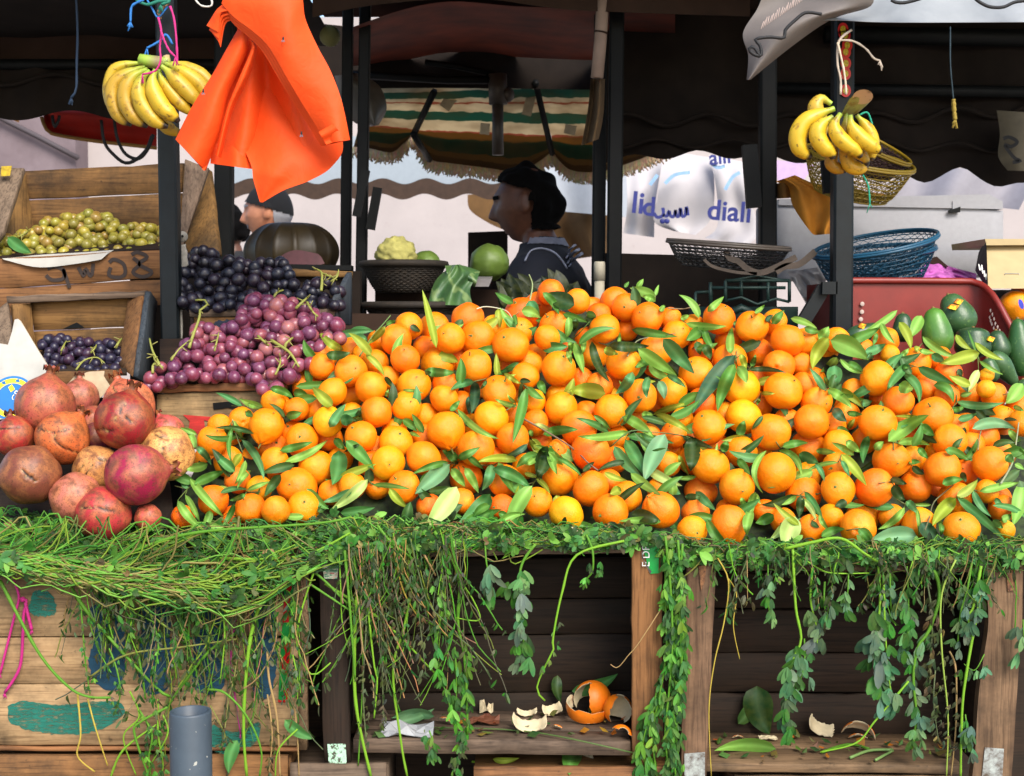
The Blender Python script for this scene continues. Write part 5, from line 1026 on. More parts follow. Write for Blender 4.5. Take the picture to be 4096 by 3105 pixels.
# ---- crates of grapes
def crate_thing(lab, px, py, Y): return thing('fruit_crate', P(px, py, Y), lab, 'crate', 'crates carrying the display')
t = crate_thing('large slatted crate of green grapes tilted forward, stencilled front board', 330, 1200, 3.6)
yb, yf_ = 3.92, 3.62
m = MB(); pb(m, [zp(U1, -320, 1110), zp(U1, 1160, 1028), zp(U1, 1150, 1212), zp(U1, -320, 1282)], yb, .012, nseg=18); pb(m, [zp(U1, -320, 1290), zp(U1, 1150, 1220), zp(U1, 1150, 1420), zp(U1, -320, 1480)], yb + .004, .012, nseg=18); pb(m, [zp(U1, -320, 1486), zp(U1, 1150, 1425), zp(U1, 1150, 1640), zp(U1, -320, 1700)], yb + .002, .012, nseg=18); m.build('back_panel', W['tanx'], t)
m = MB(); pb(m, [zp(U1, -320, 1655), zp(U1, 1125, 1572), zp(U4, 1125, 170), zp(U4, -320, 262)], yf_, .016, nseg=18); pb(m, [zp(U4, -320, 268), zp(U4, 1125, 176), zp(U4, 1125, 340), zp(U4, -320, 440)], yf_ + .003, .016, nseg=18); m.build('front_panel', W['warmx'], t)
m = MB(); pb(m, [zp(U1, 70, 1090), zp(U1, 160, 1085), zp(U1, 222, 1480), zp(U1, 70, 1560)], [yb - .05, yb - .01, yb - .01, yb - .05], .03); m.build('corner_post', W['tanz'], t)
m = MB(); pb(m, [zp(U1, -120, 1062), zp(U1, 150, 1060), zp(U1, 20, 1470), zp(U1, -120, 1640)], [3.74, 3.74, yf_ - .01, yf_ - .01], .018); m.build('side_panel', W['greyz'], t)
m = MB(); pb(m, [zp(U1, 1160, 1015), zp(U1, 1320, 1068), zp(U1, 1378, 1600), zp(U1, 1130, 1640)], [yb, 3.80, yf_, yf_ + .02], .016); m.build('side_panel', W['tanz'], t)
m = MB(); pb(m, [zp(U1, 1170, 1010), zp(U1, 1320, 1062), zp(U1, 1240, 1300), zp(U1, 1125, 1640)], [3.70, 3.70, 3.66, yf_ - .004], .018); m.build('corner_post', W['greyz'], t)
m = MB(); pb(m, [zp(U1, -320, 1640), zp(U1, 1125, 1560), zp(U1, 1125, 1430), zp(U1, -320, 1500)], [yf_ + .02, yf_ + .02, yb, yb], .01); m.build('bottom_panel', W['darkx'], t)
m = MB(); INK = M('faded_black_ink'); INK.base(INK.attr()); INK.set(Roughness=.8)
fy_ = flat(yf_ - .001); ik = lin(52, 40, 34)
for pts in ([(300, 120), (350, 105), (400, 130), (400, 180), (330, 190), (290, 160)], [(400, 120), (420, 180), (440, 240)], [(495, 110), (530, 165), (540, 120), (575, 165), (590, 85)], [(690, 80), (720, 60), (780, 90), (790, 150), (750, 175), (690, 160), (700, 110)], [(830, 30), (870, 15), (930, 45), (880, 90), (960, 140), (900, 170), (840, 140), (880, 90), (840, 50)]):
    stroke(m, [zp(U4, x, y) for x, y in pts], 15, fy_, ik)
m.build('lettering', INK.m, t)
m2 = MB(); pp = resample([Vector((*zp(U1, x, y), 0)) for x, y in ((10, 1636), (240, 1612), (480, 1598), (720, 1580))], 14); qq = resample([Vector((*zp(U1, x, y), 0)) for x, y in ((20, 1640), (240, 1690), (480, 1668), (640, 1640))], 14)
rows = [[P(a.x, a.y, yf_ + .012), P((a.x + b_.x) / 2, (a.y + b_.y) / 2 - 3, yf_ - .008), P(b_.x, b_.y, yf_ - .012 + .004 * math.sin(i))] for i, (a, b_) in enumerate(zip(pp, qq))]; m2.grid(rows); m2.grid([[p + Vector((0, .001, 0)) for p in r][::-1] for r in rows])
tag(m2.build('paper', plain('liner_paper', lin(172, 168, 158), .7, 0, .08), loc=rows[0][0]), 'white liner paper folded over the front edge of the green grape crate', 'paper')
t = crate_thing('small old crate of dark grapes standing open below the green grapes', 330, 1500, 3.4)
y0, y1 = 3.3, 3.5
m = MB(); pb(m, [zp(U4, 40, 292), zp(U4, 915, 256), zp(U4, 912, 300), zp(U4, 46, 338)], y1 - .03, .035); m.build('top_rail', W['greyx'], t)
m = MB(); pb(m, [zp(U4, 190, 322), zp(U4, 840, 302), zp(U4, 815, 484), zp(U4, 215, 512)], y1, .01); pb(m, [zp(U4, 215, 517), zp(U4, 815, 490), zp(U4, 800, 720), zp(U4, 220, 760)], y1 + .003, .01); m.build('back_panel', W['tanx'], t)
m = MB(); pb(m, [zp(U4, 78, 345), zp(U4, 196, 338), zp(U4, 228, 620), zp(U4, 110, 700)], [y1 - .04, y1 - .012, y1 - .012, y1 - .06], .02); m.build('corner_post', W['tanz'], t)
m = MB(); pb(m, [zp(U4, -70, 420), zp(U4, 44, 330), zp(U4, 88, 640), zp(U4, -60, 780)], [y1 - .06, y1 - .03, y0 + .03, y0], .016); m.build('side_panel', W['greyz'], t)
m = MB(); pb(m, [zp(U4, 806, 310), zp(U4, 900, 290), zp(U4, 838, 800), zp(U4, 748, 730)], [y1 - .01, y1 - .04, y0 + .01, y0 + .06], .012); m.build('side_panel', W['tanz'], t)
navy = wood('worn_navy_board', lin(72, 78, 82), lin(24, 34, 46), WZ, .5)
m = MB(); pb(m, [zp(U4, 914, 262), zp(U4, 962, 330), zp(U4, 905, 855), zp(U4, 838, 800)], [y1 - .03, y1 + .05, y0 + .08, y0], .014); m.build('side_panel', navy, t)
m = MB(); pb(m, [zp(U4, 330, 770), zp(U4, 750, 758), zp(U4, 750, 870), zp(U4, 330, 890)], y0, .014); m.build('front_panel', W['tanx'], t)
m = MB(); pb(m, [zp(U4, 100, 780), zp(U4, 800, 770), zp(U4, 800, 640), zp(U4, 120, 640)], [y0 + .01, y0 + .01, y1, y1], .01); m.build('bottom_panel', W['darkx'], t)
m = MB(); m.add([P(*zp(U4, x, y), y1 - .003) for x, y in ((395, 500), (485, 458), (535, 492))], [(0, 1, 2)]); m.build('lettering', BLACKSTEEL, t)
t = crate_thing('crate of black grapes with grey front rail, behind the pink grapes', 1050, 1300, 3.5)
y0, y1 = 3.42, 3.62
m = MB(); pb(m, [(1100, 1072), (1408, 1085), (1406, 1112), (1100, 1102)], y1, .03); m.build('top_rail', W['tanx'], t)
m = MB(); pb(m, [(700, 1102), (1405, 1114), (1405, 1240), (700, 1240)], y1 + .02, .01); m.build('back_panel', W['darkx'], t)
m = MB(); pb(m, [zp(U4, 1195, 376), zp(U4, 2118, 372), zp(U4, 2112, 418), zp(U4, 1200, 422)], y0 - .006, .03); m.build('front_rail', W['greyx'], t)
m = MB(); pb(m, [zp(U4, 1222, 426), zp(U4, 2108, 420), zp(U4, 2108, 640), zp(U4, 1222, 640)], y0, .012); m.build('front_panel', W['tanx'], t)
decal('lettering', [[zp(U4, *p) for p in ((1320, 520), (1350, 460), (1450, 440), (1560, 432), (1560, 520), (1440, 530))]], flat(y0 - .0005), paint_mat('navy_stencil_paint', lin(40, 48, 66), .25), t)
m = MB(); pb(m, [zp(U4, 1200, 430), zp(U4, 1224, 430), zp(U4, 1224, 640), zp(U4, 1200, 640)], y0 - .004, .03); m.build('corner_post', W['darkz'], t)
m = MB(); pb(m, [(1352, 1190), (1408, 1088), (1408, 1300), (1348, 1300)], [y0, y1, y1, y0], .014); m.build('side_panel', navy, t)
t = crate_thing('light wooden crate of pink grapes with hand slot and red letter', 850, 1640, 3.3)
y0, y1 = 3.22, 3.4
m = MB(); pb(m, [zp(U4, 958, 856), zp(U4, 1800, 838), zp(U4, 1800, 884), zp(U4, 968, 904)], y0 - .01, .18, nseg=20); m.build('top_board', W['warmx'], t)
slot = [zp(U4, *p) for p in ((1345, 968), (1440, 958), (1530, 972), (1530, 1000), (1470, 1005), (1440, 998), (1350, 1012))]
m = MB(); pb(m, [zp(U4, 990, 908), zp(U4, 1800, 890), zp(U4, 1800, 1260), zp(U4, 990, 1260)], y0, .012, nseg=20); m.build('front_panel', W['palex'], t)
m = MB(); pb(m, [zp(U4, 962, 906), zp(U4, 996, 906), zp(U4, 996, 1260), zp(U4, 966, 1260)], y0 + .012, .02); m.build('corner_post', W['darkz'], t)
m = MB(); m.add([P(x, y, y0 - .003) for x, y in slot], [tuple(range(len(slot)))[::-1]]); m.build('hand_slot', BLACKSTEEL, t, smooth=False)
redp = paint_mat('red_stencil_paint', lin(176, 40, 34), .25)
decal('lettering', [[zp(U4, *p) for p in ((1158, 1046), (1345, 1050), (1345, 1085), (1290, 1080), (1300, 1160), (1185, 1160), (1200, 1080))]], flat(y0 - .001), redp, t, smooth=0)
m = MB(); pb(m, [zp(U4, 1010, 845), zp(U4, 1790, 830), zp(U4, 1790, 540), zp(U4, 1010, 560)], [y0 + .02, y0 + .02, y1, y1], .01); m.build('bottom_panel', W['darkx'], t)
# ---- grapes
def grape_mat(name, cols, bloom, rough=.3):
    m = M(name); r = m.rnd(); c = m.ramp(r, [(i / max(1, len(cols) - 1), k) for i, k in enumerate(cols)])
    n = m.noise(1.6, m.coord(), 3); c = m.mix(m.ramp(n, [(.4, (0, 0, 0)), (.7, (.5, .5, .5))]), c, bloom); m.base(c); m.set(Roughness=rough); m.b.inputs['Specular IOR Level'].default_value = .5
    m.b.inputs['Subsurface Weight'].default_value = 0; return m.m
GM = {'red': grape_mat('pink_grape_skin', [lin(80, 30, 54), lin(112, 46, 66), lin(140, 66, 80), lin(96, 48, 78), lin(126, 46, 60), lin(164, 100, 94)], lin(132, 96, 122)),
      'black': grape_mat('black_grape_skin', [lin(16, 13, 20), lin(26, 21, 30), lin(40, 24, 36), lin(20, 21, 32), lin(30, 28, 38)], lin(56, 56, 70), .38),
      'green': grape_mat('green_grape_skin', [lin(122, 122, 40), lin(150, 142, 50), lin(112, 104, 36), lin(166, 152, 46), lin(132, 98, 44)], lin(160, 146, 90), .3),
      'dark': grape_mat('blue_grape_skin', [lin(26, 20, 36), lin(40, 28, 46), lin(28, 28, 46), lin(62, 32, 50)], lin(66, 62, 86), .36)}
b0 = MB(); b0.ball((0, 0, 0), 1, 20, 14, sc=(1, 1, 1.1)); GME = {}
for k in GM:
    me = bpy.data.meshes.new('grape'); me.from_pydata([tuple(v) for v in b0.v], [], b0.f); me.polygons.foreach_set('use_smooth', [True] * len(me.polygons)); me.materials.append(GM[k]); GME[k] = me
STALKM = M('grape_stalk'); STALKM.base(STALKM.attr()); STALKM.set(Roughness=.6)
def inpoly(x, y, poly):
    c = False; j = len(poly) - 1
    for i in range(len(poly)):
        if (poly[i][1] > y) != (poly[j][1] > y) and x < (poly[j][0] - poly[i][0]) * (y - poly[i][1]) / (poly[j][1] - poly[i][1]) + poly[i][0]: c = not c
        j = i
    return c
def grapes(kind, poly, r, Yf, bunches, stalks, grp, maxn, seed, tries=6000):
    rr = random.Random(seed); poly = [tuple(p) for p in poly]; xs = [p[0] for p in poly]; ys = [p[1] for p in poly]; pts = []
    for layer in range(3):
        for _ in range(tries):
            x, y = rr.uniform(min(xs), max(xs)), rr.uniform(min(ys), max(ys))
            if not inpoly(x, y, poly): continue
            md = (1.62, 1.6, 1.5)[layer] * r * rr.uniform(.95, 1.25)
            if all(math.hypot(x - a, y - b_) > md for a, b_, l in pts if l == layer): pts.append((x, y, layer))
    roots = []
    for lab, bx, by in bunches:
        roots.append((thing('grape_bunch', P(bx, by, Yf(bx, by)), lab, 'grapes', grp), bx, by))
    cnt = [0] * len(roots)
    for x, y, l in pts:
        k = min(range(len(roots)), key=lambda i: math.hypot(x - roots[i][1], (y - roots[i][2]) * 1.1) + rr.uniform(0, 10))
        if cnt[k] >= 98: continue
        cnt[k] += 1; Y = Yf(x, y) + (0, .018, .036)[l] + rr.uniform(-.004, .006); c = P(x, y, Y); R = r * mpp(Y) * rr.uniform(.84, 1.12)
        o = obj('grape', GME[kind], roots[k][0]); o.location = c - roots[k][0].location; o.scale = (R, R, R); o.rotation_euler = (rr.uniform(0, 6), rr.uniform(0, 6), 0)
    for bi, pl, w in stalks:
        m = MB(); q = resample([Vector((x, y, 0)) for x, y in pl], 14); p3 = [P(p.x, p.y, Yf(p.x, p.y) - .02 - .012 * math.sin(i / 13 * PI)) for i, p in enumerate(q)]
        m.tube(p3, [mpp(3.3) * w * .5 * (1.5 - .6 * i / 13) for i in range(14)], 6, lin(138, 140, 62))
        for s in (4, 8, 11):
            d = Vector((rr.uniform(-1, 1), rr.uniform(-.8, 0), rr.uniform(-1, .6))).normalized() * .018; m.tube([p3[s], p3[s] + d], [.0018, .0011], 5, lin(136, 132, 66))
        m.build('stem', STALKM.m, roots[bi][0])
    return sum(cnt)
z4 = lambda l: [zp(U4, x, y) for x, y in l]; z1 = lambda l: [zp(U1, x, y) for x, y in l]
n = grapes('red', z4([(915, 890), (950, 800), (1040, 720), (1130, 640), (1205, 560), (1240, 475), (1330, 480), (1470, 480), (1540, 380), (1580, 310), (1640, 300), (1840, 330), (1960, 380), (2140, 470), (2150, 560), (2000, 640), (1960, 740), (1900, 760), (1830, 830), (1690, 910), (1640, 890), (1640, 820), (1280, 820), (1120, 825), (950, 890)]), 27, lambda x, y: 3.17 + max(0, 1540 - y) * .00055,
  [('pink grape bunch with tall curling stem at its left end, by the steel pole', 690, 1480), ('pink grape bunch lying in the middle of the light crate front edge', 900, 1440), ('pink grape bunch piled highest against the black grape crate', 1100, 1290), ('pink grape bunch trailing right towards the oranges', 1230, 1400), ('pink grape bunch hanging over the crate corner, darkest berries', 1090, 1500)],
  [(0, z4([(1195, 620), (1220, 540), (1260, 430), (1265, 380), (1310, 350), (1295, 318), (1235, 318)]), 9), (0, z4([(965, 780), (970, 720), (1010, 730), (965, 640), (945, 560)]), 8), (0, z4([(1030, 745), (985, 705), (965, 650)]), 7), (0, z4([(1080, 700), (1130, 630), (1200, 570)]), 6), (2, z4([(1870, 370), (1900, 340), (1950, 295)]), 9), (3, z4([(1940, 330), (1975, 390), (2010, 420)]), 8), (3, z4([(1715, 572), (1800, 625), (1840, 660), (1890, 740)]), 10), (3, z4([(1800, 620), (1810, 590), (1850, 555)]), 9), (2, z4([(1630, 545), (1670, 580), (1700, 605)]), 8), (1, z4([(1355, 640), (1370, 580), (1385, 520)]), 6), (4, z4([(1740, 790), (1770, 720), (1770, 670)]), 7)], 'bunches of pink grapes', 300, 1)
n += grapes('black', z4([(1130, 170), (1190, 60), (1270, -10), (1350, 10), (1390, 90), (1450, 65), (1560, 90), (1680, 75), (1790, 80), (1840, 150), (1860, 220), (1930, 300), (1930, 220), (2030, 185), (2150, 230), (2160, 372), (1230, 372), (1150, 330), (1130, 240)]), 24, lambda x, y: 3.4 + max(0, 1235 - y) * .0007,
  [('black grape bunch reaching highest, right beside the steel pole', 770, 1110), ('black grape bunch with a purple tinge, second from the pole', 900, 1150), ('blackest grape bunch, piled on the crate middle', 1050, 1110), ('grey-bloomed grape bunch behind the pink grapes', 1130, 1190), ('small black grape bunch with forked stem in the crate corner', 1290, 1190)],
  [(4, z4([(2030, 260), (2035, 190), (2030, 140), (1985, 118)]), 9), (4, z4([(2030, 145), (2090, 170), (2130, 190)]), 7), (4, z4([(2090, 200), (2130, 170), (2140, 125)]), 6), (3, z4([(1725, 310), (1750, 270), (1790, 255)]), 8)], 'bunches of black grapes', 300, 2)
n += grapes('green', z1([(-60, 1560), (60, 1500), (200, 1470), (290, 1400), (360, 1372), (470, 1372), (560, 1345), (620, 1365), (700, 1380), (760, 1420), (880, 1430), (1010, 1440), (1110, 1470), (1110, 1600), (720, 1610), (10, 1660), (-60, 1660)]), 21, lambda x, y: 3.66 + max(0, 1010 - y) * .0011,
  [('green grape bunch at the left end of the big crate, by the leaf', 60, 980), ('yellowish green grape bunch heaped highest in the big crate', 330, 930), ('shaded green grape bunch next to the steel pole', 560, 960)],
  [(0, z1([(110, 1500), (150, 1480), (190, 1450)]), 7)], 'bunches of green grapes', 300, 3)
n += grapes('dark', z4([(235, 610), (300, 565), (370, 548), (440, 565), (540, 575), (620, 600), (690, 585), (765, 640), (770, 750), (430, 800), (320, 760), (270, 690)]), 20, lambda x, y: 3.34 + max(0, 1480 - y) * .0009,
  [('dark blue grape bunch on the left of the small crate', 240, 1420), ('purplish grape bunch on the right of the small crate', 420, 1420)],
  [(0, z4([(385, 640), (405, 600), (420, 575)]), 6), (1, z4([(480, 760), (530, 700), (610, 680), (660, 715)]), 6), (1, z4([(730, 620), (750, 585), (770, 560)]), 9), (1, z4([(575, 650), (600, 620), (610, 600)]), 7)], 'bunches of dark blue grapes', 300, 4)
print('grapes', n)
def fyg(x, y): return 3.63
m = MB(); bl(m, zp(U1, 50, 1500), zp(U1, 200, 1600), 50, LC['M'], .05, fyg, seed=5); tag(m.build('vine_leaf', LEAF, loc=P(*zp(U1, 50, 1500), 3.63)), 'long green leaf lying on the green grapes at the left', 'leaf')
# ---- bananas
def banana_mat():
    m = M('banana_skin'); a = m.attr(); v = m.coord()
    n = m.noise(38, v, 4, .6); c = m.mix(m.ramp(n, [(.56, (0, 0, 0)), (.66, (.7, .7, .7))]), a, lin(110, 76, 28))
    n2 = m.noise(90, v, 2); c = m.mix(m.ramp(n2, [(.66, (0, 0, 0)), (.74, (.7, .7, .7))]), c, lin(70, 46, 22))
    m.base(c); m.set(Roughness=.42); m.bump(m.noise(20, v, 3), .15, .004); return m.m
BAN = banana_mat(); YEL = lin(204, 168, 36); YDK = lin(182, 144, 38); GRN = lin(150, 180, 60); BLK = lin(40, 30, 22)
def banana(parent, pts, w, Y, col=YEL, tip=True, green=.16, dY=(0, 0, 0)):
    q = resample([Vector((*p, 0)) for p in pts], 26); m = MB(); rows = []; cols = []
    p3 = []
    for i, p in enumerate(q):
        s = i / 25; yy = Y + (dY[0] * (1 - s) + dY[2] * s) + dY[1] * 4 * s * (1 - s); p3.append(P(p.x, p.y, yy))
    R = mpp(Y) * w * .6; u = Vector((0, -1, 0))
    for i, p in enumerate(p3):
        s = i / 25; T = (p3[min(i + 1, 25)] - p3[max(i - 1, 0)]).normalized(); u = (u - T * u.dot(T)).normalized(); b_ = T.cross(u)
        k = np.interp(s, [0, .1, .2, .35, .6, .8, .92, .97, 1], [.3, .34, .62, .93, 1.0, .9, .55, .36, .27]); row = []
        for j in range(15):
            a = 2 * PI * j / 15; f = 1 + .05 * math.cos(5 * a); row.append(p + (u * math.cos(a) + b_ * math.sin(a)) * R * k * f)
            c = tuple(np.interp(s, [0, green, green + .15], [g, (g + y_) / 2, y_]) for g, y_ in zip(GRN, col)); rd = .93 if j % 3 == 0 else 1
            if tip and s > .93: c = BLK
            cols.append(tuple(x * rd for x in c))
        rows.append(row)
    m.grid(rows, cols, close=True); b0_ = len(m.v); m.add(rows[-1], [tuple(range(15))], BLK); m.add(rows[0], [tuple(range(15))[::-1]], GRN)
    return m.build('banana', BAN, parent)
t = thing('banana_bunch', P(600, 260, 3.18), 'fanned bunch of ten yellow bananas hung from the left pole by pink string', 'bananas', 'banana bunches hung from the poles')
bs = [([(905, 400), (800, 410), (720, 450), (690, 560), (705, 660), (750, 740)], 66, 3.24), ([(920, 420), (800, 470), (725, 540), (718, 640), (760, 740), (830, 790)], 84, 3.20), ([(935, 440), (850, 480), (800, 560), (800, 650), (850, 740), (930, 800)], 88, 3.18), ([(950, 450), (900, 500), (880, 580), (910, 680), (990, 770), (1060, 800)], 92, 3.165), ([(985, 440), (965, 500), (975, 580), (1030, 680), (1100, 740), (1130, 770)], 92, 3.155), ([(1005, 440), (1020, 500), (1080, 580), (1140, 650), (1190, 700), (1220, 720)], 76, 3.17), ([(1020, 420), (1060, 450), (1130, 520), (1200, 590), (1240, 640), (1260, 680)], 84, 3.16), ([(1040, 400), (1130, 440), (1210, 490), (1270, 540), (1310, 600), (1340, 660)], 80, 3.17), ([(1040, 395), (1180, 430), (1270, 470), (1330, 530), (1380, 580)], 70, 3.21), ([(960, 460), (980, 620), (1040, 780), (1100, 830), (1160, 840)], 80, 3.25)]
for pts, w, Y in bs: banana(t, [zp(U1, *p) for p in pts], w * K, Y, random.choice([YEL, YDK, lin(192, 158, 36)]))
m = MB(); q = [P(*zp(U1, x, y), 3.2) for x, y in ((880, 372), (930, 385), (1000, 398), (1060, 390), (1050, 352))]; m.tube(q, [.012, .014, .016, .014, .008], 8, [GRN] * 16 + [lin(150, 130, 90)] * 8 + [GRN] * 8 + [lin(180, 150, 110)] * 8); m.build('stem', BAN, t)
t = thing('banana_bunch', P(3360, 470, 3.36), 'loose bunch of ripe bananas with black tips hung from the right pole by twine', 'bananas', 'banana bunches hung from the poles')
bs = [([(1010, 690), (900, 730), (810, 790), (775, 880), (800, 960), (865, 1000)], 98, 3.33, YEL), ([(1000, 740), (930, 790), (900, 850), (930, 920), (990, 975), (1000, 1010)], 92, 3.31, YEL), ([(1050, 720), (1010, 790), (1030, 860), (1090, 920), (1150, 960), (1180, 1000)], 84, 3.30, YEL), ([(1085, 720), (1080, 800), (1080, 870), (1130, 940), (1200, 1000), (1220, 1050)], 72, 3.33, YDK), ([(1110, 730), (1120, 800), (1170, 870), (1250, 930), (1310, 965)], 84, 3.30, YEL), ([(1150, 730), (1200, 790), (1240, 860), (1250, 930), (1245, 1020)], 74, 3.34, YEL), ([(990, 660), (930, 630), (890, 680), (910, 760), (930, 900)], 90, 3.39, lin(196, 160, 50)), ([(1020, 860), (1000, 960), (990, 1040), (1040, 1075), (1085, 1082)], 70, 3.38, lin(176, 130, 32)), ([(1060, 860), (1080, 960), (1110, 1050), (1180, 1070), (1220, 1045)], 80, 3.36, lin(206, 160, 36))]
for pts, w, Y, c in bs: banana(t, [zp(U3, *p) for p in pts], w * U3[2], Y, c, green=.1)
m = MB(); cx = P(*zp(U3, 1130, 650), 3.33)
rows = []
for (x, y, a, b_) in ((1190, 615, 70, 56), (1160, 648, 72, 52), (1125, 690, 60, 44), (1092, 722, 40, 32)):
    ang = .45; rows.append([P(*zp(U3, x + a * math.cos(k) * math.cos(ang) - b_ * math.sin(k) * math.sin(ang) * .7, y - a * math.cos(k) * math.sin(ang) * .55 - b_ * math.sin(k) * .8), 3.33 - .03 * math.sin(k) - (x - 1090) * .0006) for k in np.linspace(0, 2 * PI, 16, endpoint=False)])
m.grid(rows, lin(140, 140, 76), close=True); m.add(rows[0], [tuple(range(16))], lin(196, 160, 124)); m.build('stem', BAN, t)
# ---- poles and strings
def pole(lab, x0, y0, x1, y1, w, Y, mat=STEEL, name='steel_pole', ground=True):
    a, b_ = P(x0, y0, Y), P(x1, y1, Y); s = mpp(Y) * w
    if ground: b_ = a + (b_ - a) * ((a.z) / max(1e-3, a.z - b_.z))
    m = MB(); d = Vector((s / 2, 0, 0)); e = Vector((0, s, 0)); bv = s * .12
    sec = lambda p: [p + Vector((-s / 2 + bv, 0, 0)), p + Vector((s / 2 - bv, 0, 0)), p + Vector((s / 2, bv, 0)), p + Vector((s / 2, s - bv, 0)), p + Vector((s / 2 - bv, s, 0)), p + Vector((-s / 2 + bv, s, 0)), p + Vector((-s / 2, s - bv, 0)), p + Vector((-s / 2, bv, 0))]
    A_, B_ = sec(a), sec(b_); m.grid([B_, A_], close=True); m.add(A_, [tuple(range(8))]); m.add(B_, [tuple(range(8))[::-1]])
    return tag(m.build(name, mat, loc=(b_.x, b_.y, b_.z), smooth=False), lab, 'pole')
pole('dark blue-grey square steel pole carrying the fanned bananas', 652, -200, 683, 1600, 74, 3.42)
pole('dark square steel pole with a strip of red fruit stickers', 3382, -200, 3372, 1700, 80, 3.62)
def cord(lab, z, pts, w, col, Y, fray=4, name='string', par=None, cat='string'):
    m = MB(); q = resample([Vector((*zp(z, x, y), 0)) for x, y in pts], 18); p3 = [P(p.x, p.y, Y) for p in q]; m.tube(p3, [mpp(Y) * w * .32 * random.uniform(.8, 1.2) for _ in p3], 6, col)
    for a in range(fray): m.tube([p3[-1], p3[-1] + Vector((random.uniform(-.008, .008), -.002, -random.uniform(.01, .025)))], mpp(Y) * w / 5, 4, col)
    o = m.build(name, PINK.m, loc=p3[0]); tag(o, lab, cat); return o
PN, BLS, GRS = lin(190, 36, 116), lin(36, 110, 180), lin(20, 110, 90)
cord('bright pink string knotted round the pole above the fanned bananas', U1, [(1000, 110), (1015, 170), (1020, 220), (1010, 300), (1015, 380), (980, 450), (900, 470)], 14, PN, 3.15)
cord('pink string tail with loose ends hanging over the fanned bananas', U1, [(1015, 190), (1040, 260), (1070, 320), (1110, 360)], 14, PN, 3.14)
cord('long pink string hanging straight right of the left pole', U1, [(1075, 40), (1100, 120), (1115, 260), (1122, 420)], 15, PN, 3.3)
cord('blue cord end dangling left of the pole top', U1, [(910, 0), (860, 20), (830, 50), (825, 140)], 15, BLS, 3.3, 6)
cord('blue cord tied low on the pole, frayed to the left', U1, [(1090, 280), (1050, 220), (1010, 260), (930, 305)], 17, BLS, 3.36, 5)
cord('green cord wrapped round the top of the left pole', U1, [(860, 0), (930, 30), (1000, 10), (1080, 5), (1020, 30)], 20, GRS, 3.36, 5)
cord('thin blue cord crossing the top of the left pole', U1, [(930, 0), (965, 60), (1000, 110), (1060, 40)], 12, BLS, 3.37, 0)
cord('brown cloth strip knotted at the top of the left pole', U1, [(1065, -10), (1040, 40), (1000, 80)], 34, lin(150, 116, 84), 3.38, 2)
cord('blue rope hanging from the dark awning at the far left, knotted', U1, [(480, -40), (490, 200), (485, 400), (482, 560), (450, 620)], 17, lin(40, 60, 84), 3.9, 8)
cord('white looped cord beside the top of the orange bags', U1, [(1220, -20), (1270, 35), (1330, 40), (1340, 10), (1320, -20)], 12, lin(200, 196, 186), 3.2, 0)
cord('cream twine holding the loose bananas, tied round the right pole', U3, [(1120, 190), (1040, 260), (1030, 400), (1050, 500), (1050, 600)], 16, lin(206, 190, 170), 3.42, 0)
cord('long frayed cream twine end sticking out right of the pole', U3, [(1040, 255), (1130, 262), (1210, 310), (1260, 370), (1300, 385)], 13, lin(206, 190, 170), 3.42, 6)
cord('second strand of cream twine down to the banana stem', U3, [(1030, 270), (1065, 420), (1080, 520), (1085, 600)], 14, lin(200, 184, 160), 3.41, 0)
cord('dark cord with yellow frayed tassel hanging at the far right', U3, [(1745, 170), (1745, 400), (1758, 560), (1765, 640)], 9, lin(40, 60, 70), 3.9, 0)
cord('yellow frayed tassel at the end of the dark cord', U3, [(1765, 630), (1768, 690), (1775, 760)], 26, lin(176, 150, 60), 3.88, 8)
cord('teal string tail under the loose bananas', U3, [(1190, 1110), (1225, 1180), (1235, 1290)], 11, lin(20, 140, 110), 3.4, 3)
cord('teal frayed string beside the cut banana stem', U3, [(1170, 730), (1220, 715), (1250, 790)], 12, lin(20, 140, 110), 3.42, 3)
t = thing('sticker_strip', P(3372, 340, 3.6), 'strip of round red fruit stickers stuck down the right pole', 'stickers')
redst = plain('red_sticker', lin(220, 40, 30), .4, 0, .05); yst = plain('yellow_sticker_print', lin(216, 190, 40), .4, 0, .5, 200)
for x, y in ((1065, 185), (1080, 225), (1092, 287), (1082, 330), (1083, 402), (1082, 468), (1082, 575), (1070, 215)):
    m = MB(); c = zp(U3, x, y); m.add([P(c[0] + 21 * math.cos(a), c[1] + 26 * math.sin(a), 3.614 - .0002 * y % .002) for a in np.linspace(0, 2 * PI, 20, endpoint=False)], [tuple(range(20))]); sk = m.build('sticker', redst, t, smooth=False)
    m = MB(); m.add([P(c[0] + 11 * math.cos(a), c[1] + 14 * math.sin(a), 3.611 - .0002 * y % .002) for a in np.linspace(0, 2 * PI, 12, endpoint=False)], [tuple(range(12))]); m.build('print', yst, sk, smooth=False)
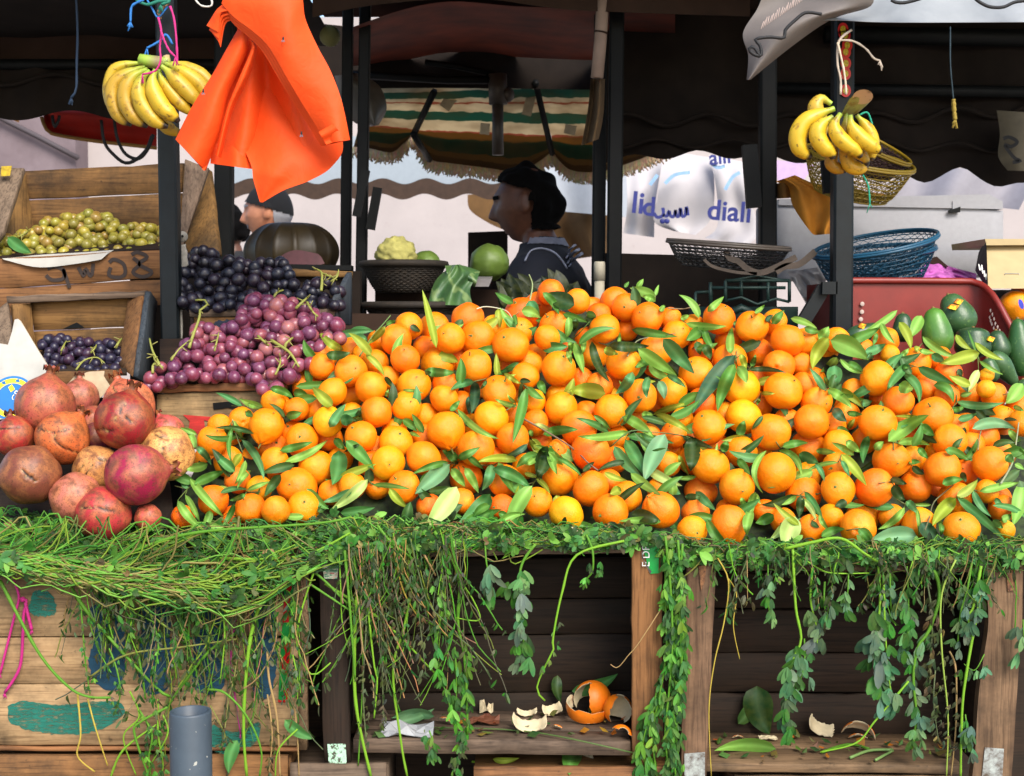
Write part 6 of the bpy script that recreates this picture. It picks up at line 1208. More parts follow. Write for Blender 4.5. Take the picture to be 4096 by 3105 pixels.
# ---- orange bags
ob_ = M('orange_nonwoven'); v = ob_.coord(); ob_.base(ob_.ramp(ob_.noise(8, v, 2), [(.3, lin(238, 80, 20)), (.7, lin(246, 90, 28))])); ob_.set(Roughness=.62); ob_.b.inputs['Specular IOR Level'].default_value = .3
ob_.bump(ob_.noise(420, v, 2), .1, .0006, ob_.bump(ob_.noise(26, v, 3, .6, 1.5), .22, .008, ob_.bump(ob_.noise(7, v, 3), .35, .02))); ob_.translucent(lin(250, 90, 24), .22); OB = ob_.m
t = thing('bag_stack', P(1060, -60, 3.0), 'stack of bright orange folded cloth bags draped and hanging by the left pole', 'bags')
c3 = lambda l: [(*zp(U1, x, y), Y) for x, y, Y in l]
m = MB()   # recessed inner cloth
ruled(m, c3([(1500, 150, 3.06), (1490, 330, 3.06), (1440, 560, 3.07), (1390, 800, 3.08), (1340, 1030, 3.08)]), c3([(1760, 200, 3.06), (1840, 420, 3.07), (1960, 620, 3.07), (2080, 800, 3.07), (2160, 960, 3.06)]), 40, 60, lambda u, v: .025 * math.sin(v * 13 + u * 2) * (.25 + u) + .03 * math.sin(v * PI), .0012)
m.build('inner_cloth', OB, t)
m = MB()   # lower hanging corner
ruled(m, c3([(1400, 520, 3.17), (1500, 840, 3.1), (1585, 1040, 3.045), (1600, 1130, 3.04), (1625, 1220, 3.04), (1642, 1278, 3.04)]), c3([(2000, 520, 3.17), (2165, 890, 3.08), (2100, 1050, 3.04), (1960, 1140, 3.035), (1800, 1200, 3.035), (1660, 1280, 3.04)]), 40, 40, lambda u, v: .018 * math.sin(v * 9 + 1) * (1 - u) - .03 * math.sin(v * PI) * (1 - u), .0012)
m.build('lower_corner', OB, t)
m = MB()   # lower hem between left roll and corner
ruled(m, c3([(1350, 560, 3.17), (1330, 1034, 3.07)]), c3([(1600, 560, 3.17), (1605, 1070, 3.05)]), 12, 30, lambda u, v: .014 * math.sin(v * 8), .0012)
m.build('hem', OB, t)
m = MB()   # left rolled fold
ruled(m, c3([(1500, 190, 3.04), (1420, 330, 3.04), (1330, 490, 3.05), (1215, 670, 3.05), (1108, 882, 3.05)]), c3([(1580, 200, 3.02), (1560, 330, 3.015), (1440, 600, 3.02), (1390, 830, 3.02), (1300, 1080, 3.03)]), 40, 24, lambda u, v: -.05 * math.sin(v * PI) ** .8 * (.4 + .6 * u) + .02 * v, .0012)
m.build('rolled_fold', OB, t)
m = MB(); ruled(m, c3([(1110, 880, 3.05), (1130, 905, 3.05), (1200, 980, 3.04), (1290, 1080, 3.03)]), c3([(1140, 860, 3.06), (1180, 890, 3.07), (1260, 960, 3.06), (1310, 1040, 3.045)]), 16, 6, None, .001); m.build('hem', OB, t)
m = MB()   # inner narrow fold
ruled(m, c3([(1560, 250, 3.01), (1590, 300, 3.01), (1500, 520, 3.01), (1430, 700, 3.02), (1360, 980, 3.03)]), c3([(1600, 260, 3.03), (1625, 320, 3.04), (1560, 520, 3.04), (1470, 700, 3.05), (1395, 1000, 3.05)]), 30, 10, lambda u, v: -.02 * math.sin(v * PI), .0012); m.build('inner_fold', OB, t)
for k, (x, y, dy) in enumerate(((0, 0, 0), (18, 26, .006), (40, 44, .012), (66, 60, .018))):   # top left corner, several bags thick
    m = MB(); ruled(m, c3([(1420 + x * .6, 20 + y * .3, 3.0 + dy), (1370 + x * .5, 60 + y, 3.0 + dy), (1325 + x * .8, 130 + y, 3.01 + dy), (1305 + x * .9, 162 + y * 1.1, 3.01 + dy)]), c3([(1560, 60 + y, 2.985 + dy), (1460, 70 + y, 2.985 + dy), (1395 + x * .4, 90 + y * 1.2, 2.99 + dy), (1382 + x * .2, 205 + y * 1.6, 3.0 + dy)]), 20, 10, lambda u, v: -.006 * math.sin(v * PI), .001); m.build('folded_layer', OB, t)
for k in range(4):   # big front flap, four layers seen along its edge
    e = k * 13; m = MB()
    ruled(m, c3([(1400 + e * .4, 22 + e * .9, 2.985 + k * .006), (1480 - e * .2, 110 + e, 2.975 + k * .006), (1600 - e * .6, 200 + e, 2.97 + k * .007), (1700 - e, 300 + e * .8, 2.97 + k * .008), (1800 - e, 470 + e * .7, 2.975 + k * .008), (1900 - e, 640 + e * .5, 2.98 + k * .008), (2000 - e, 800 + e * .4, 2.985 + k * .008), (2060 - e * .8, 905 + e * .5, 2.985 + k * .008)]),
          c3([(1440, -120, 3.0 + k * .006), (1700, -130, 2.99 + k * .006), (1890, -60, 2.99 + k * .006), (1930, 120, 2.985 + k * .007), (2010, 300, 2.985 + k * .007), (2090, 450, 2.985 + k * .007), (2160, 640, 2.99 + k * .007), (2212, 885, 2.99 + k * .006)]), 44, 26, lambda u, v: -.018 * math.sin(v * PI) + .008 * math.sin(u * 9 + v * 3), .001)
    m.build('front_flap', OB, t)
m = MB(); ruled(m, c3([(2015, 835, 2.968), (2100, 785, 2.966)]), c3([(2062, 915, 2.968), (2185, 870, 2.968)]), 8, 10, lambda u, v: -.006 * math.sin(v * 6), .001); m.build('turned_corner', OB, t)
for x, y in ((1790, 245), (1285, 578), (1905, 845)):
    m = MB(); c = P(*zp(U1, x, y), 2.945 if x > 1500 else 2.985); m.ball(c, .0022, 8, 6, lin(22, 20, 24), sc=(1, .8, 1.5)); m.ball(c + Vector((0, 0, .0034)), .0015, 8, 6, lin(30, 26, 28))
    for s in (-1, 1): m.add([c, c + Vector((s * .004, -.002, -.006)), c + Vector((s * .001, -.003, -.008))], [(0, 1, 2)], lin(90, 90, 96))
    tag(m.build('fly', PINK.m, loc=c), {1790: 'black fly high on the orange front flap', 1285: 'black fly on the rolled left fold of the orange bags', 1905: 'black fly low in the shaded orange cloth'}[x], 'fly')
m = MB(); pb(m, [(-260, 1560), (640, 1600), (700, 2100), (-260, 2080)], [3.42, 3.42, 2.98, 2.98], .02); tag(m.build('sloping_board', W['darkx'], loc=P(200, 2050, 3.0)), 'dark sloping board added to darken the gaps under the pomegranates', 'board')  # dark board added so no bright background shows between the pomegranates
m = MB(); m.hexa([P(x, y, 4.05) for x, y in ((520, 1075), (1440, 1085), (1440, 1700), (520, 1700))], Vector((0, .05, 0))); tag(m.build('dark_backing', CANVAS, loc=P(900, 1700, 4.05), smooth=False), 'black drape sheet added to darken the gap behind the grape crates', 'drape')  # black sheet added to stand for the darkness behind the grape crates
t = thing('white_fixture', P(728, 1060, 3.5), 'small white round fixture with peeling strip just right of the left pole', 'fixture'); wf = plain('peeling_white', lin(150, 146, 136), .8, 0, .5, 60)
m = MB(); m.ball(P(730, 947, 3.5), mpp(3.5) * 22, 14, 8, sc=(1, .5, 1)); kn = m.build('knob', wf, t); m = MB(); m.ball(P(730, 945, 3.49), mpp(3.5) * 5, 8, 6); m.build('screw', BLACKSTEEL, kn)
m = MB(); pb(m, [(704, 985), (742, 975), (752, 1060), (712, 1090)], 3.5, .01); m.build('strip', wf, t)
m = MB(); pb(m, [(704, 1238), (728, 1240), (732, 1390), (706, 1405)], 3.44, .004); tag(m.build('white_strip', wf, loc=P(715, 1400, 3.44)), 'pale strip of tape on the right side of the left pole above the pink grapes', 'strip')
m = MB(); c_ = zp(U1, 40, 1080); m.hexa([P(c_[0] + dx, c_[1] + dy, 3.70) for dx, dy in ((-20, -18), (22, -20), (14, 20), (-22, 22))], Vector((0, .002, 0))); tag(m.build('yellow_tag', plain('yellow_tag_print', lin(190, 160, 30), .6, 0, .5, 90), loc=P(*c_, 3.7), smooth=False), 'worn yellow tag on the grey board at the far left of the green grape crate', 'tag')
# ================================================================ STALL BEHIND: POLES, BASKETS, SCALE, BOXES
pole('dark square post behind the big grape crate, under the orange bags', 890, -200, 890, 1300, 70, 4.1, BLACKSTEEL)
pole('black post right of the orange bags with a hinged tube on its right', 1392, -200, 1378, 1300, 42, 4.5, BLACKSTEEL)
pole('slightly thinner black post, second right of the orange bags', 1462, -200, 1440, 1300, 44, 4.4, BLACKSTEEL)
pole("black post just right of the vendor's back", 2408, -200, 2392, 1300, 52, 4.4, BLACKSTEEL)
pole("second black post right of the vendor, beside the printed white bags", 2472, -200, 2456, 1300, 58, 4.3, BLACKSTEEL)
pole('thick black post left of the white foam box', 3076, -200, 3076, 1300, 66, 4.0, BLACKSTEEL)
def tubebar(lab, pts, w, Y, mat=BLACKSTEEL, name='hinged_tube', z=None):
    m = MB(); a, b_ = P(*pts[0], Y), P(*pts[1], Y); s = mpp(Y) * w; d = (b_ - a).normalized(); sd = Vector((0, 1, 0)).cross(d).normalized() * s / 2; e = Vector((0, s * .7, 0))
    q = [a - sd, a + sd, b_ + sd, b_ - sd]; m.hexa(q, e); tag(m.build(name, mat, loc=a, smooth=False), lab, 'tube')
tubebar('black tube bracket tilted left against the second post right of the bags', [(1462, 680), (1425, 866)], 34, 4.3)
tubebar('black tube bracket hanging tilted, furthest right of the two by the bags', [(1510, 750), (1480, 918)], 36, 4.35)
tubebar('wide black tube bracket left of the thick post', [(3000, 578), (3020, 830)], 58, 3.95)
tubebar('black tube bracket left of the pole with loose bananas', [(3310, 640), (3320, 772)], 46, 3.72)
tubebar('dark steel brace slanting up to the sticker pole', [(3215, 1290), (3300, 1150)], 52, 3.64, STEEL, 'steel_brace')
tubebar('short dark bolted bracket joining the brace to the sticker pole', [(3290, 1152), (3350, 1152)], 50, 3.62, STEEL, 'steel_brace')
# cream pipe
t = thing('cream_pipe', P(2398, 1300, 4.25), "cream plastic pipe stub with collar standing right of the vendor's sleeve", 'pipe')
CREAM = plain('cream_plastic', lin(186, 178, 156), .5, 0, .15, 20)
m = MB(); c0, c1 = P(2398, 1330, 4.25), P(2398, 1120, 4.25); c0.z = .84; m.tube([c0, c1], mpp(4.25) * 20, 20); m.build('pipe', CREAM, t)
m = MB(); m.tube([P(2398, 1122, 4.25), P(2398, 1056, 4.25), P(2398, 1047, 4.25)], [mpp(4.25) * 23, mpp(4.25) * 23, mpp(4.25) * 20], 20); m.build('collar', CREAM, t)
# lattice baskets
def basket(lab, z, cx, cy, rx, Y, tilt, col, h, rb, name='plastic_basket', nv=40, nr=7, lean=0, grp='plastic baskets', cat='basket', rim2=None, wob=0):
    """slatted bowl: rim radius rx (photo px), tilted towards the viewer by tilt, leaning by lean"""
    px, py = zp(z, cx, cy); c = P(px, py, Y); k = mpp(Y) * z[2]; R = rx * k; Rb = R * rb; hh = h * k
    RM = Matrix.Rotation(lean, 3, 'Y') @ Matrix.Rotation(tilt, 3, 'X')
    t = thing(name, c, lab, cat, grp); mat = plain('basket_plastic', col, .4, 0, .2, 20); a2 = plain('basket_rim', rim2 or tuple(min(1, x * 1.15) for x in col), .35, 0, .1, 20)
    pt = lambda r, a, zz_: c + RM @ Vector((r * math.cos(a), r * math.sin(a), zz_))
    prof = lambda s: (Rb + (R - Rb) * (s ** .7), -hh * (1 - s))
    m = MB(); A_ = np.linspace(0, 2 * PI, 49)
    for rr_, zz_, th in ((R, 0, .0045), (R * 1.012, -.006, .004)): m.tube([pt(rr_, a, zz_ + wob * math.sin(3 * a)) for a in A_], th, 6, cap=False)
    m.build('rim', a2, t)
    m = MB()
    for i in range(nv):
        for s_ in (1, -1):
            p3 = []
            for j in range(7):
                s = j / 6; r, zz_ = prof(s); p3.append(pt(r, 2 * PI * (i + s_ * .5 * (1 if j % 2 else -1) * .9) / nv, zz_))
            m.tube(p3, .0016, 4, cap=False)
    for j in range(nr):
        r, zz_ = prof(j / nr); m.tube([pt(r, a, zz_) for a in A_], .0022 if j else .004, 4, cap=False)
    m.build('lattice', mat, t)
    m = MB()
    for rr_ in np.linspace(.15, 1, 6): m.tube([pt(Rb * rr_, a, -hh) for a in A_], .0025, 4, cap=False)
    for i in range(16): m.tube([pt(0, 0, -hh), pt(Rb, 2 * PI * i / 16, -hh)], .0022, 4)
    m.build('base', mat, t); return t
tealb = lin(30, 78, 104)
basket('upper dark blue lattice basket with broken rim, tilted on the stack', U3, 1265, 1540, 388, 3.95, .16, tealb, 190, .62, lean=-.2)
basket('lower dark blue lattice basket under the broken-rimmed one', U3, 1262, 1590, 375, 3.98, .12, lin(26, 70, 96), 260, .6, lean=-.1)
basket('mustard yellow lattice basket hanging tilted behind the loose bananas', U3, 1170, 1000, 345, 3.9, .3, lin(140, 116, 32), 240, .66, lean=.17)
basket('dark brown lattice basket with yellow rim nested in the mustard one', U3, 1230, 900, 290, 3.92, .34, lin(66, 42, 40), 170, .7, lean=.44, rim2=lin(150, 122, 30))
# weighing scale with basket pan
t = thing('weighing_scale', P(2950, 1330, 3.8), 'green cast-iron weighing scale with dark strap cradle under a black basket', 'scale')
GIR = plain('green_cast_iron', lin(36, 62, 56), .5, .1, .3, 30, .15); DIR = plain('dark_strap_iron', lin(72, 62, 54), .45, .5, .3, 30)
m = MB(); Yk = 3.8; zz6 = lambda x, y, Y=Yk: P(*zp(U6, x, y), Y); kk = mpp(Yk) * U6[2]
for a, b_ in (((320, 195), (725, 195)), ((320, 195), (320, 330)), ((725, 195), (725, 330)), ((225, 240), (700, 240)), ((225, 205), (225, 340)), ((590, 205), (590, 330)), ((420, 195), (420, 290))): m.tube([zz6(*a), zz6(*b_)], kk * 11, 6)
for pts in ([(330, 320), (420, 300), (520, 345), (640, 310), (725, 330)], [(345, 195), (440, 180), (520, 165), (620, 182), (700, 195)]): m.tube([zz6(*p) for p in pts], kk * 9, 6)
m.build('beam_frame', GIR, t)
m = MB()
for a, b_ in (((130, 270), (130, 420)), ((230, 265), (230, 420)), ((130, 270), (230, 265))): m.tube([zz6(*a, 3.84), zz6(*b_, 3.84)], kk * 10, 6)
m.hexa([zz6(120, 360, 3.86), zz6(780, 360, 3.86), zz6(780, 620, 3.86), zz6(120, 620, 3.86)], Vector((0, .12, 0))); m.build('base', GIR, t)
m = MB(); m.tube([zz6(350, 400, 3.82), zz6(420, 365, 3.82), zz6(500, 400, 3.82), zz6(440, 420, 3.82)], kk * 26, 8); m.build('weight', GIR, t)
def strap(pts, w, name='cradle_strap'):
    m = MB(); q = resample([Vector((*zp(z_, x, y), 0)) for z_, x, y in pts], 20); rows = []
    for i, p in enumerate(q):
        tt = (q[min(i + 1, 19)] - q[max(i - 1, 0)]).normalized(); n = Vector((-tt.y, tt.x, 0)) * w * .5; rows.append([P(p.x + n.x, p.y + n.y, 3.7), P(p.x - n.x, p.y - n.y, 3.7)])
    m.grid(rows); m.grid([[p + Vector((0, .004, 0)) for p in r][::-1] for r in rows]); m.build(name, DIR, t)
strap([(U3, 320, 1590), (U3, 350, 1640), (U6, 400, 70), (U6, 460, 120), (U6, 540, 145), (U6, 640, 110), (U6, 770, 45)], 24); strap([(U6, 185, 60), (U6, 240, 105), (U6, 380, 140), (U6, 520, 150)], 12); strap([(U6, 640, 140), (U6, 700, 105), (U6, 790, 90), (U6, 890, 10)], 26)
basket('black oval lattice basket resting on the scale cradle', U3, 340, 1545, 385, 3.85, .07, lin(30, 28, 26), 150, .72, lean=.07, rim2=lin(80, 72, 64))
# white foam box
FOAM = plain('white_foam', lin(160, 160, 164), .8, 0, .06, 60, .2)
t = thing('foam_box', P(3550, 1180, 4.25), 'large white foam box with lid and hand notch, behind the blue baskets', 'box')
m = MB(); q = [zp(U3, 650, 1275), zp(U3, 2080, 1330), zp(U6, 2080, 160), zp(U6, 650, 190)]; m.board([P(*p, 4.3) for p in q], Vector((0, .38, 0)), nseg=16, wob=.003); m.build('body', FOAM, t)
m = MB(); q = [zp(U3, 660, 1262), zp(U3, 1990, 1232), zp(U3, 2078, 1278), zp(U3, 2078, 1326), zp(U3, 655, 1300)]; vs = [P(*p, 4.29) for p in q]; m.add(vs + [v + Vector((0, .39, 0)) for v in vs], [(4, 3, 2, 1, 0), (5, 6, 7, 8, 9)] + [(i, (i + 1) % 5, 5 + (i + 1) % 5, 5 + i) for i in range(5)]); m.build('lid', FOAM, t, smooth=False)
m = MB(); q = [zp(U3, 1735, 1335), zp(U3, 1810, 1310), zp(U3, 1808, 1345), zp(U3, 1740, 1352)]; m.hexa([P(*p, 4.283) for p in q], Vector((0, .01, 0))); m.build('hand_notch', BLACKSTEEL, t, smooth=False)
m = MB(); m.hexa([P(*zp(U3, x, y), 4.286) for x, y in ((1760, 1275), (1812, 1275), (1812, 1318), (1760, 1330))], Vector((0, .02, 0))); m.build('notch_lip', FOAM, t, smooth=False)
def foldedcloth(name, A_, B_, mat, lab, cat, fn=None, th=.002, n=30, m_=24, loc=None):
    m = MB(); r = ruled(m, A_, B_, n, m_, fn, th); return tag(m.build(name, mat, loc=r[0][0]), lab, cat)
MUS = plain('mustard_cloth', lin(188, 120, 24), .8, 0, .25, 14, .2)
c3u = lambda l: [(*zp(U3, x, y), Y) for x, y, Y in l]
foldedcloth('mustard_cloth', c3u([(640, 1150, 4.0), (720, 1200, 3.98), (750, 1310, 3.97), (860, 1470, 3.96), (900, 1490, 3.96)]), c3u([(760, 1110, 4.0), (900, 1170, 4.0), (1080, 1200, 4.0), (1120, 1330, 3.97), (1010, 1480, 3.96)]), MUS, 'mustard yellow cloth bundle draped over the foam box corner', 'cloth', lambda u, v: -.05 * math.sin(v * PI) + .02 * math.sin(v * 11 + u * 6))
foldedcloth('mustard_cloth', c3u([(1130, 1215, 4.2), (1240, 1220, 4.2), (1360, 1235, 4.2)]), c3u([(1140, 1275, 4.18), (1240, 1260, 4.18), (1350, 1245, 4.18)]), MUS, 'flat mustard cloth edge lying on the foam box lid', 'cloth', lambda u, v: -.02 * math.sin(v * PI))
foldedcloth('mustard_cloth', c3u([(636, 1165, 4.04), (640, 1260, 4.04)]), c3u([(730, 1150, 4.0), (735, 1255, 4.0)]), plain('brown_cloth', lin(120, 78, 20), .85, 0, .3, 20), 'dark mustard cloth fold behind the thick post', 'cloth', lambda u, v: -.03 * math.sin(v * PI))
GREYP = plain('grey_plastic_sheet', lin(150, 148, 148), .4, 0, .2, 14, .2)
c36 = lambda l: [(*zp(U6, x, y), Y) for x, y, Y in l]
foldedcloth('plastic_bag', c36([(710, 140, 4.1), (760, 220, 4.08), (830, 340, 4.05), (880, 445, 4.05)]), c36([(900, 110, 4.1), (960, 210, 4.08), (990, 330, 4.05), (985, 445, 4.05)]), GREYP, 'crumpled grey-white plastic bag left of the sticker pole', 'bag', lambda u, v: .03 * noise.noise(Vector((u * 5, v * 5, 1))))
PINKP = plain('pink_tissue', lin(196, 104, 186), .7, 0, .12, 20, .3)
foldedcloth('pink_tissue', c36([(1520, 190, 3.98), (1560, 110, 4.05), (1640, 70, 4.1), (1760, 110, 4.1), (1910, 150, 4.1)]), c36([(1520, 205, 3.96), (1600, 205, 3.96), (1700, 205, 3.96), (1800, 205, 3.96), (1910, 215, 3.96)]), PINKP, 'crumpled pink-purple tissue paper behind the red crate', 'tissue', lambda u, v: .05 * noise.noise(Vector((u * 8, v * 5, 4))))
m = MB(); q = [zp(U6, 1600, 75), zp(U6, 1660, 42), zp(U6, 1735, 108), zp(U6, 1640, 95)]; m.hexa([P(*p, 4.08) for p in q], Vector((0, .03, 0))); tag(m.build('dark_wrapper', CANVAS2, loc=P(*q[0], 4.08), smooth=False), 'dark scrap of wrapping standing over the pink tissue', 'wrapper')
# cardboard tray
t = thing('cardboard_tray', P(4010, 1160, 3.95), 'open cream cardboard fruit tray with dark printed side at the right edge', 'tray')
CR = plain('cream_card', lin(180, 160, 118), .8, 0, .1, 20)
m = MB(); m.hexa([P(*zp(U3, x, y), 3.9) for x, y in ((1965, 1515), (2400, 1515), (2400, 1552), (1972, 1555))], Vector((0, .3, 0))); m.build('rim', CR, t, smooth=False)
m = MB(); q = [P(*zp(U3, 1975, 1560), 3.93), P(*zp(U3, 2400, 1556), 3.93), P(*zp(U6, 2400, 245), 3.8), P(*zp(U6, 1985, 245), 3.8)]; m.hexa(q, Vector((0, .01, 0))); m.build('front_panel', CR, t, smooth=False)
m = MB(); q = [P(*zp(U3, 1930, 1600), 3.98), P(*zp(U3, 1972, 1530), 3.9), P(*zp(U6, 1985, 250), 3.79), P(*zp(U6, 1908, 130), 3.97)]; m.hexa(q, Vector((0, .008, 0))); sp_ = m.build('side_panel', BLACKSTEEL, t, smooth=False)
for pts in ([(1925, 90), (1935, 130), (1945, 95), (1948, 140)], [(1950, 150), (1960, 130), (1962, 170), (1970, 150), (1972, 190)]):
    m = MB(); stroke(m, [zp(U6, x, y) for x, y in pts], 4, lambda x, y: 3.83, lin(220, 220, 215)); m.build('lettering', white, sp_)
m = MB(); m.tube([P(*zp(U6, x, y), 3.84) for x, y in ((2090, 160), (2090, 150), (2180, 150), (2210, 250))], .0012, 4); m.hexa([P(*zp(U6, x, y), 3.83) for x, y in ((2120, 180), (2175, 180), (2200, 245), (2135, 245))], Vector((0, .002, 0))); m.build('tray_flap', CARD.m, t)
# red crate and avocados
RED = plain('brick_red_plastic', lin(128, 38, 30), .45, 0, .2, 12, .05)
t = thing('plastic_crate', P(3700, 1450, 3.72), 'brick red plastic crate with rounded corner and drilled holes, holding the avocados', 'crate')
m = MB(); prof = [zp(U6, 985, 205), zp(U6, 1140, 200), zp(U6, 1800, 203), zp(U6, 1900, 212), zp(U6, 1960, 240), zp(U6, 2010, 290), zp(U6, 2060, 370), zp(U6, 2150, 545), zp(U6, 2230, 700)]
top = [(x, y, 3.72 + max(0, i - 3) * -.03) for i, (x, y) in enumerate(prof)]
vs = [P(x, y, Y) for x, y, Y in top]; n = len(vs); bot = [Vector((v.x, v.y, P(0, 1560, 3.7).z)) for v in vs]
m.grid([vs, bot]); m.grid([[v + Vector((0, .012, 0)) for v in bot], [v + Vector((0, .012, 0)) for v in vs]]); m.grid([[v + Vector((0, .012, 0)) for v in vs], vs]); pn = m.build('back_panel', RED, t)
m = MB(); m.tube([v + Vector((0, -.004, .002)) for v in resample(vs, 24)], .009, 8); m.build('rim', RED, t)
hl = plain('painted_hole_light', lin(190, 170, 160), .9)  # solid pale dots painted for the brightness seen through the holes
m = MB()
for x, y in ((1187, 343), (1185, 393), (1178, 440)): c = P(*zp(U6, x, y), 3.713); m.ball(c, .0062, 12, 6, sc=(1, .2, 1))
for x, y in ((2000, 385), (2012, 410), (1995, 428), (2022, 438), (2000, 450), (2030, 468), (2008, 470), (2045, 490), (2020, 495), (2058, 515), (2034, 525), (2062, 540)):
    Y = float(np.interp(zp(U6, x, 0)[0], [p[0] for p in top], [p[2] for p in top])); c = P(*zp(U6, x, y), Y - .012); m.ball(c, .0042, 10, 6, sc=(.6, .3, 1.3))
m.build('pale_hole_dots', hl, t)
m = MB(); m.hexa([P(*zp(U6, 985, 208), 3.716), P(*zp(U6, 1015, 208), 3.716), P(*zp(U6, 1015, 520), 3.716), P(*zp(U6, 985, 520), 3.716)], Vector((0, .3, 0))); m.build('side_panel', RED, t, smooth=False)
def avo_mat():
    m = M('avocado_skin'); v = m.coord(); a = m.attr(); n = m.noise(9, v, 3); c = m.mix(m.ramp(n, [(.4, (0, 0, 0)), (.7, (.6, .6, .6))]), a, lin(40, 72, 34)); sp = m.noise(140, v, 2); c = m.mix(m.ramp(sp, [(.6, (0, 0, 0)), (.7, (.35, .35, .35))]), c, lin(120, 150, 80))
    m.base(c); m.set(Roughness=.36); m.bump(m.noise(130, v, 2), .25, .002); return m.m
AVO = avo_mat(); Z9 = (3296, 1180, ZS)
def avocado(lab, top_, bot_, w, Y, col, neck=.55, sticker=None):
    a, b_ = P(*zp(Z9, *top_), Y), P(*zp(Z9, *bot_), Y - .01); L = (b_ - a).length; ax = (b_ - a).normalized(); R = mpp(Y) * w * ZS / 2; m = MB(); rows = []; u = Vector((0, -1, 0)); u = (u - ax * u.dot(ax)).normalized(); v = ax.cross(u)
    for i in range(25):
        s = i / 24; th = PI * s; body = math.sqrt(max(0, 1 - ((s - .64) / .37) ** 2)) if s > .64 else 0
        r = body if s > .64 else (neck + (1 - neck) * (.5 - .5 * math.cos(PI * min(1, s / .64)))) * min(1, math.sqrt(max(0, 1 - (1 - min(1, s / .2)) ** 2)))
        rows.append([a + ax * L * s + (u * math.cos(k) + v * math.sin(k)) * R * r * (1 + .03 * noise.noise(Vector((math.cos(k) * 2, s * 3, L * 90)))) for k in np.linspace(0, 2 * PI, 28, endpoint=False)])
    m.grid(rows, col, close=True); o = m.build('avocado', AVO, loc=(a + b_) / 2); tag(o, lab, 'avocado', 'avocados in the red crate')
    m = MB(); m.ball(a + ax * .0015, .0045, 10, 6, lin(120, 90, 50)); m.build('stem_scar', TWIG, o)
    if sticker:
        m = MB(); sx, sy, sa = sticker
        for dx, dy, ss in sa: c = zp(Z9, sx + dx, sy + dy); m.hexa([P(c[0] + px_, c[1] + py_, Y - R * 1.02 - .002) for px_, py_ in ((-20 * ss, 4), (-6 * ss, -12), (20 * ss, -6), (6 * ss, 12))], Vector((0, .012, 0)))
        m.build('sticker', avst, o, smooth=False)
    return o
avst = M('avocado_sticker'); avst.base(avst.mix(avst.ramp(avst.noise(90, avst.coord(), 2), [(.45, (0, 0, 0)), (.5, (1, 1, 1))]), lin(236, 210, 30), lin(226, 130, 20))); avst.set(Roughness=.4); avst = avst.m
AG = lin(62, 96, 56); AL = lin(86, 136, 48); AD = lin(48, 76, 48)
avocado('bright green pear-shaped avocado standing upright among the leaves', (1205, 140), (1290, 660), 345, 3.42, AL, .6)
avocado('big dull avocado with orange and yellow stickers, topmost in the crate', (1370, -10), (1560, 440), 400, 3.56, AG, .55, (1435, 105, ((0, 30, 1.2), (60, -30, .9))))
avocado('round avocado below the stickered one, small sticker on its right', (1650, 360), (1640, 700), 400, 3.46, AD, .85, (1850, 490, ((0, 0, .8),)))
avocado('dark avocado half hidden right of the round one', (1900, 390), (1960, 720), 260, 3.5, AD, .6)
avocado('tall green avocado cut by the right edge of the photo', (2140, 255), (2190, 900), 300, 3.5, lin(50, 92, 44), .55)
avocado('long avocado lying with its stem end down to the right', (2130, 1000), (1850, 640), 240, 3.42, AG, .5)
avocado('dark avocado tip behind leaves left of the upright one', (870, 200), (880, 520), 240, 3.5, AD, .6)
avocado('dark flat-lying avocado next to the sticker pole, behind leaves', (640, 360), (240, 480), 210, 3.52, AD, .7, (425, 345, ((0, 0, .8),)))
avocado('small avocado end peeping under the long lying one', (1800, 700), (1880, 960), 190, 3.4, AG, .8)
avocado('dark avocado end at the right edge below the tall one', (2200, 930), (2240, 1160), 200, 3.42, AD, .7)
o = obj('orange', KINDS[''][0]); c = P(4062, 1225, 3.85); R = 66 * mpp(3.85); o.location = c; o.scale = (R, R, R); o.material_slots[0].link = 'OBJECT'; o.material_slots[0].material = OM['a']; tag(o, 'large orange with blue oval sticker behind the red crate, right edge', 'orange')
m = MB(); bs_ = plain('blue_sticker', lin(40, 60, 190), .35); cc_ = P(4084, 1217, 3.785); m.add([cc_ + Vector((.007 * math.cos(a) - .004 * math.sin(a), -.001, .014 * math.sin(a))) for a in np.linspace(0, 2 * PI, 16, endpoint=False)], [tuple(range(16))]); ob2 = m.build('sticker', bs_, None, smooth=False); ob2.parent = o; ob2.matrix_parent_inverse = (Matrix.Translation(c) @ Matrix.Scale(R, 4)).inverted()
o = obj('orange', KINDS[''][1]); c = P(4104, 1178, 3.93); R = 60 * mpp(3.93); o.location = c; o.scale = (R, R, R); o.material_slots[0].link = 'OBJECT'; o.material_slots[0].material = OM['d']; tag(o, 'orange cut by the right edge, behind the blue-stickered one', 'orange')
m = MB(); m.hexa([P(3960, 1160, 3.9), P(4300, 1160, 3.9), P(4300, 1330, 3.9), P(3960, 1330, 3.9)], Vector((0, .3, 0))); tag(m.build('produce_crate', plain('dark_blue_crate', lin(34, 44, 56), .5), loc=P(4100, 1300, 3.9), smooth=False), 'dark blue crate under the stickered orange at the right edge', 'crate')
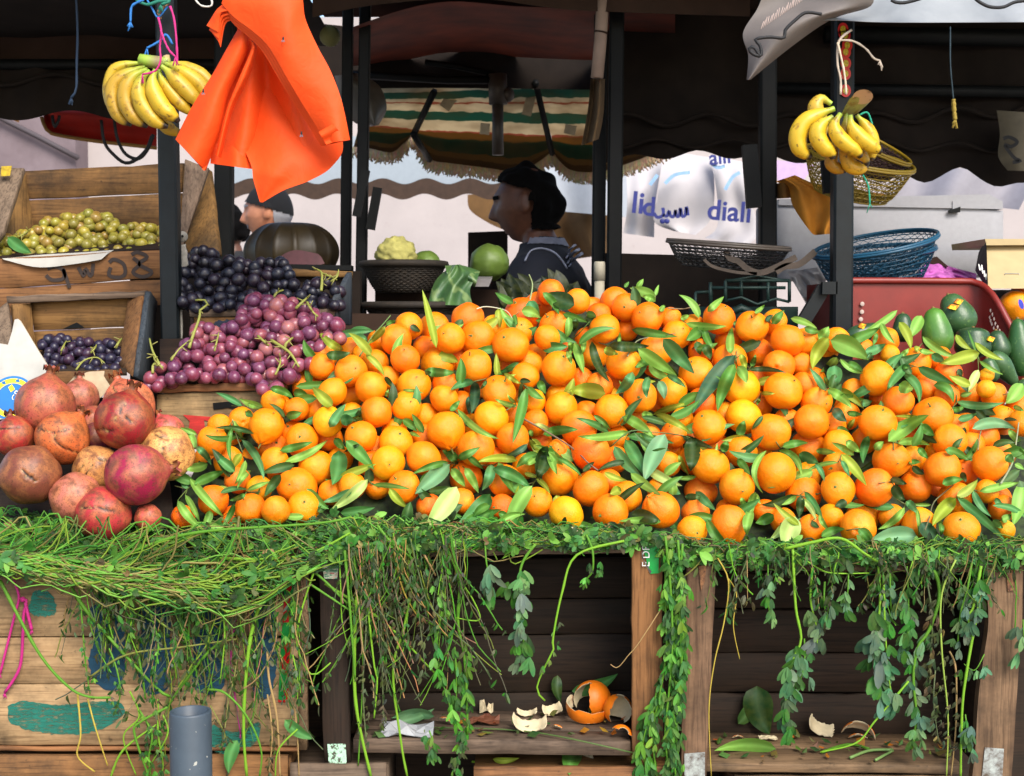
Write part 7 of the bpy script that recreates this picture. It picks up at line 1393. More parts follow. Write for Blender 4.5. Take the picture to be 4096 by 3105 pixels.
# dark counter behind the heap, cabbages, baskets
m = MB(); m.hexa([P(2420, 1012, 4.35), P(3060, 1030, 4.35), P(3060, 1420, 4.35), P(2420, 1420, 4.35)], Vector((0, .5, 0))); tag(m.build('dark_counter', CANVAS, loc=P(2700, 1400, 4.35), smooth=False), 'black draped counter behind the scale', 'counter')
m = MB(); m.hexa([P(1500, 1150, 4.42), P(2000, 1160, 4.42), P(2000, 1500, 4.42), P(1500, 1500, 4.42)], Vector((0, .2, 0))); a, b_ = P(1180, 1250, 4.0), P(2420, 1270, 4.0); m.hexa([Vector((a.x, 3.95, a.z - .0)), Vector((b_.x, 3.95, b_.z)), Vector((b_.x, 3.95, .9)), Vector((a.x, 3.95, .9))], Vector((0, .75, 0))); tag(m.build('dark_counter', CANVAS2, loc=Vector(((a.x + b_.x) / 2, 4.3, .9)), smooth=False), 'dark counter and added dark backing under the cabbage and cauliflower baskets', 'counter')  # upper slab is dark backing added to hide bright gaps behind the baskets
def wicker(lab, cx, cy, rx, h, Y, tl=0):
    c = P(cx, cy, Y); R = rx * mpp(Y); hh = h * mpp(Y); t = thing('wicker_basket', c, lab, 'basket', 'dark wicker baskets on the counter'); m = MB(); mt = plain('dark_wicker', lin(40, 32, 22), .8, 0, .5, 60, .4)
    pt = lambda r, a, z: c + Vector((r * math.cos(a), r * math.sin(a), z))
    for j in range(16):
        s = j / 15; r = R * (.62 + .38 * s ** .7); m.tube([pt(r * (1 + .012 * math.cos(30 * a + j * PI)), a, -hh * (1 - s)) for a in np.linspace(0, 2 * PI, 61)], hh / 26, 5, cap=False)
    for i in range(44): m.tube([pt(R * (.62 + .38 * s ** .7) * .99, 2 * PI * i / 44, -hh * (1 - s)) for s in (0, .25, .5, .75, 1)], .004, 4)
    m.build('weave', mt, t); m = MB(); m.tube([pt(R * 1.01, a, 0) for a in np.linspace(0, 2 * PI, 61)], .011, 7, cap=False); m.build('rim', mt, t)
    m = MB(); m.add([pt(R * .6, a, -hh * .8) for a in np.linspace(0, 2 * PI, 30, endpoint=False)], [tuple(range(30))]); m.build('base', mt, t)
wicker('dark wicker basket holding the cauliflower, right of the two thin posts', 1615, 1058, 165, 110, 4.25); wicker('very dark wicker basket below, just above the heap', 1660, 1222, 200, 90, 4.1)
def cab_mat(nm, c1, c2, sc=6):
    m = M(nm); v = m.coord(); w_ = m.n('ShaderNodeTexWave'); w_.inputs['Scale'].default_value = 5; w_.inputs['Distortion'].default_value = 14; w_.inputs['Detail'].default_value = 3; m.l(v, w_.inputs[0]); n = m.noise(sc, v, 4); c = m.mix(m.ramp(n, [(.3, (0, 0, 0)), (.7, (1, 1, 1))]), c1, c2); c = m.mix(m.ramp(w_.outputs[1], [(.86, (0, 0, 0)), (1, (.3, .3, .3))]), c, lin(170, 190, 120)); m.base(c); m.set(Roughness=.5); m.bump(w_.outputs[1], .3, .006); return m.m
CABG = plain('cabbage_green', lin(92, 116, 44), .5, 0, .35, 14, .3); CABT = cab_mat('cabbage_outer_leaf', lin(36, 72, 44), lin(78, 112, 56), 9); CABD = cab_mat('dark_leaf', lin(26, 44, 22), lin(50, 72, 30))
def headball(name, lab, cx, cy, r, Y, mat, cat, bump=.06, fr=2.2, grp=None, sc=(1, 1, .9)):
    c = P(cx, cy, Y); R = r * mpp(Y); m = MB(); vs = []
    for i in range(33):
        th = PI * i / 32
        for j in range(48):
            ph = 2 * PI * j / 48; d = Vector((math.sin(th) * math.cos(ph), math.sin(th) * math.sin(ph), math.cos(th))); k = 1 + bump * noise.noise(d * fr + Vector((cx, 0, 0))) + bump * .4 * noise.noise(d * fr * 3.1); vs.append(c + Vector((d.x * sc[0], d.y * sc[1], d.z * sc[2])) * R * k)
    m.add(vs, [(i * 48 + j, (i + 1) * 48 + j, (i + 1) * 48 + (j + 1) % 48, i * 48 + (j + 1) % 48) for i in range(32) for j in range(48)]); return tag(m.build(name, mat, loc=c), lab, cat, grp)
CAUL = plain('cauliflower_curd', lin(170, 164, 92), .85, 0, .3, 40, .6)
headball('cauliflower', 'cream yellow cauliflower in the wicker basket', 1585, 1022, 80, 4.25, CAUL, 'cauliflower', .16, 4.5); headball('cauliflower', 'pale green cabbage top just showing right of the cauliflower', 1705, 1052, 55, 4.3, CABG, 'cabbage')
headball('cabbage', "round yellow-green cabbage in front of the vendor's chest", 1958, 1050, 78, 4.3, CABG, 'cabbage', .07, 2, None, (1, 1, .95))
foldedcloth('cabbage_leaf', [(1812, 1060, 4.1), (1752, 1110, 4.08), (1726, 1160, 4.06), (1712, 1218, 4.03)], [(1840, 1058, 4.1), (1902, 1095, 4.07), (1880, 1160, 4.05), (1892, 1224, 4.02)], CABT, 'big bluish green outer cabbage leaf hanging over the heap', 'cabbage leaf', lambda u, v: -.05 * math.sin(v * PI) + .012 * math.sin(v * 14 + u * 5))
foldedcloth('cabbage_leaf', [(1780, 1062, 4.12), (1850, 1062, 4.12), (1920, 1085, 4.12)], [(1790, 1110, 4.06), (1850, 1120, 4.06), (1900, 1150, 4.06)], CABT, 'folded dark cabbage leaf above the big hanging one', 'cabbage leaf', lambda u, v: -.04 * math.sin(v * PI))
for k, (x, y, r, lab) in enumerate(((2060, 1120, 62, "dark leafy greens heap left under the vendor's arm"), (2160, 1110, 80, "dark leafy greens heap in front of the vendor's sleeve"), (2270, 1135, 70, 'dark leafy greens heap beside the cream pipe'))):
    t = thing('leafy_greens', P(x, y, 4.2), lab, 'greens', 'dark leafy greens on the counter')
    for j in range(9):
        m = MB(); a = random.uniform(0, 6.28); bx, by = x + random.uniform(-r, r) * .6, y + 115 + random.uniform(-10, 20)
        bl(m, (bx, by), (bx + random.uniform(-70, 70), by - random.uniform(90, 150)), random.uniform(60, 100), lin(20, 34, 15), random.uniform(-.2, .2), lambda px, py: 4.2 + random.uniform(-.01, .01), seed=j + k * 20, fold=.5); m.build('leaf', LEAF, t)
m = MB(); m.hexa([P(*p, 4.15) for p in ((1893, 1116), (1968, 1116), (1955, 1147), (1900, 1147))], Vector((0, .1, .01))); tag(m.build('grey_tray', plain('grey_tray', lin(120, 116, 116), .5), loc=P(1930, 1130, 4.15), smooth=False), 'small grey tray in front of the round cabbage', 'tray')
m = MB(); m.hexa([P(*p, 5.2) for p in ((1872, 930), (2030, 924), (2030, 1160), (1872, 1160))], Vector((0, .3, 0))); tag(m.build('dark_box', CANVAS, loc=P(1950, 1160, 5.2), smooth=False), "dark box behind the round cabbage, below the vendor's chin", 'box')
m = MB(); m.hexa([P(*p, 4.0) for p in ((920, 1052), (1405, 1062), (1405, 1082), (920, 1075))], Vector((0, .06, 0))); tag(m.build('shelf_edge', BLACKSTEEL, loc=P(1150, 1070, 4.0), smooth=False), 'black shelf edge below the pumpkin', 'shelf')
# ribbed pumpkin
t = thing('pumpkin', P(1165, 1000, 4.4), 'huge dark ribbed pumpkin with a cut section, in front of the old man', 'pumpkin'); c = P(1165, 1010, 4.5); m = MB(); R = 192 * mpp(4.5)
pk = M('pumpkin_skin'); n_ = pk.noise(5, pk.coord(), 4); pk.base(pk.ramp(n_, [(.3, lin(30, 22, 10)), (.7, lin(60, 48, 22))])); pk.set(Roughness=.5)
rows = [[c + Vector((R * math.sin(th) * math.cos(ph) * (1 - .07 * abs(math.sin(ph * 7)) ** .5 * 1), R * .9 * math.sin(th) * math.sin(ph) * (1 - .07 * abs(math.sin(ph * 7)) ** .5), R * .68 * math.cos(th) * (1 - .25 * math.exp(-(th / .3) ** 2)))) for ph in np.linspace(0, 2 * PI, 112, endpoint=False)] for th in np.linspace(0.01, PI - .01, 32)]
m.grid(rows, close=True); m.build('shell', pk.m, t)
m = MB(); q = resample([Vector((*zp((900, 600, .4174), x, y), 0)) for x, y in ((500, 1060), (560, 1000), (680, 960), (840, 985), (910, 1010), (955, 1090))], 16); rows = [[P(p.x, p.y, 4.335 - .0 * i), P(p.x + (1200 - p.x) * .3, 1062, 4.33)] for i, p in enumerate(q)]; m.grid(rows); m.build('cut_flesh', plain('plum_flesh', lin(86, 44, 50), .6, 0, .3), t)
# ================================================================ AWNINGS, UMBRELLA, BACK WALL
def cloth(name, lab, cat, mb, mat, sol=None):
    v0 = mb.v[0]; return tag(mb.build(name, mat, loc=v0), lab, cat)
def band(mb, top, bot, Y, n=60, m=8, amp=.0, fr=0, th=.003):
    ruled(mb, [(x, y, (Y if not callable(Y) else Y(x))) for x, y in top], [(x, y, (Y if not callable(Y) else Y(x))) for x, y in bot], n, m, (lambda u, v: amp * math.sin(u * fr + v)) if amp else None, th)
# roof sheets of the two stalls, real shelter overhead
def roofsheet(lab, x0, x1, y0, y1, z0, z1, mat, sag=.03):
    m = MB(); rows = [[Vector((x0 + (x1 - x0) * i / 20, y0 + (y1 - y0) * j / 14, z0 + (z1 - z0) * j / 14 - sag * math.sin(i / 20 * PI * 3) ** 2 * math.sin(j / 14 * PI))) for j in range(15)] for i in range(21)]
    m.grid(rows); m.grid([[p + Vector((0, 0, .004)) for p in r][::-1] for r in rows]); return tag(m.build('stall_awning', mat, loc=rows[0][0]), lab, 'awning')
roofsheet('black canvas awning roof over the left grape stall', -3.4, -.62, 3.5, 4.9, 2.34, 2.30, CANVAS)
roofsheet('dark canvas awning roof over the middle of the market stall', -.66, 1.0, 3.55, 4.9, 2.44, 2.40, CANVAS2)
roofsheet('black canvas awning roof over the right stall', .96, 3.6, 3.7, 5.4, 2.44, 2.36, CANVAS)
for s, lab in ((-1, 'left'), (1, 'right')):
    pass
# left black awning: sloping panel and scalloped valance hanging at its back
m = MB(); band(m, [(-400, -160), (200, -160), (700, -160), (1300, -120)], [(-400, 290), (200, 275), (700, 262), (1000, 255)], 4.75, 30, 10, .02, 20); cloth('hanging_canvas', 'dark brown hanging canvas behind the left bananas', 'awning', m, plain('brown_canvas', lin(62, 46, 38), .9, 0, .3, 7, .15, .2))
m = MB(); xs = np.linspace(-400, 860, 80); tp = [(x, 268 + .0 * x) for x in xs]; bt = [(x, 462 + 20 * math.sin((x + 40) / 430 * 2 * PI) + (x - 200) * .0) for x in xs]
band(m, tp, bt, 4.6, 80, 8, .012, 40); cloth('awning_valance', 'black scalloped valance across the left stall', 'awning', m, CANVAS)
m = MB(); q = [P(x, 318 + 22 * math.sin((x + 90) / 420 * 2 * PI), 4.585) for x in np.linspace(-400, 860, 60)]; m.tube(q, .008, 5); tag(m.build('awning_piping', CANVAS, loc=q[0]), 'black wavy piping along the left valance', 'piping')
m = MB(); q0 = [P(x, 258, 4.6) for x in (-400, 900)]; m.tube(q0, .018, 8); tag(m.build('awning_bar', BLACKSTEEL, loc=q0[0]), 'black horizontal awning bar above the left valance', 'bar')
REDC = plain('red_canvas', lin(176, 34, 18), .8, 0, .25, 12, .2)
m = MB(); ruled(m, [(*zp(U1, x, y), 5.0) for x, y in ((270, 700), (290, 790), (340, 840), (600, 885), (990, 930))], [(*zp(U1, x, y), 5.0) for x, y in ((290, 690), (500, 690), (700, 690), (850, 700), (990, 720))], 30, 10, lambda u, v: .03 * math.sin(v * 6), .004); cloth('red_awning', 'red canvas awning corner under the left black valance', 'awning', m, REDC)
m = MB(); q = [P(*zp(U1, x, y), 4.98) for x, y in ((262, 740), (290, 815), (345, 850), (600, 892), (990, 936))]; m.tube(resample(q, 20), .007, 5, lin(150, 110, 50)); tag(m.build('awning_trim', PINK.m, loc=q[0]), 'ochre trim along the red awning edge', 'trim')
for k, (lab, pts) in enumerate((('black cable loop hanging lowest under the red awning', [(640, 760), (660, 900), (720, 980), (790, 1030), (860, 1010), (930, 940), (960, 860)]), ('black cable loop, inner one under the red awning', [(720, 740), (740, 870), (790, 970), (870, 1005), (930, 950), (970, 850)]), ('small black cable loop by the red awning left end', [(330, 730), (345, 800), (370, 760), (375, 730)]))):
    m = MB(); q = resample([Vector((*zp(U1, x, y), 0)) for x, y in pts], 24); m.tube([P(p.x, p.y, 4.7) for p in q], .006, 6, lin(22, 20, 20)); tag(m.build('cable', PINK.m, loc=P(q[0].x, q[0].y, 4.7)), lab, 'cable')
OCH = plain('ochre_canvas', lin(190, 130, 60), .8, 0, .2)
m = MB(); band(m, [(-200, 440), (0, 452), (75, 475)], [(-200, 470), (0, 470), (75, 490)], 5.1, 10, 4); cloth('ochre_awning', 'strip of ochre awning at the far left edge', 'awning', m, OCH)
# middle: dark inner canopy with dull orange tarpaulin, wrapped pole
OT = plain('dull_orange_tarp', lin(116, 42, 10), .85, 0, .6, 5, .3)
foldedcloth('orange_tarp', [(*zp(U2, x, y), Y) for x, y, Y in ((180, 170, 4.3), (500, 60, 4.3), (800, 10, 4.3), (1200, 40, 4.3), (1700, 60, 4.3), (2212, 90, 4.3))], [(*zp(U2, x, y), Y) for x, y, Y in ((150, 420, 5.4), (500, 380, 5.4), (800, 330, 5.4), (1200, 360, 5.4), (1700, 380, 5.4), (2212, 380, 5.4))], OT, 'dull orange tarpaulin slung under the middle awning roof', 'tarpaulin', lambda u, v: .06 * math.sin(u * 17) * v)
m = MB(); band(m, [(1250, -160), (2100, -160), (3000, -160)], [(1250, 70), (1500, 20), (1900, -6), (2300, 40), (3000, 66)], 4.2, 40, 8, .02, 14); cloth('awning_flap', 'brown-black front flap of the middle awning along the top', 'awning', m, CANVAS2)
m = MB(); band(m, [(1230, 90), (1700, 130), (2400, 150)], [(1230, 360), (1700, 352), (2440, 360)], 5.42, 30, 8, .05, 9); cloth('awning_lining', 'almost black awning lining above the striped umbrella', 'awning', m, CANVAS)
for pts, r, lab in (([(1400, 298), (1790, 320), (1990, 320)], .016, 'thin dark rail across above the umbrella'), ([(1700, 250), (1820, 265), (1990, 300)], .012, 'dark curved wire above the umbrella pole')):
    m = MB(); m.tube([P(x, y, 5.3) for x, y in pts], r, 6); tag(m.build('rail', BLACKSTEEL, loc=P(*pts[0], 5.3)), lab, 'rail')
t = thing('wrapped_pole', P(2400, 310, 4.2), 'pale taped bamboo pole hanging at the top right of the vendor', 'pole'); m = MB()
m.tube([P(2412, -20, 4.2), P(2402, 160, 4.2), P(2388, 312, 4.2)], mpp(4.2) * 25, 14); m.build('pole', plain('taped_bamboo', lin(150, 128, 112), .7, 0, .25, 12), t)
m = MB(); m.tube([P(2406, 128, 4.195), P(2405, 133, 4.195)], mpp(4.2) * 27, 14); m.build('tape_band', CANVAS2, t)
foldedcloth('cloth_rag', [(*zp(U2, x, y), 4.25) for x, y in ((1680, 500), (1660, 700), (1620, 920))], [(*zp(U2, x, y), 4.25) for x, y in ((1770, 500), (1760, 720), (1730, 880))], plain('brown_rag', lin(86, 66, 40), .9, 0, .3), 'pointed brown rag hanging below the taped pole', 'rag', lambda u, v: .04 * math.sin(v * 7))
foldedcloth('grey_bag', [(*zp(U2, x, y), 4.8) for x, y in ((60, 480), (100, 620), (180, 770), (290, 800))], [(*zp(U2, x, y), 4.8) for x, y in ((200, 460), (340, 540), (390, 680), (340, 790))], plain('dull_plastic', lin(62, 58, 50), .4, 0, .3), 'dull plastic bag hanging dark beside the orange bags', 'bag', lambda u, v: -.08 * math.sin(v * PI))
m = MB(); m.ball(P(1320, 145, 4.6), .035, 12, 8, lin(120, 120, 70)); tag(m.build('lamp_bulb', PINK.m, loc=P(1320, 145, 4.6)), 'small dull yellowish bulb beside the top of the orange bags', 'bulb')
# right: black awning wall with seams and scalloped hem
def hem(x): return 640 + np.interp(x, [2420, 2780, 3000, 3200, 3500, 3700, 3850, 4000, 4200], [0, -25, -15, 0, 40, 80, 40, 100, 110]) + 14 * math.sin(x / 260 * 2 * PI)
xs = np.linspace(2420, 4500, 70)
m = MB(); band(m, [(x, -120) for x in xs], [(x, hem(x)) for x in xs], lambda x: 4.75, 70, 14, .02, 30); cloth('awning_wall', 'large black awning cloth with scalloped hem behind the loose bananas', 'awning', m, CANVAS)
for lab, fy2, r in (('upper wavy black piping on the right awning', lambda x: 480 + 24 * math.sin(x / 330 * 2 * PI + 1) + max(0, x - 3400) * -.06, .009), ('lower wavy piping on the right awning', lambda x: 575 + 18 * math.sin(x / 300 * 2 * PI) + max(0, x - 3200) * .02, .007)):
    m = MB(); q = [P(x, fy2(x), 4.72) for x in np.linspace(2430, 4400, 70)]; m.tube(q, r, 5); tag(m.build('awning_piping', CANVAS, loc=q[0]), lab, 'piping')
for y, r, lab in ((365, .02, 'black horizontal bar across the right awning'), (150, .03, 'thicker black bar high under the right awning roof')):
    m = MB(); q = [P(3100 if y > 200 else 3300, y - 12, 4.7), P(4400, y + 8, 4.7)]; m.tube(q, r, 8); tag(m.build('awning_bar', BLACKSTEEL, loc=q[0]), lab, 'bar')
m = MB(); band(m, [(2420, 455), (2550, 480), (2700, 510)], [(2420, 600), (2550, 610), (2700, 612)], 4.6, 20, 5); 
# printed bag hanging far right
t = tag(cloth('printed_bag', 'dim cream bag with black scribble and green leaf print at the far right', 'bag', (lambda mm: (ruled(mm, [(*zp(U3, x, y), 4.6) for x, y in ((2040, 700), (2060, 850), (2050, 990), (2110, 1080))], [(*zp(U3, x, y), 4.6) for x, y in ((2350, 720), (2350, 850), (2350, 1000), (2350, 1090))], 16, 12, lambda u, v: -.03 * math.sin(v * PI), .003), mm)[1])(MB()), plain('dim_cream_bag', lin(92, 84, 66), .7, 0, .2)), None, None)
m = MB(); stroke(m, [zp(U3, x, y) for x, y in ((2080, 880), (2120, 870), (2170, 900), (2130, 930), (2090, 920), (2150, 1000), (2190, 1020), (2140, 1030))], 14, lambda x, y: 4.55, lin(16, 16, 18)); ob3 = m.build('print', INK.m, None); ob3.parent = t; ob3.location = -t.location
# white awning corner, top right, in front
WA = M('white_awning'); v = WA.coord(); WA.base(WA.ramp(WA.noise(5, v, 4), [(.3, lin(128, 132, 134)), (.7, lin(152, 155, 156))])); WA.set(Roughness=.5); WA.bump(WA.noise(6, v, 3), .5, .03)
WAB = plain('awning_underside', lin(112, 104, 98), .6, 0, .2, 9, .3)
m = MB(); c3w = lambda l: [(*zp(U3, x, y), Y) for x, y, Y in l]
ruled(m, c3w([(960, -160, 3.56), (1250, -200, 3.56), (1600, -220, 3.56), (2600, -260, 3.56)]), c3w([(910, 130, 3.38), (1060, 130, 3.36), (1430, 143, 3.36), (2600, 138, 3.36)]), 40, 14, lambda u, v: .03 * math.sin(u * 14) * v, .004); t = cloth('white_awning', 'white awning sheet rolled along the top right corner', 'awning', m, WA.m)
m = MB(); ruled(m, c3w([(560, -40, 3.46), (520, 60, 3.45), (432, 210, 3.44), (465, 350, 3.43), (455, 505, 3.42)]), c3w([(1250, -60, 3.38), (1240, 40, 3.39), (1000, 120, 3.40), (760, 280, 3.41), (480, 505, 3.42)]), 40, 24, lambda u, v: .04 * math.sin(v * 5 + u * 3) * (1 - u) - .03 * math.sin(v * PI), .004); ob4 = m.build('turned_flap', WAB, None); ob4.parent = t; ob4.location = -t.location
for pts, w in (([(540, 360), (500, 300), (470, 310), (490, 340), (545, 355), (540, 290), (510, 250), (600, 235), (690, 240), (700, 190), (760, 130), (830, 80), (930, 90)], 11), ([(1370, 0), (1400, 15), (1450, 18), (1510, 5), (1560, -10)], 12), ([(1900, -10), (1940, 20), (2000, 45), (2080, 45), (2150, 15), (2220, 5)], 14)):
    m = MB(); q = resample([Vector((*zp(U3, x, y), 0)) for x, y in pts], 40); m.tube([P(p.x, p.y, 3.30) for p in q], .0042, 5, lin(26, 26, 28)); ob4 = m.build('piping', PINK.m, None); ob4.parent = t; ob4.location = -t.location
m = MB()
for k in range(22):
    x = 545 + k * 13.5; y = 185 - k * 9.2; m.tube([P(*zp(U3, x, y), 3.30), P(*zp(U3, x + random.uniform(8, 20), y - random.uniform(40, 60)), 3.31)], .0012, 4, lin(170, 150, 140))
ob4 = m.build('stitching', PINK.m, None); ob4.parent = t; ob4.location = -t.location
# striped umbrella with fringe, seen from beneath
um = M('striped_umbrella'); tc = um.n('ShaderNodeTexCoord'); sx = um.n('ShaderNodeSeparateXYZ'); a = um.attr(); um.l(a, sx.inputs[0])
nz = um.noise(18, um.coord((1, 1, 1)), 2); add = um.n('ShaderNodeMath', operation='MULTIPLY_ADD'); um.l(nz, add.inputs[0]); add.inputs[1].default_value = .06; um.l(sx.outputs[0], add.inputs[2])
CRM, TEA, GLD, RDD = lin(228, 212, 182), lin(60, 124, 106), lin(186, 152, 98), lin(190, 120, 100)
cR = um.ramp(add.outputs[0], [(0, TEA), (.03, CRM), (.10, TEA), (.19, CRM), (.24, RDD), (.26, CRM), (.36, TEA), (.47, CRM), (.60, RDD), (.62, lin(146, 112, 62)), (.70, lin(44, 84, 64)), (.88, lin(128, 100, 58)), (.95, lin(84, 62, 36))], 'CONSTANT'); cR.node.color_ramp.interpolation = 'CONSTANT'
mt_ = um.noise(5, um.coord(), 3); cR2 = um.mix(um.ramp(mt_, [(.4, (0, 0, 0)), (.7, (.6, .6, .6))]), cR, lin(120, 92, 60)); cR2 = um.mix(.22, cR2, lin(130, 116, 96)); um.base(cR2); um.set(Roughness=.9); um.translucent(cR2, .85)
t = thing('market_umbrella', P(1990, 620, 5.9), 'faded striped market umbrella with fringe, seen from below above the vendor', 'umbrella')
def upanel(tl, tr, rim, mid, y0=5.5, y1=6.1):
    m = MB(); A_ = resample([Vector((*zp(U2, *p), 0)) for p in (tl, tr)], 18); B_ = resample([Vector((*zp(U2, *p), 0)) for p in rim], 18); M_ = resample([Vector((*zp(U2, *p), 0)) for p in mid], 18); rows = []; cols = []
    for j in range(15):
        s = j / 14; row = []
        for i in range(18):
            p = A_[i].lerp(M_[i], s / .6) if s < .6 else M_[i].lerp(B_[i], (s - .6) / .4); Y = y0 + (y1 - y0) * min(1, s / .72) - .12 * math.sin(PI * i / 17) * s * .5 * 0; row.append(P(p.x, p.y, Y - .05 * math.sin(PI * i / 17))); cols.append((s, 0, 0))
        rows.append(row)
    m.grid(rows, cols); m.grid([[p + Vector((0, .003, 0)) for p in r][::-1] for r in rows], [c for j in range(15) for c in cols[j * 18:(j + 1) * 18]]); m.build('canopy', um.m, t)
    m = MB(); F = resample([P(p.x, p.y, y1 - .05 * math.sin(PI * i / 17)) for i, p in enumerate(B_)], int(len(rim) * 40 * max(1, (B_[-1] - B_[0]).length / 350)))
    for p in F: L = random.uniform(.03, .058); m.tube([p, p + Vector((random.uniform(-.008, .008), -.004, -L * .6)), p + Vector((random.uniform(-.018, .018), -.004, -L))], [.005, .004, .003], 4, tuple(c * random.uniform(.7, 1.1) for c in lin(178, 156, 124)))
    m.build('fringe', PINK.m, t)
upanel((700, 545), (1330, 520), [(562, 850), (600, 930), (660, 1010), (800, 1035), (1000, 1060), (1200, 1085), (1330, 1040), (1425, 970)], [(575, 835), (1000, 850), (1430, 872)])
upanel((1330, 520), (2100, 520), [(1435, 960), (1480, 1020), (1560, 1080), (1740, 1085), (1960, 1020), (2180, 930)], [(1434, 872), (1800, 880), (2150, 885)])
upanel((280, 560), (700, 545), [(180, 930), (280, 940), (420, 965), (500, 910), (560, 845)], [(215, 800), (400, 815), (560, 832)])
m = MB()
for a_, b_ in (((690, 580), (560, 850)), ((1330, 520), (1435, 970)), ((560, 850), (660, 1010))):
    m = MB(); m.tube([P(*zp(U2, *a_), 5.46), P(*zp(U2, *b_), 6.02)], .014, 6); m.build('rib', BLACKSTEEL, t)
m = MB(); m.tube([P(*zp(U2, 1090, 470), 5.3), P(*zp(U2, 1095, 660), 5.3)], .036, 10); m.tube([P(*zp(U2, 1092, 660), 5.3), P(*zp(U2, 1092, 980), 5.3)], .022, 10); m.ball(P(*zp(U2, 1150, 600), 5.3), .03, 8, 6); m.build('pole', plain('umbrella_pole', lin(60, 52, 44), .5), t)
m = MB()
TAPE = plain('clear_tape', lin(176, 160, 130), .3, 0, .2, 40)
for x, y, w_, h_, an in ((790, 630, 60, 110, .6), (1290, 660, 50, 120, .25), (1010, 815, 50, 60, .1), (1550, 820, 60, 50, .2)):
    m = MB(); c = zp(U2, x, y); ca, sa = math.cos(an) * K, math.sin(an) * K; m.add([P(c[0] + dx * w_ * ca - dy * h_ * sa * -1 * -1, c[1] + dx * w_ * sa + dy * h_ * ca, 5.62) for dx, dy in ((-.6, -.6), (.6, -.6), (.6, .6), (-.6, .6))], [(0, 1, 2, 3)]); m.build('tape_patch', TAPE, t)
# white awning beyond with scalloped dark valance
WB = plain('far_white_awning', lin(150, 160, 168), .7, 0, .05)
m = MB(); xs = np.linspace(860, 2120, 80); band(m, [(x, 520 + (x - 900) * .05) for x in xs], [(x, 742 + 12 * math.sin(x / 175 * 2 * PI)) for x in xs], 7.4, 80, 6); cloth('white_awning', 'bluish white awning of the stall beyond, behind the posts', 'awning', m, WB)
m = MB(); band(m, [(x, 725 + 12 * math.sin(x / 175 * 2 * PI)) for x in xs], [(x, 787 + 12 * math.sin(x / 175 * 2 * PI + .3)) for x in xs], 7.36, 80, 5); cloth('awning_valance', "dark brown scalloped valance below the far white awning, beside the vendor's face", 'awning', m, plain('brown_valance', lin(62, 44, 32), .85))
TARP = plain('brown_tarp', lin(112, 82, 46), .9, 0, .3, 8, .2)
foldedcloth('brown_tarp', [(1870, 780, 7.9), (1880, 840, 7.9), (1950, 890, 7.9), (2010, 918, 7.9)], [(2100, 760, 7.9), (2100, 820, 7.9), (2100, 870, 7.9), (2060, 915, 7.9)], TARP, "brown tarpaulin hanging in front of the vendor's nose, far behind", 'tarpaulin')
foldedcloth('brown_tarp', [(2180, 845, 7.8), (2180, 940, 7.8), (2280, 1040, 7.8)], [(2480, 850, 7.8), (2480, 960, 7.8), (2480, 1010, 7.8)], TARP, "brown tarpaulin hanging behind the vendor's back", 'tarpaulin', lambda u, v: .08 * math.sin(v * 8))
foldedcloth('white_sheet', [(2150, 640, 7.6), (2180, 840, 7.6)], [(2520, 620, 7.6), (2520, 870, 7.6)], plain('white_sheet', lin(160, 166, 174), .8, 0, .06), 'white plastic sheet with faint prints right behind the vendor', 'sheet', lambda u, v: .05 * math.sin(v * 7))
# printed white water bags hanging in a row
PV = plain('white_film', lin(192, 188, 190), .8, 0, .06, 8, .2, .1); NAVY = plain('navy_print', lin(34, 44, 120), .5); SKYB = plain('sky_blue_print', lin(140, 178, 214), .5, 0, .2)
def wbag(lab, A_, B_, Y, seed):
    m = MB(); f = lambda u, v: .011 * math.sin(v * 9 + seed) * (.3 + u) + .02 * math.sin(u * 7 + seed)
    ruled(m, [(*zp(z, x, y), Y) for z, x, y in A_], [(*zp(z, x, y), Y) for z, x, y in B_], 24, 20, f, .003); return cloth('printed_bag', lab, 'bag', m, PV)
b1 = wbag('white printed bag with blue letters li, left of the hanging row', [(U2, 1900, 1000), (U2, 1910, 1300), (U2, 1885, 1475)], [(U2, 2140, 960), (U2, 2090, 1280), (U2, 2080, 1500)], 6.9, 1)
b2 = wbag('white printed bag with blue Arabic word, in the middle of the hanging row', [(U2, 2140, 950), (U2, 2100, 1250), (U2, 2080, 1400), (U2, 2200, 1460)], [(U3, 240, 1000), (U3, 250, 1250), (U3, 220, 1400), (U3, 130, 1490)], 6.8, 2)
b3 = wbag('white printed bag with blue letters diali, right of the hanging row', [(U3, 215, 980), (U3, 262, 1200), (U3, 270, 1430), (U3, 190, 1510)], [(U3, 445, 1030), (U3, 460, 1200), (U3, 530, 1460), (U3, 470, 1550)], 6.75, 3)
def bagtext(txt, px, py, hpx, Y, rot, parent, skew=0):
    me = text_mesh(txt, hpx * mpp(Y) * 1.6, extrude=.001, bold=.022); me.materials.append(NAVY); lt = obj('lettering', me, parent); lt.location = P(px, py, Y) - parent.location; lt.rotation_euler = (math.radians(90), -rot, 0)
bagtext('li', 2552, 815, 75, 6.8, -.1, b1); bagtext('d', 2596, 830, 66, 6.8, -.05, b1); bagtext('diali', *zp(U3, 345, 1345), 70, 6.63, -.08, b3); bagtext('aili', *zp(U3, 285, 1000), 50, 6.63, .1, b3)
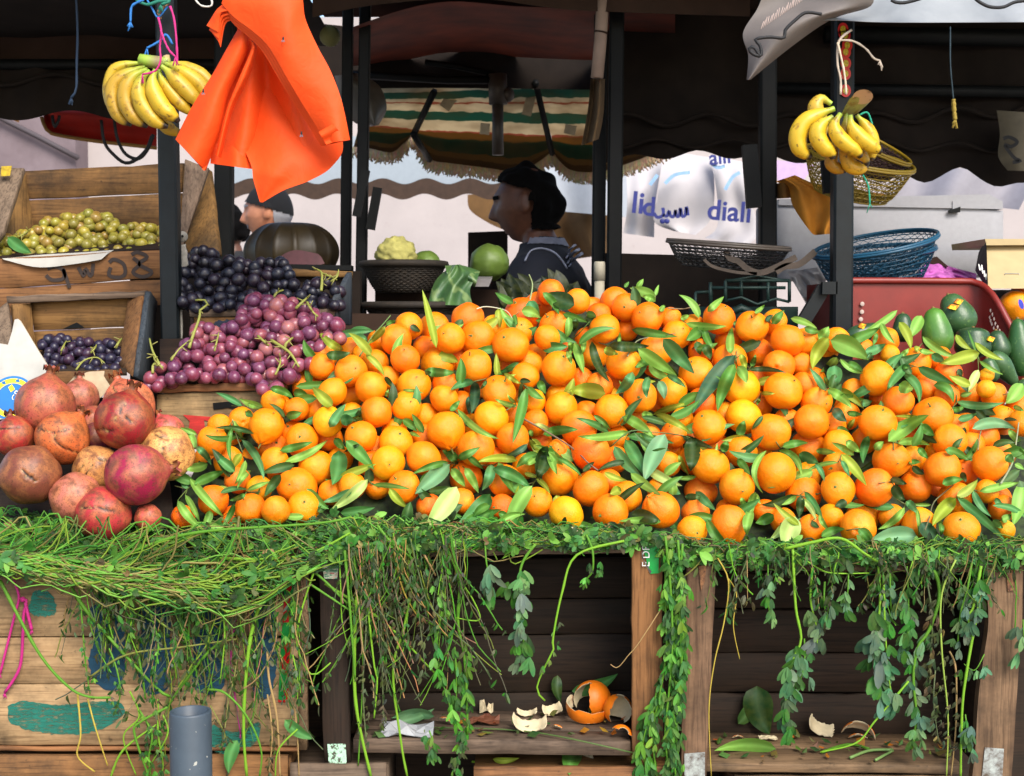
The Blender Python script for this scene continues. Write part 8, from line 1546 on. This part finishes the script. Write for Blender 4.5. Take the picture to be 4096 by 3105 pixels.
def arab(parent, Y):
    m = MB()
    for pts, w in (([(2645, 835), (2646, 858), (2625, 866), (2612, 852)], 11), ([(2645, 858), (2660, 862), (2668, 846), (2674, 862), (2686, 862), (2692, 842)], 11), ([(2692, 842), (2696, 862), (2706, 860), (2710, 836), (2716, 862), (2728, 858), (2732, 832), (2738, 860)], 11)): stroke(m, [(2700 + (x - 2690) * 1.08, 850 + (y - 850) * 1.25) for x, y in pts], w * 1.2, lambda x, y: Y)
    for x, y in ((2650, 885), (2668, 885)): m.ball(P(x, y, Y), mpp(Y) * 11, 8, 6, sc=(1, .2, 1))
    ob5 = m.build('lettering', NAVY, None); ob5.parent = parent; ob5.location = -parent.location
arab(b2, 6.68)
for par_, Y_, pts in ((b2, 6.7, [(2660, 735), (2700, 700), (2760, 690)]), (b3, 6.64, [(2900, 760), (2930, 710), (2960, 690)]), (b1, 6.8, [(2600, 740), (2630, 700)]), (b3, 6.64, [(2840, 650), (2870, 670), (2900, 665)])):
    m = MB(); stroke(m, pts, 14, lambda x, y: Y_); ob5 = m.build('swoosh', SKYB, None); ob5.parent = par_; ob5.location = -par_.location
LIL = plain('lilac_sheet', lin(196, 168, 206), .7, 0, .1)
foldedcloth('lilac_sheet', [(3100, 640, 6.4), (3110, 720, 6.4)], [(3260, 660, 6.4), (3200, 740, 6.4)], LIL, 'lilac plastic sheet edge right of the thick post', 'sheet')
foldedcloth('white_sheet', [(*zp(U3, x, y), 6.2) for x, y in ((1440, 1050), (1360, 1240))], [(*zp(U3, x, y), 6.2) for x, y in ((2300, 1090), (2180, 1330))], plain('crumpled_white', lin(160, 158, 168), .7, 0, .08), 'crumpled white sheet behind the foam box', 'sheet', lambda u, v: .06 * math.sin(v * 10))
# far walls
WALL = M('plastered_wall'); v = WALL.coord(); n1 = WALL.noise(.9, v, 6, .65); c = WALL.ramp(n1, [(.3, lin(160, 152, 150)), (.7, lin(182, 172, 170))]); n2 = WALL.noise(14, v, 4, .7); c = WALL.mix(WALL.ramp(n2, [(.62, (0, 0, 0)), (.75, (.3, .3, .3))]), c, lin(140, 112, 108)); WALL.base(c); WALL.set(Roughness=.9); WALL.bump(n2, .2, .004); WALL = WALL.m
def wall(lab, px0, px1, Y, h, mat, d=.3):
    a, b_ = P(px0, 1200, Y), P(px1, 1200, Y); m = MB(); m.hexa([Vector((a.x, Y, h)), Vector((b_.x, Y, h)), Vector((b_.x, Y, 0)), Vector((a.x, Y, 0))], Vector((0, d, 0))); return tag(m.build('building_wall', mat, loc=((a.x + b_.x) / 2, Y, 0), smooth=False), lab, 'wall')
wall('sunlit pale pink plastered wall of the building across the lane', 312, 5600, 10.5, 3.6, WALL)
GW = M('grey_wall'); n1 = GW.noise(1.5, GW.coord(), 6, .7); GW.base(GW.ramp(n1, [(.3, lin(96, 82, 86)), (.7, lin(130, 116, 120))])); GW.set(Roughness=.9)
wall('greyish pink stained wall with slanting dark pipe at the far left', -900, 312, 10.2, 3.6, GW.m)
m = MB(); q = [P(*zp(U1, x, y), 10.15) for x, y in ((-200, 640), (0, 745), (250, 870), (495, 1000))]; m.tube(q, .02, 8, lin(70, 62, 66)); tag(m.build('wall_pipe', PINK.m, loc=q[0]), 'dark slanting pipe on the greyish wall', 'pipe')
# ================================================================ PEOPLE
def head_rows(R=1.0, nose=1.25, jaw=1.0):
    """head facing +Y, origin at its centre (between the ears), metres"""
    nu, nv = 72, 56; vs = []
    g = lambda x, s: math.exp(-(x / s) ** 2)
    for i in range(nv + 1):
        th = PI * i / nv
        for j in range(nu):
            ph = 2 * PI * j / nu; d = Vector((math.sin(th) * math.cos(ph), math.sin(th) * math.sin(ph), math.cos(th)))
            x, y, z = d.x * .078, d.y * .1, d.z * .122
            if z < -.02:
                t = min(1, (-.02 - z) / .1); x *= 1 - .30 * t * jaw
                if y < 0: y *= 1 - .35 * t
                else: y *= 1 - .05 * t
            if y > 0:
                f = max(0, d.y) ** .5
                y += f * (.012 * g(z - .034, .014) * g(x, .05) - .012 * (g(x - .032, .014) + g(x + .032, .014)) * g(z - .012, .013) + .006 * (g(x - .032, .010) + g(x + .032, .010)) * g(z - .012, .008))
                nb = .030 * nose * g(x, .011 + .006 * max(0, (.0 - z) / .04)) * (g(z + .032, .014) if z < -.032 else max(0, 1 - (z + .032) / .062) if z < .03 else 0)
                y += f * (nb + .012 * g(x, .02) * g(z + .066, .007) + .009 * g(x, .02) * g(z + .082, .008) - .006 * g(x, .022) * g(z + .074, .004) + .014 * g(x, .024) * g(z + .108, .014) + .006 * (g(x - .045, .02) + g(x + .045, .02)) * g(z + .01, .02))
            vs.append(Vector((x, y, z)) * R)
    fs = [(i * nu + j, (i + 1) * nu + j, (i + 1) * nu + (j + 1) % nu, i * nu + (j + 1) % nu) for i in range(nv) for j in range(nu)]
    return vs, fs
def person(lab, loc, yaw, height, skin, hair, cloth_mat, trouser, hat=None, collar=None, head_tilt=0.0, head_yaw=0.0, stoop=.0, arms=None, fat=1.0, stripes=None, moust=None):
    """standing figure, feet on the ground at loc, facing local +Y turned by yaw; body is one remeshed surface"""
    h = height / 1.72; t = thing('person', loc, lab, 'person')
    RZ = Matrix.Rotation(yaw, 3, 'Z'); Vx = lambda x, y, z: Vector((x, y, z)) * h
    J = {'pel': ((0, 0, .95), .135 * fat), 'wai': ((0, stoop * .25, 1.1), .125 * fat), 'che': ((0, stoop * .7, 1.28), .145 * fat), 'sho': ((0, stoop * .95, 1.40), .105), 'nec': ((0, stoop * 1.15, 1.48), .058), 'hea': ((0, stoop * 1.35 + .01, 1.56), .055)}
    E = [('pel', 'wai'), ('wai', 'che'), ('che', 'sho'), ('sho', 'nec'), ('nec', 'hea')]
    for s, n in ((-1, 'l'), (1, 'r')):
        J['hip' + n] = ((s * .09, 0, .9), .1); J['kne' + n] = ((s * .1, .02, .5), .062); J['ank' + n] = ((s * .1, -.01, .09), .042); J['toe' + n] = ((s * .12, .16, .035), .035)
        E += [('pel', 'hip' + n), ('hip' + n, 'kne' + n), ('kne' + n, 'ank' + n), ('ank' + n, 'toe' + n)]
        a = (arms or {}).get(n, ((.24, -.02, 1.12), (.25, .18, .98)))
        J['cla' + n] = ((s * .15, stoop * .9, 1.385), .075); el, wr = a
        J['elb' + n] = ((s * el[0], el[1], el[2]), .046); J['wri' + n] = ((s * wr[0], wr[1], wr[2]), .032)
        E += [('sho', 'cla' + n), ('cla' + n, 'elb' + n), ('elb' + n, 'wri' + n)]
        d = (Vector(J['wri' + n][0]) - Vector(J['elb' + n][0])).normalized(); w0 = Vector(J['wri' + n][0]); sd = Vector((1, 0, 0)); pal = w0 + d * .06
        J['pal' + n] = (tuple(pal), .034); E.append(('wri' + n, 'pal' + n))
        for f in range(4):
            k = 'f%d' % f + n; o_ = sd * (.026 - .0175 * f) * 1.1; L = (.062, .072, .066, .05)[f]
            J[k + 'a'] = (tuple(pal + o_ + d * .03), .0095); J[k + 'b'] = (tuple(pal + o_ + d * (.03 + L * .55) + Vector((0, 0, -.008))), .0085); J[k + 'c'] = (tuple(pal + o_ + d * (.03 + L) + Vector((0, -.004, -.024))), .0075)
            E += [('pal' + n, k + 'a'), (k + 'a', k + 'b'), (k + 'b', k + 'c')]
        J['th' + n] = (tuple(w0 + d * .05 - sd * s * .045), .011); J['tt' + n] = (tuple(w0 + d * .085 - sd * s * .055 + Vector((0, 0, -.012))), .009); E += [('wri' + n, 'th' + n), ('th' + n, 'tt' + n)]
    names = list(J); idx = {k: i for i, k in enumerate(names)}
    me = bpy.data.meshes.new('skeleton'); me.from_pydata([tuple(Vx(*J[k][0])) for k in names], [(idx[a], idx[b]) for a, b in E], [])
    o = obj('skeleton', me); md = o.modifiers.new('s', 'SKIN'); md.branch_smoothing = .6
    for k, sv in zip(names, me.skin_vertices[0].data): sv.radius = (J[k][1] * h, J[k][1] * h * (.72 if k in ('che', 'wai', 'sho') else 1)); sv.use_root = (k == 'pel')
    o.modifiers.new('u', 'SUBSURF').levels = 2
    bm_ = evalmesh(o, 'b'); bpy.data.objects.remove(o)
    hv, hf = head_rows(h)
    HM = Matrix.Translation(Vx(0, stoop * 1.4 + .03, 1.605)) @ Matrix.Rotation(head_yaw, 4, 'Z') @ Matrix.Rotation(-head_tilt, 4, 'X')
    bm = bmesh.new(); bm.from_mesh(bm_)
    nb = [bm.verts.new(HM @ v) for v in hv]
    for f in hf:
        try: bm.faces.new([nb[i] for i in f])
        except ValueError: pass
    for s in (-1, 1):   # ears
        e = bmesh.ops.create_icosphere(bm, subdivisions=3, radius=1.0)
        for v in e['verts']:
            p = v.co.copy(); rim = 1 - .35 * math.exp(-((p.y ** 2 + p.z ** 2) / .25)); v.co = HM @ (Vector((s * .078 + p.x * .011 * rim, -.008 + p.y * .019 - abs(p.x) * .004, .0 + p.z * .032)) * h)
    me2 = bpy.data.meshes.new('body'); bm.to_mesh(me2); bm.free()
    o = obj('body_tmp', me2); rm = o.modifiers.new('r', 'REMESH'); rm.mode = 'VOXEL'; rm.voxel_size = .0065; sm = o.modifiers.new('sm', 'SMOOTH'); sm.factor = .4; sm.iterations = 1
    me3 = evalmesh(o, 'person_body'); bpy.data.objects.remove(o)
    me3.transform(RZ.to_4x4()); me3.polygons.foreach_set('use_smooth', [True] * len(me3.polygons)); me3.materials.clear(); me3.materials.append(skin)
    body = obj('body', me3, t); inv = RZ.inverted(); HI = (RZ.to_4x4() @ HM).inverted()
    def shell(name, test, off, mat, parent=t):
        bm = bmesh.new(); bm.from_mesh(me3); kill = [f for f in bm.faces if not test(inv @ f.calc_center_median())]
        bmesh.ops.delete(bm, geom=kill, context='FACES'); bm.normal_update()
        for v in bm.verts:
            p = inv @ v.co; w = (.022 if name == 'hair' else .006) * noise.noise(p * (22 if name == 'hair' else 14)) + .008 * noise.noise(p * 5 + Vector((4, 0, 0))); v.co = v.co + v.normal * (off + (w if off > .009 else 0))
        m_ = bpy.data.meshes.new(name); bm.to_mesh(m_); bm.free(); m_.materials.append(mat); return obj(name, m_, parent)
    hz = lambda p: HM.inverted() @ p
    cl = shell('top', lambda p: p.z > .92 * h and p.z < 1.475 * h + (.02 if p.y < stoop * h else 0) and not (abs(p.x) < .1 and hz(p).z > -.13 * h and p.z > 1.44 * h and p.y > stoop * 1.2 * h) and not (abs(p.x) > .2 * h and (p - Vx(0, 0, 0)).y > .19 * h and p.z < 1.0 * h), .014, cloth_mat)
    shell('trousers', lambda p: p.z < .96 * h and p.z > .1 * h and abs(p.x) < .22 * h, .012, trouser); shell('shoes', lambda p: p.z <= .11 * h, .006, BLACKSTEEL)
    if hair: shell('hair', hair[0](hz), hair[2], hair[1])
    if hat: shell('knit_cap', hat[0](hz), hat[2], hat[1])
    if collar: shell('collar', lambda p: 1.462 * h < p.z < 1.488 * h and hz(p).z < -.1 and p.y < stoop * 1.3 * h, .019, collar)
    shell('eyebrows', lambda p: .014 < abs(hz(p).x) < .05 and .026 < hz(p).z < .038 and hz(p).y > .07, .003, moust[1] if moust else BLKH)
    if moust: shell('moustache', moust[0](hz), .004, moust[1])
    return t, HM, RZ
def skin_mat(nm, c1, c2):
    m = M(nm); n = m.noise(24, m.coord(), 4); m.base(m.ramp(n, [(.3, c2), (.7, c1)])); m.set(Roughness=.5); m.b.inputs['Subsurface Weight'].default_value = .0; m.bump(m.noise(70, m.coord(), 3), .15, .003); return m.m
SK1, SK2 = skin_mat('shadow_toned_skin', lin(96, 60, 42), lin(74, 44, 30)), skin_mat('old_skin', lin(206, 142, 108), lin(178, 112, 82))  # vendor's skin is darkened: shadow on the face is put into the colour
BLKH = plain('black_hair', lin(8, 7, 7), .95, 0, .5, 90, .5, .1); WHTH = plain('white_hair', lin(150, 150, 156), .8, 0, .1, 80); KNIT = plain('dark_knit', lin(17, 18, 22), .95, 0, .3, 120, .3)
sw = M('navy_sweater'); v = sw.coord(); sw.base(sw.ramp(sw.noise(6, v, 3), [(.3, lin(9, 12, 20)), (.7, lin(17, 23, 38))])); sw.set(Roughness=.9); sw.bump(sw.noise(160, v, 2), .2, .002)
def ground_at(px, Y): p = P(px, 1200, Y); return Vector((p.x, Y, 0))
VY = 4.75
vend, VHM, VRZ = person('vendor with thick black hair in navy sweater with white sleeve stripes, facing left', ground_at(2275, VY), math.radians(70), 1.86, SK1,
    (lambda hz: (lambda p: (hz(p).z > -.1 and hz(p).y < -.022) or hz(p).z > .045 + hz(p).y * .45), BLKH, .013), sw.m, plain('dark_trousers', lin(30, 30, 34), .9),
    None, plain('white_collar', lin(110, 114, 130), .8), .08, .16, .08, {'l': ((.3, .06, 1.16), (.24, .3, 1.06)), 'r': ((.3, -.02, 1.12), (.26, .24, 1.02))}, 1.28)
WS = plain('white_stripe', lin(150, 156, 176), .9)
def stripe(parent, pts, w, Y, name='sleeve_stripe', mat=WS):
    m = MB(); zv = (1900, 600, 700 / 1677); q = resample([Vector((*zp(zv, x, y), 0)) for x, y in pts], 16)
    dg = bpy.context.evaluated_depsgraph_get(); p3 = []
    for p in q:
        d = ray(p.x, p.y).normalized(); hit = S.ray_cast(dg, Vector((0, 0, H)) + d * (4.35 / d.y), d, distance=1.2)
        p3.append((hit[1] - d * .004) if hit[0] else P(p.x, p.y, Y))
    ys = np.array([v.y for v in p3]); s_ = np.linspace(0, 1, len(ys)); fit = np.polyval(np.polyfit(s_, ys, 4), s_) - .006
    m.tube([P(p.x, p.y, y) for p, y in zip(q, fit)], w, 8, flat=.5); o = m.build(name, mat, None); o.parent = parent; o.location = -parent.location
bpy.context.view_layer.update()
for pts in ([(480, 1060), (530, 970), (640, 945), (760, 985), (840, 1070), (880, 1140)], [(880, 1030), (900, 970), (960, 910)], [(890, 1080), (930, 1000), (1000, 950)], [(905, 1110), (960, 1040), (1030, 990)]): stripe(vend, pts, .0055, 4.6)
OY = 6.3
m = MB(); m.box((0, 9.2, .07), (30, 6.4, .14)); tag(m.build('pavement', plain('pavement_stone', lin(120, 112, 106), .9), smooth=False), 'raised pavement behind the stall', None, None, 'structure')
person('old man with dark skull cap and white hair, smiling in profile behind the pumpkin', ground_at(1232, OY) + Vector((0, 0, .14)), math.radians(86), 1.80, SK2,
    (lambda hz: (lambda p: hz(p).y < -.04 and -.06 < hz(p).z < .04), WHTH, .006), plain('blue_shirt', lin(44, 64, 96), .9), plain('grey_trousers', lin(70, 70, 74), .9),
    (lambda hz: (lambda p: hz(p).z > .018 + hz(p).y * .3), KNIT, .009), None, .02, 0, .1, None, 1.1, None, (lambda hz: (lambda p: abs(hz(p).x) < .026 and -.068 < hz(p).z < -.052 and hz(p).y > .09), WHTH))
person('person with black hair mostly hidden behind the dark post', ground_at(975, 7.0) + Vector((0, 0, .14)), math.radians(100), 1.76, SK1, (lambda hz: (lambda p: hz(p).z > -.05 and hz(p).y < .05 or hz(p).z > .05), BLKH, .012), plain('black_jacket', lin(22, 22, 26), .8), plain('dark_trousers', lin(30, 30, 34), .9), None, None, 0, 0, .04)
# ================================================================ GROUND, SKY, LIGHT, CAMERA
m = MB(); g = 40; m.add([Vector((-60, -40, 0)), Vector((60, -40, 0)), Vector((60, 60, 0)), Vector((-60, 60, 0))], [(0, 1, 2, 3)])
gm = M('market_paving'); n1 = gm.noise(2.2, gm.coord(), 6, .7); gm.base(gm.ramp(n1, [(.3, lin(110, 104, 98)), (.7, lin(148, 142, 134))])); gm.set(Roughness=.85)
tag(m.build('ground', gm.m, smooth=False), 'grey market paving', None, None, 'structure')
w = bpy.data.worlds.new('World'); S.world = w; w.use_nodes = True; nt = w.node_tree; bg = nt.nodes['Background']
sky = nt.nodes.new('ShaderNodeTexSky'); sky.sky_type = 'NISHITA'; sky.sun_disc = False
EL, AZ = math.radians(42), math.radians(155)   # the sun stands behind the camera, to its right
sky.sun_elevation = EL; sky.sun_rotation = AZ; sky.dust_density = 2; sky.ozone_density = .6
nt.links.new(sky.outputs[0], bg.inputs[0]); bg.inputs[1].default_value = .115
sd = bpy.data.lights.new('Sun', 'SUN'); sd.energy = 1.7; sd.angle = math.radians(32); sd.color = (1, .95, .88)
so = bpy.data.objects.new('Sun', sd); C.objects.link(so)
dirv = Vector((math.sin(AZ) * math.cos(EL), math.cos(AZ) * math.cos(EL), math.sin(EL)))   # towards the sun
so.rotation_euler = dirv.to_track_quat('Z', 'Y').to_euler(); so.location = (3, -4, 6)
cd = bpy.data.cameras.new('Camera'); cd.sensor_width = 36; cd.lens = FOC / 4096 * 36; cd.clip_end = 300
co = bpy.data.objects.new('Camera', cd); C.objects.link(co); co.location = (0, 0, H); co.rotation_euler = (PI / 2 - PITCH, 0, 0); S.camera = co
cd.dof.use_dof = True; cd.dof.focus_distance = 3.0; cd.dof.aperture_fstop = 9
S.view_settings.view_transform = 'Standard'; S.view_settings.look = 'None'; S.view_settings.exposure = 1.3; S.view_settings.gamma = 1
S.cycles.max_bounces = 6; S.cycles.use_denoising = True
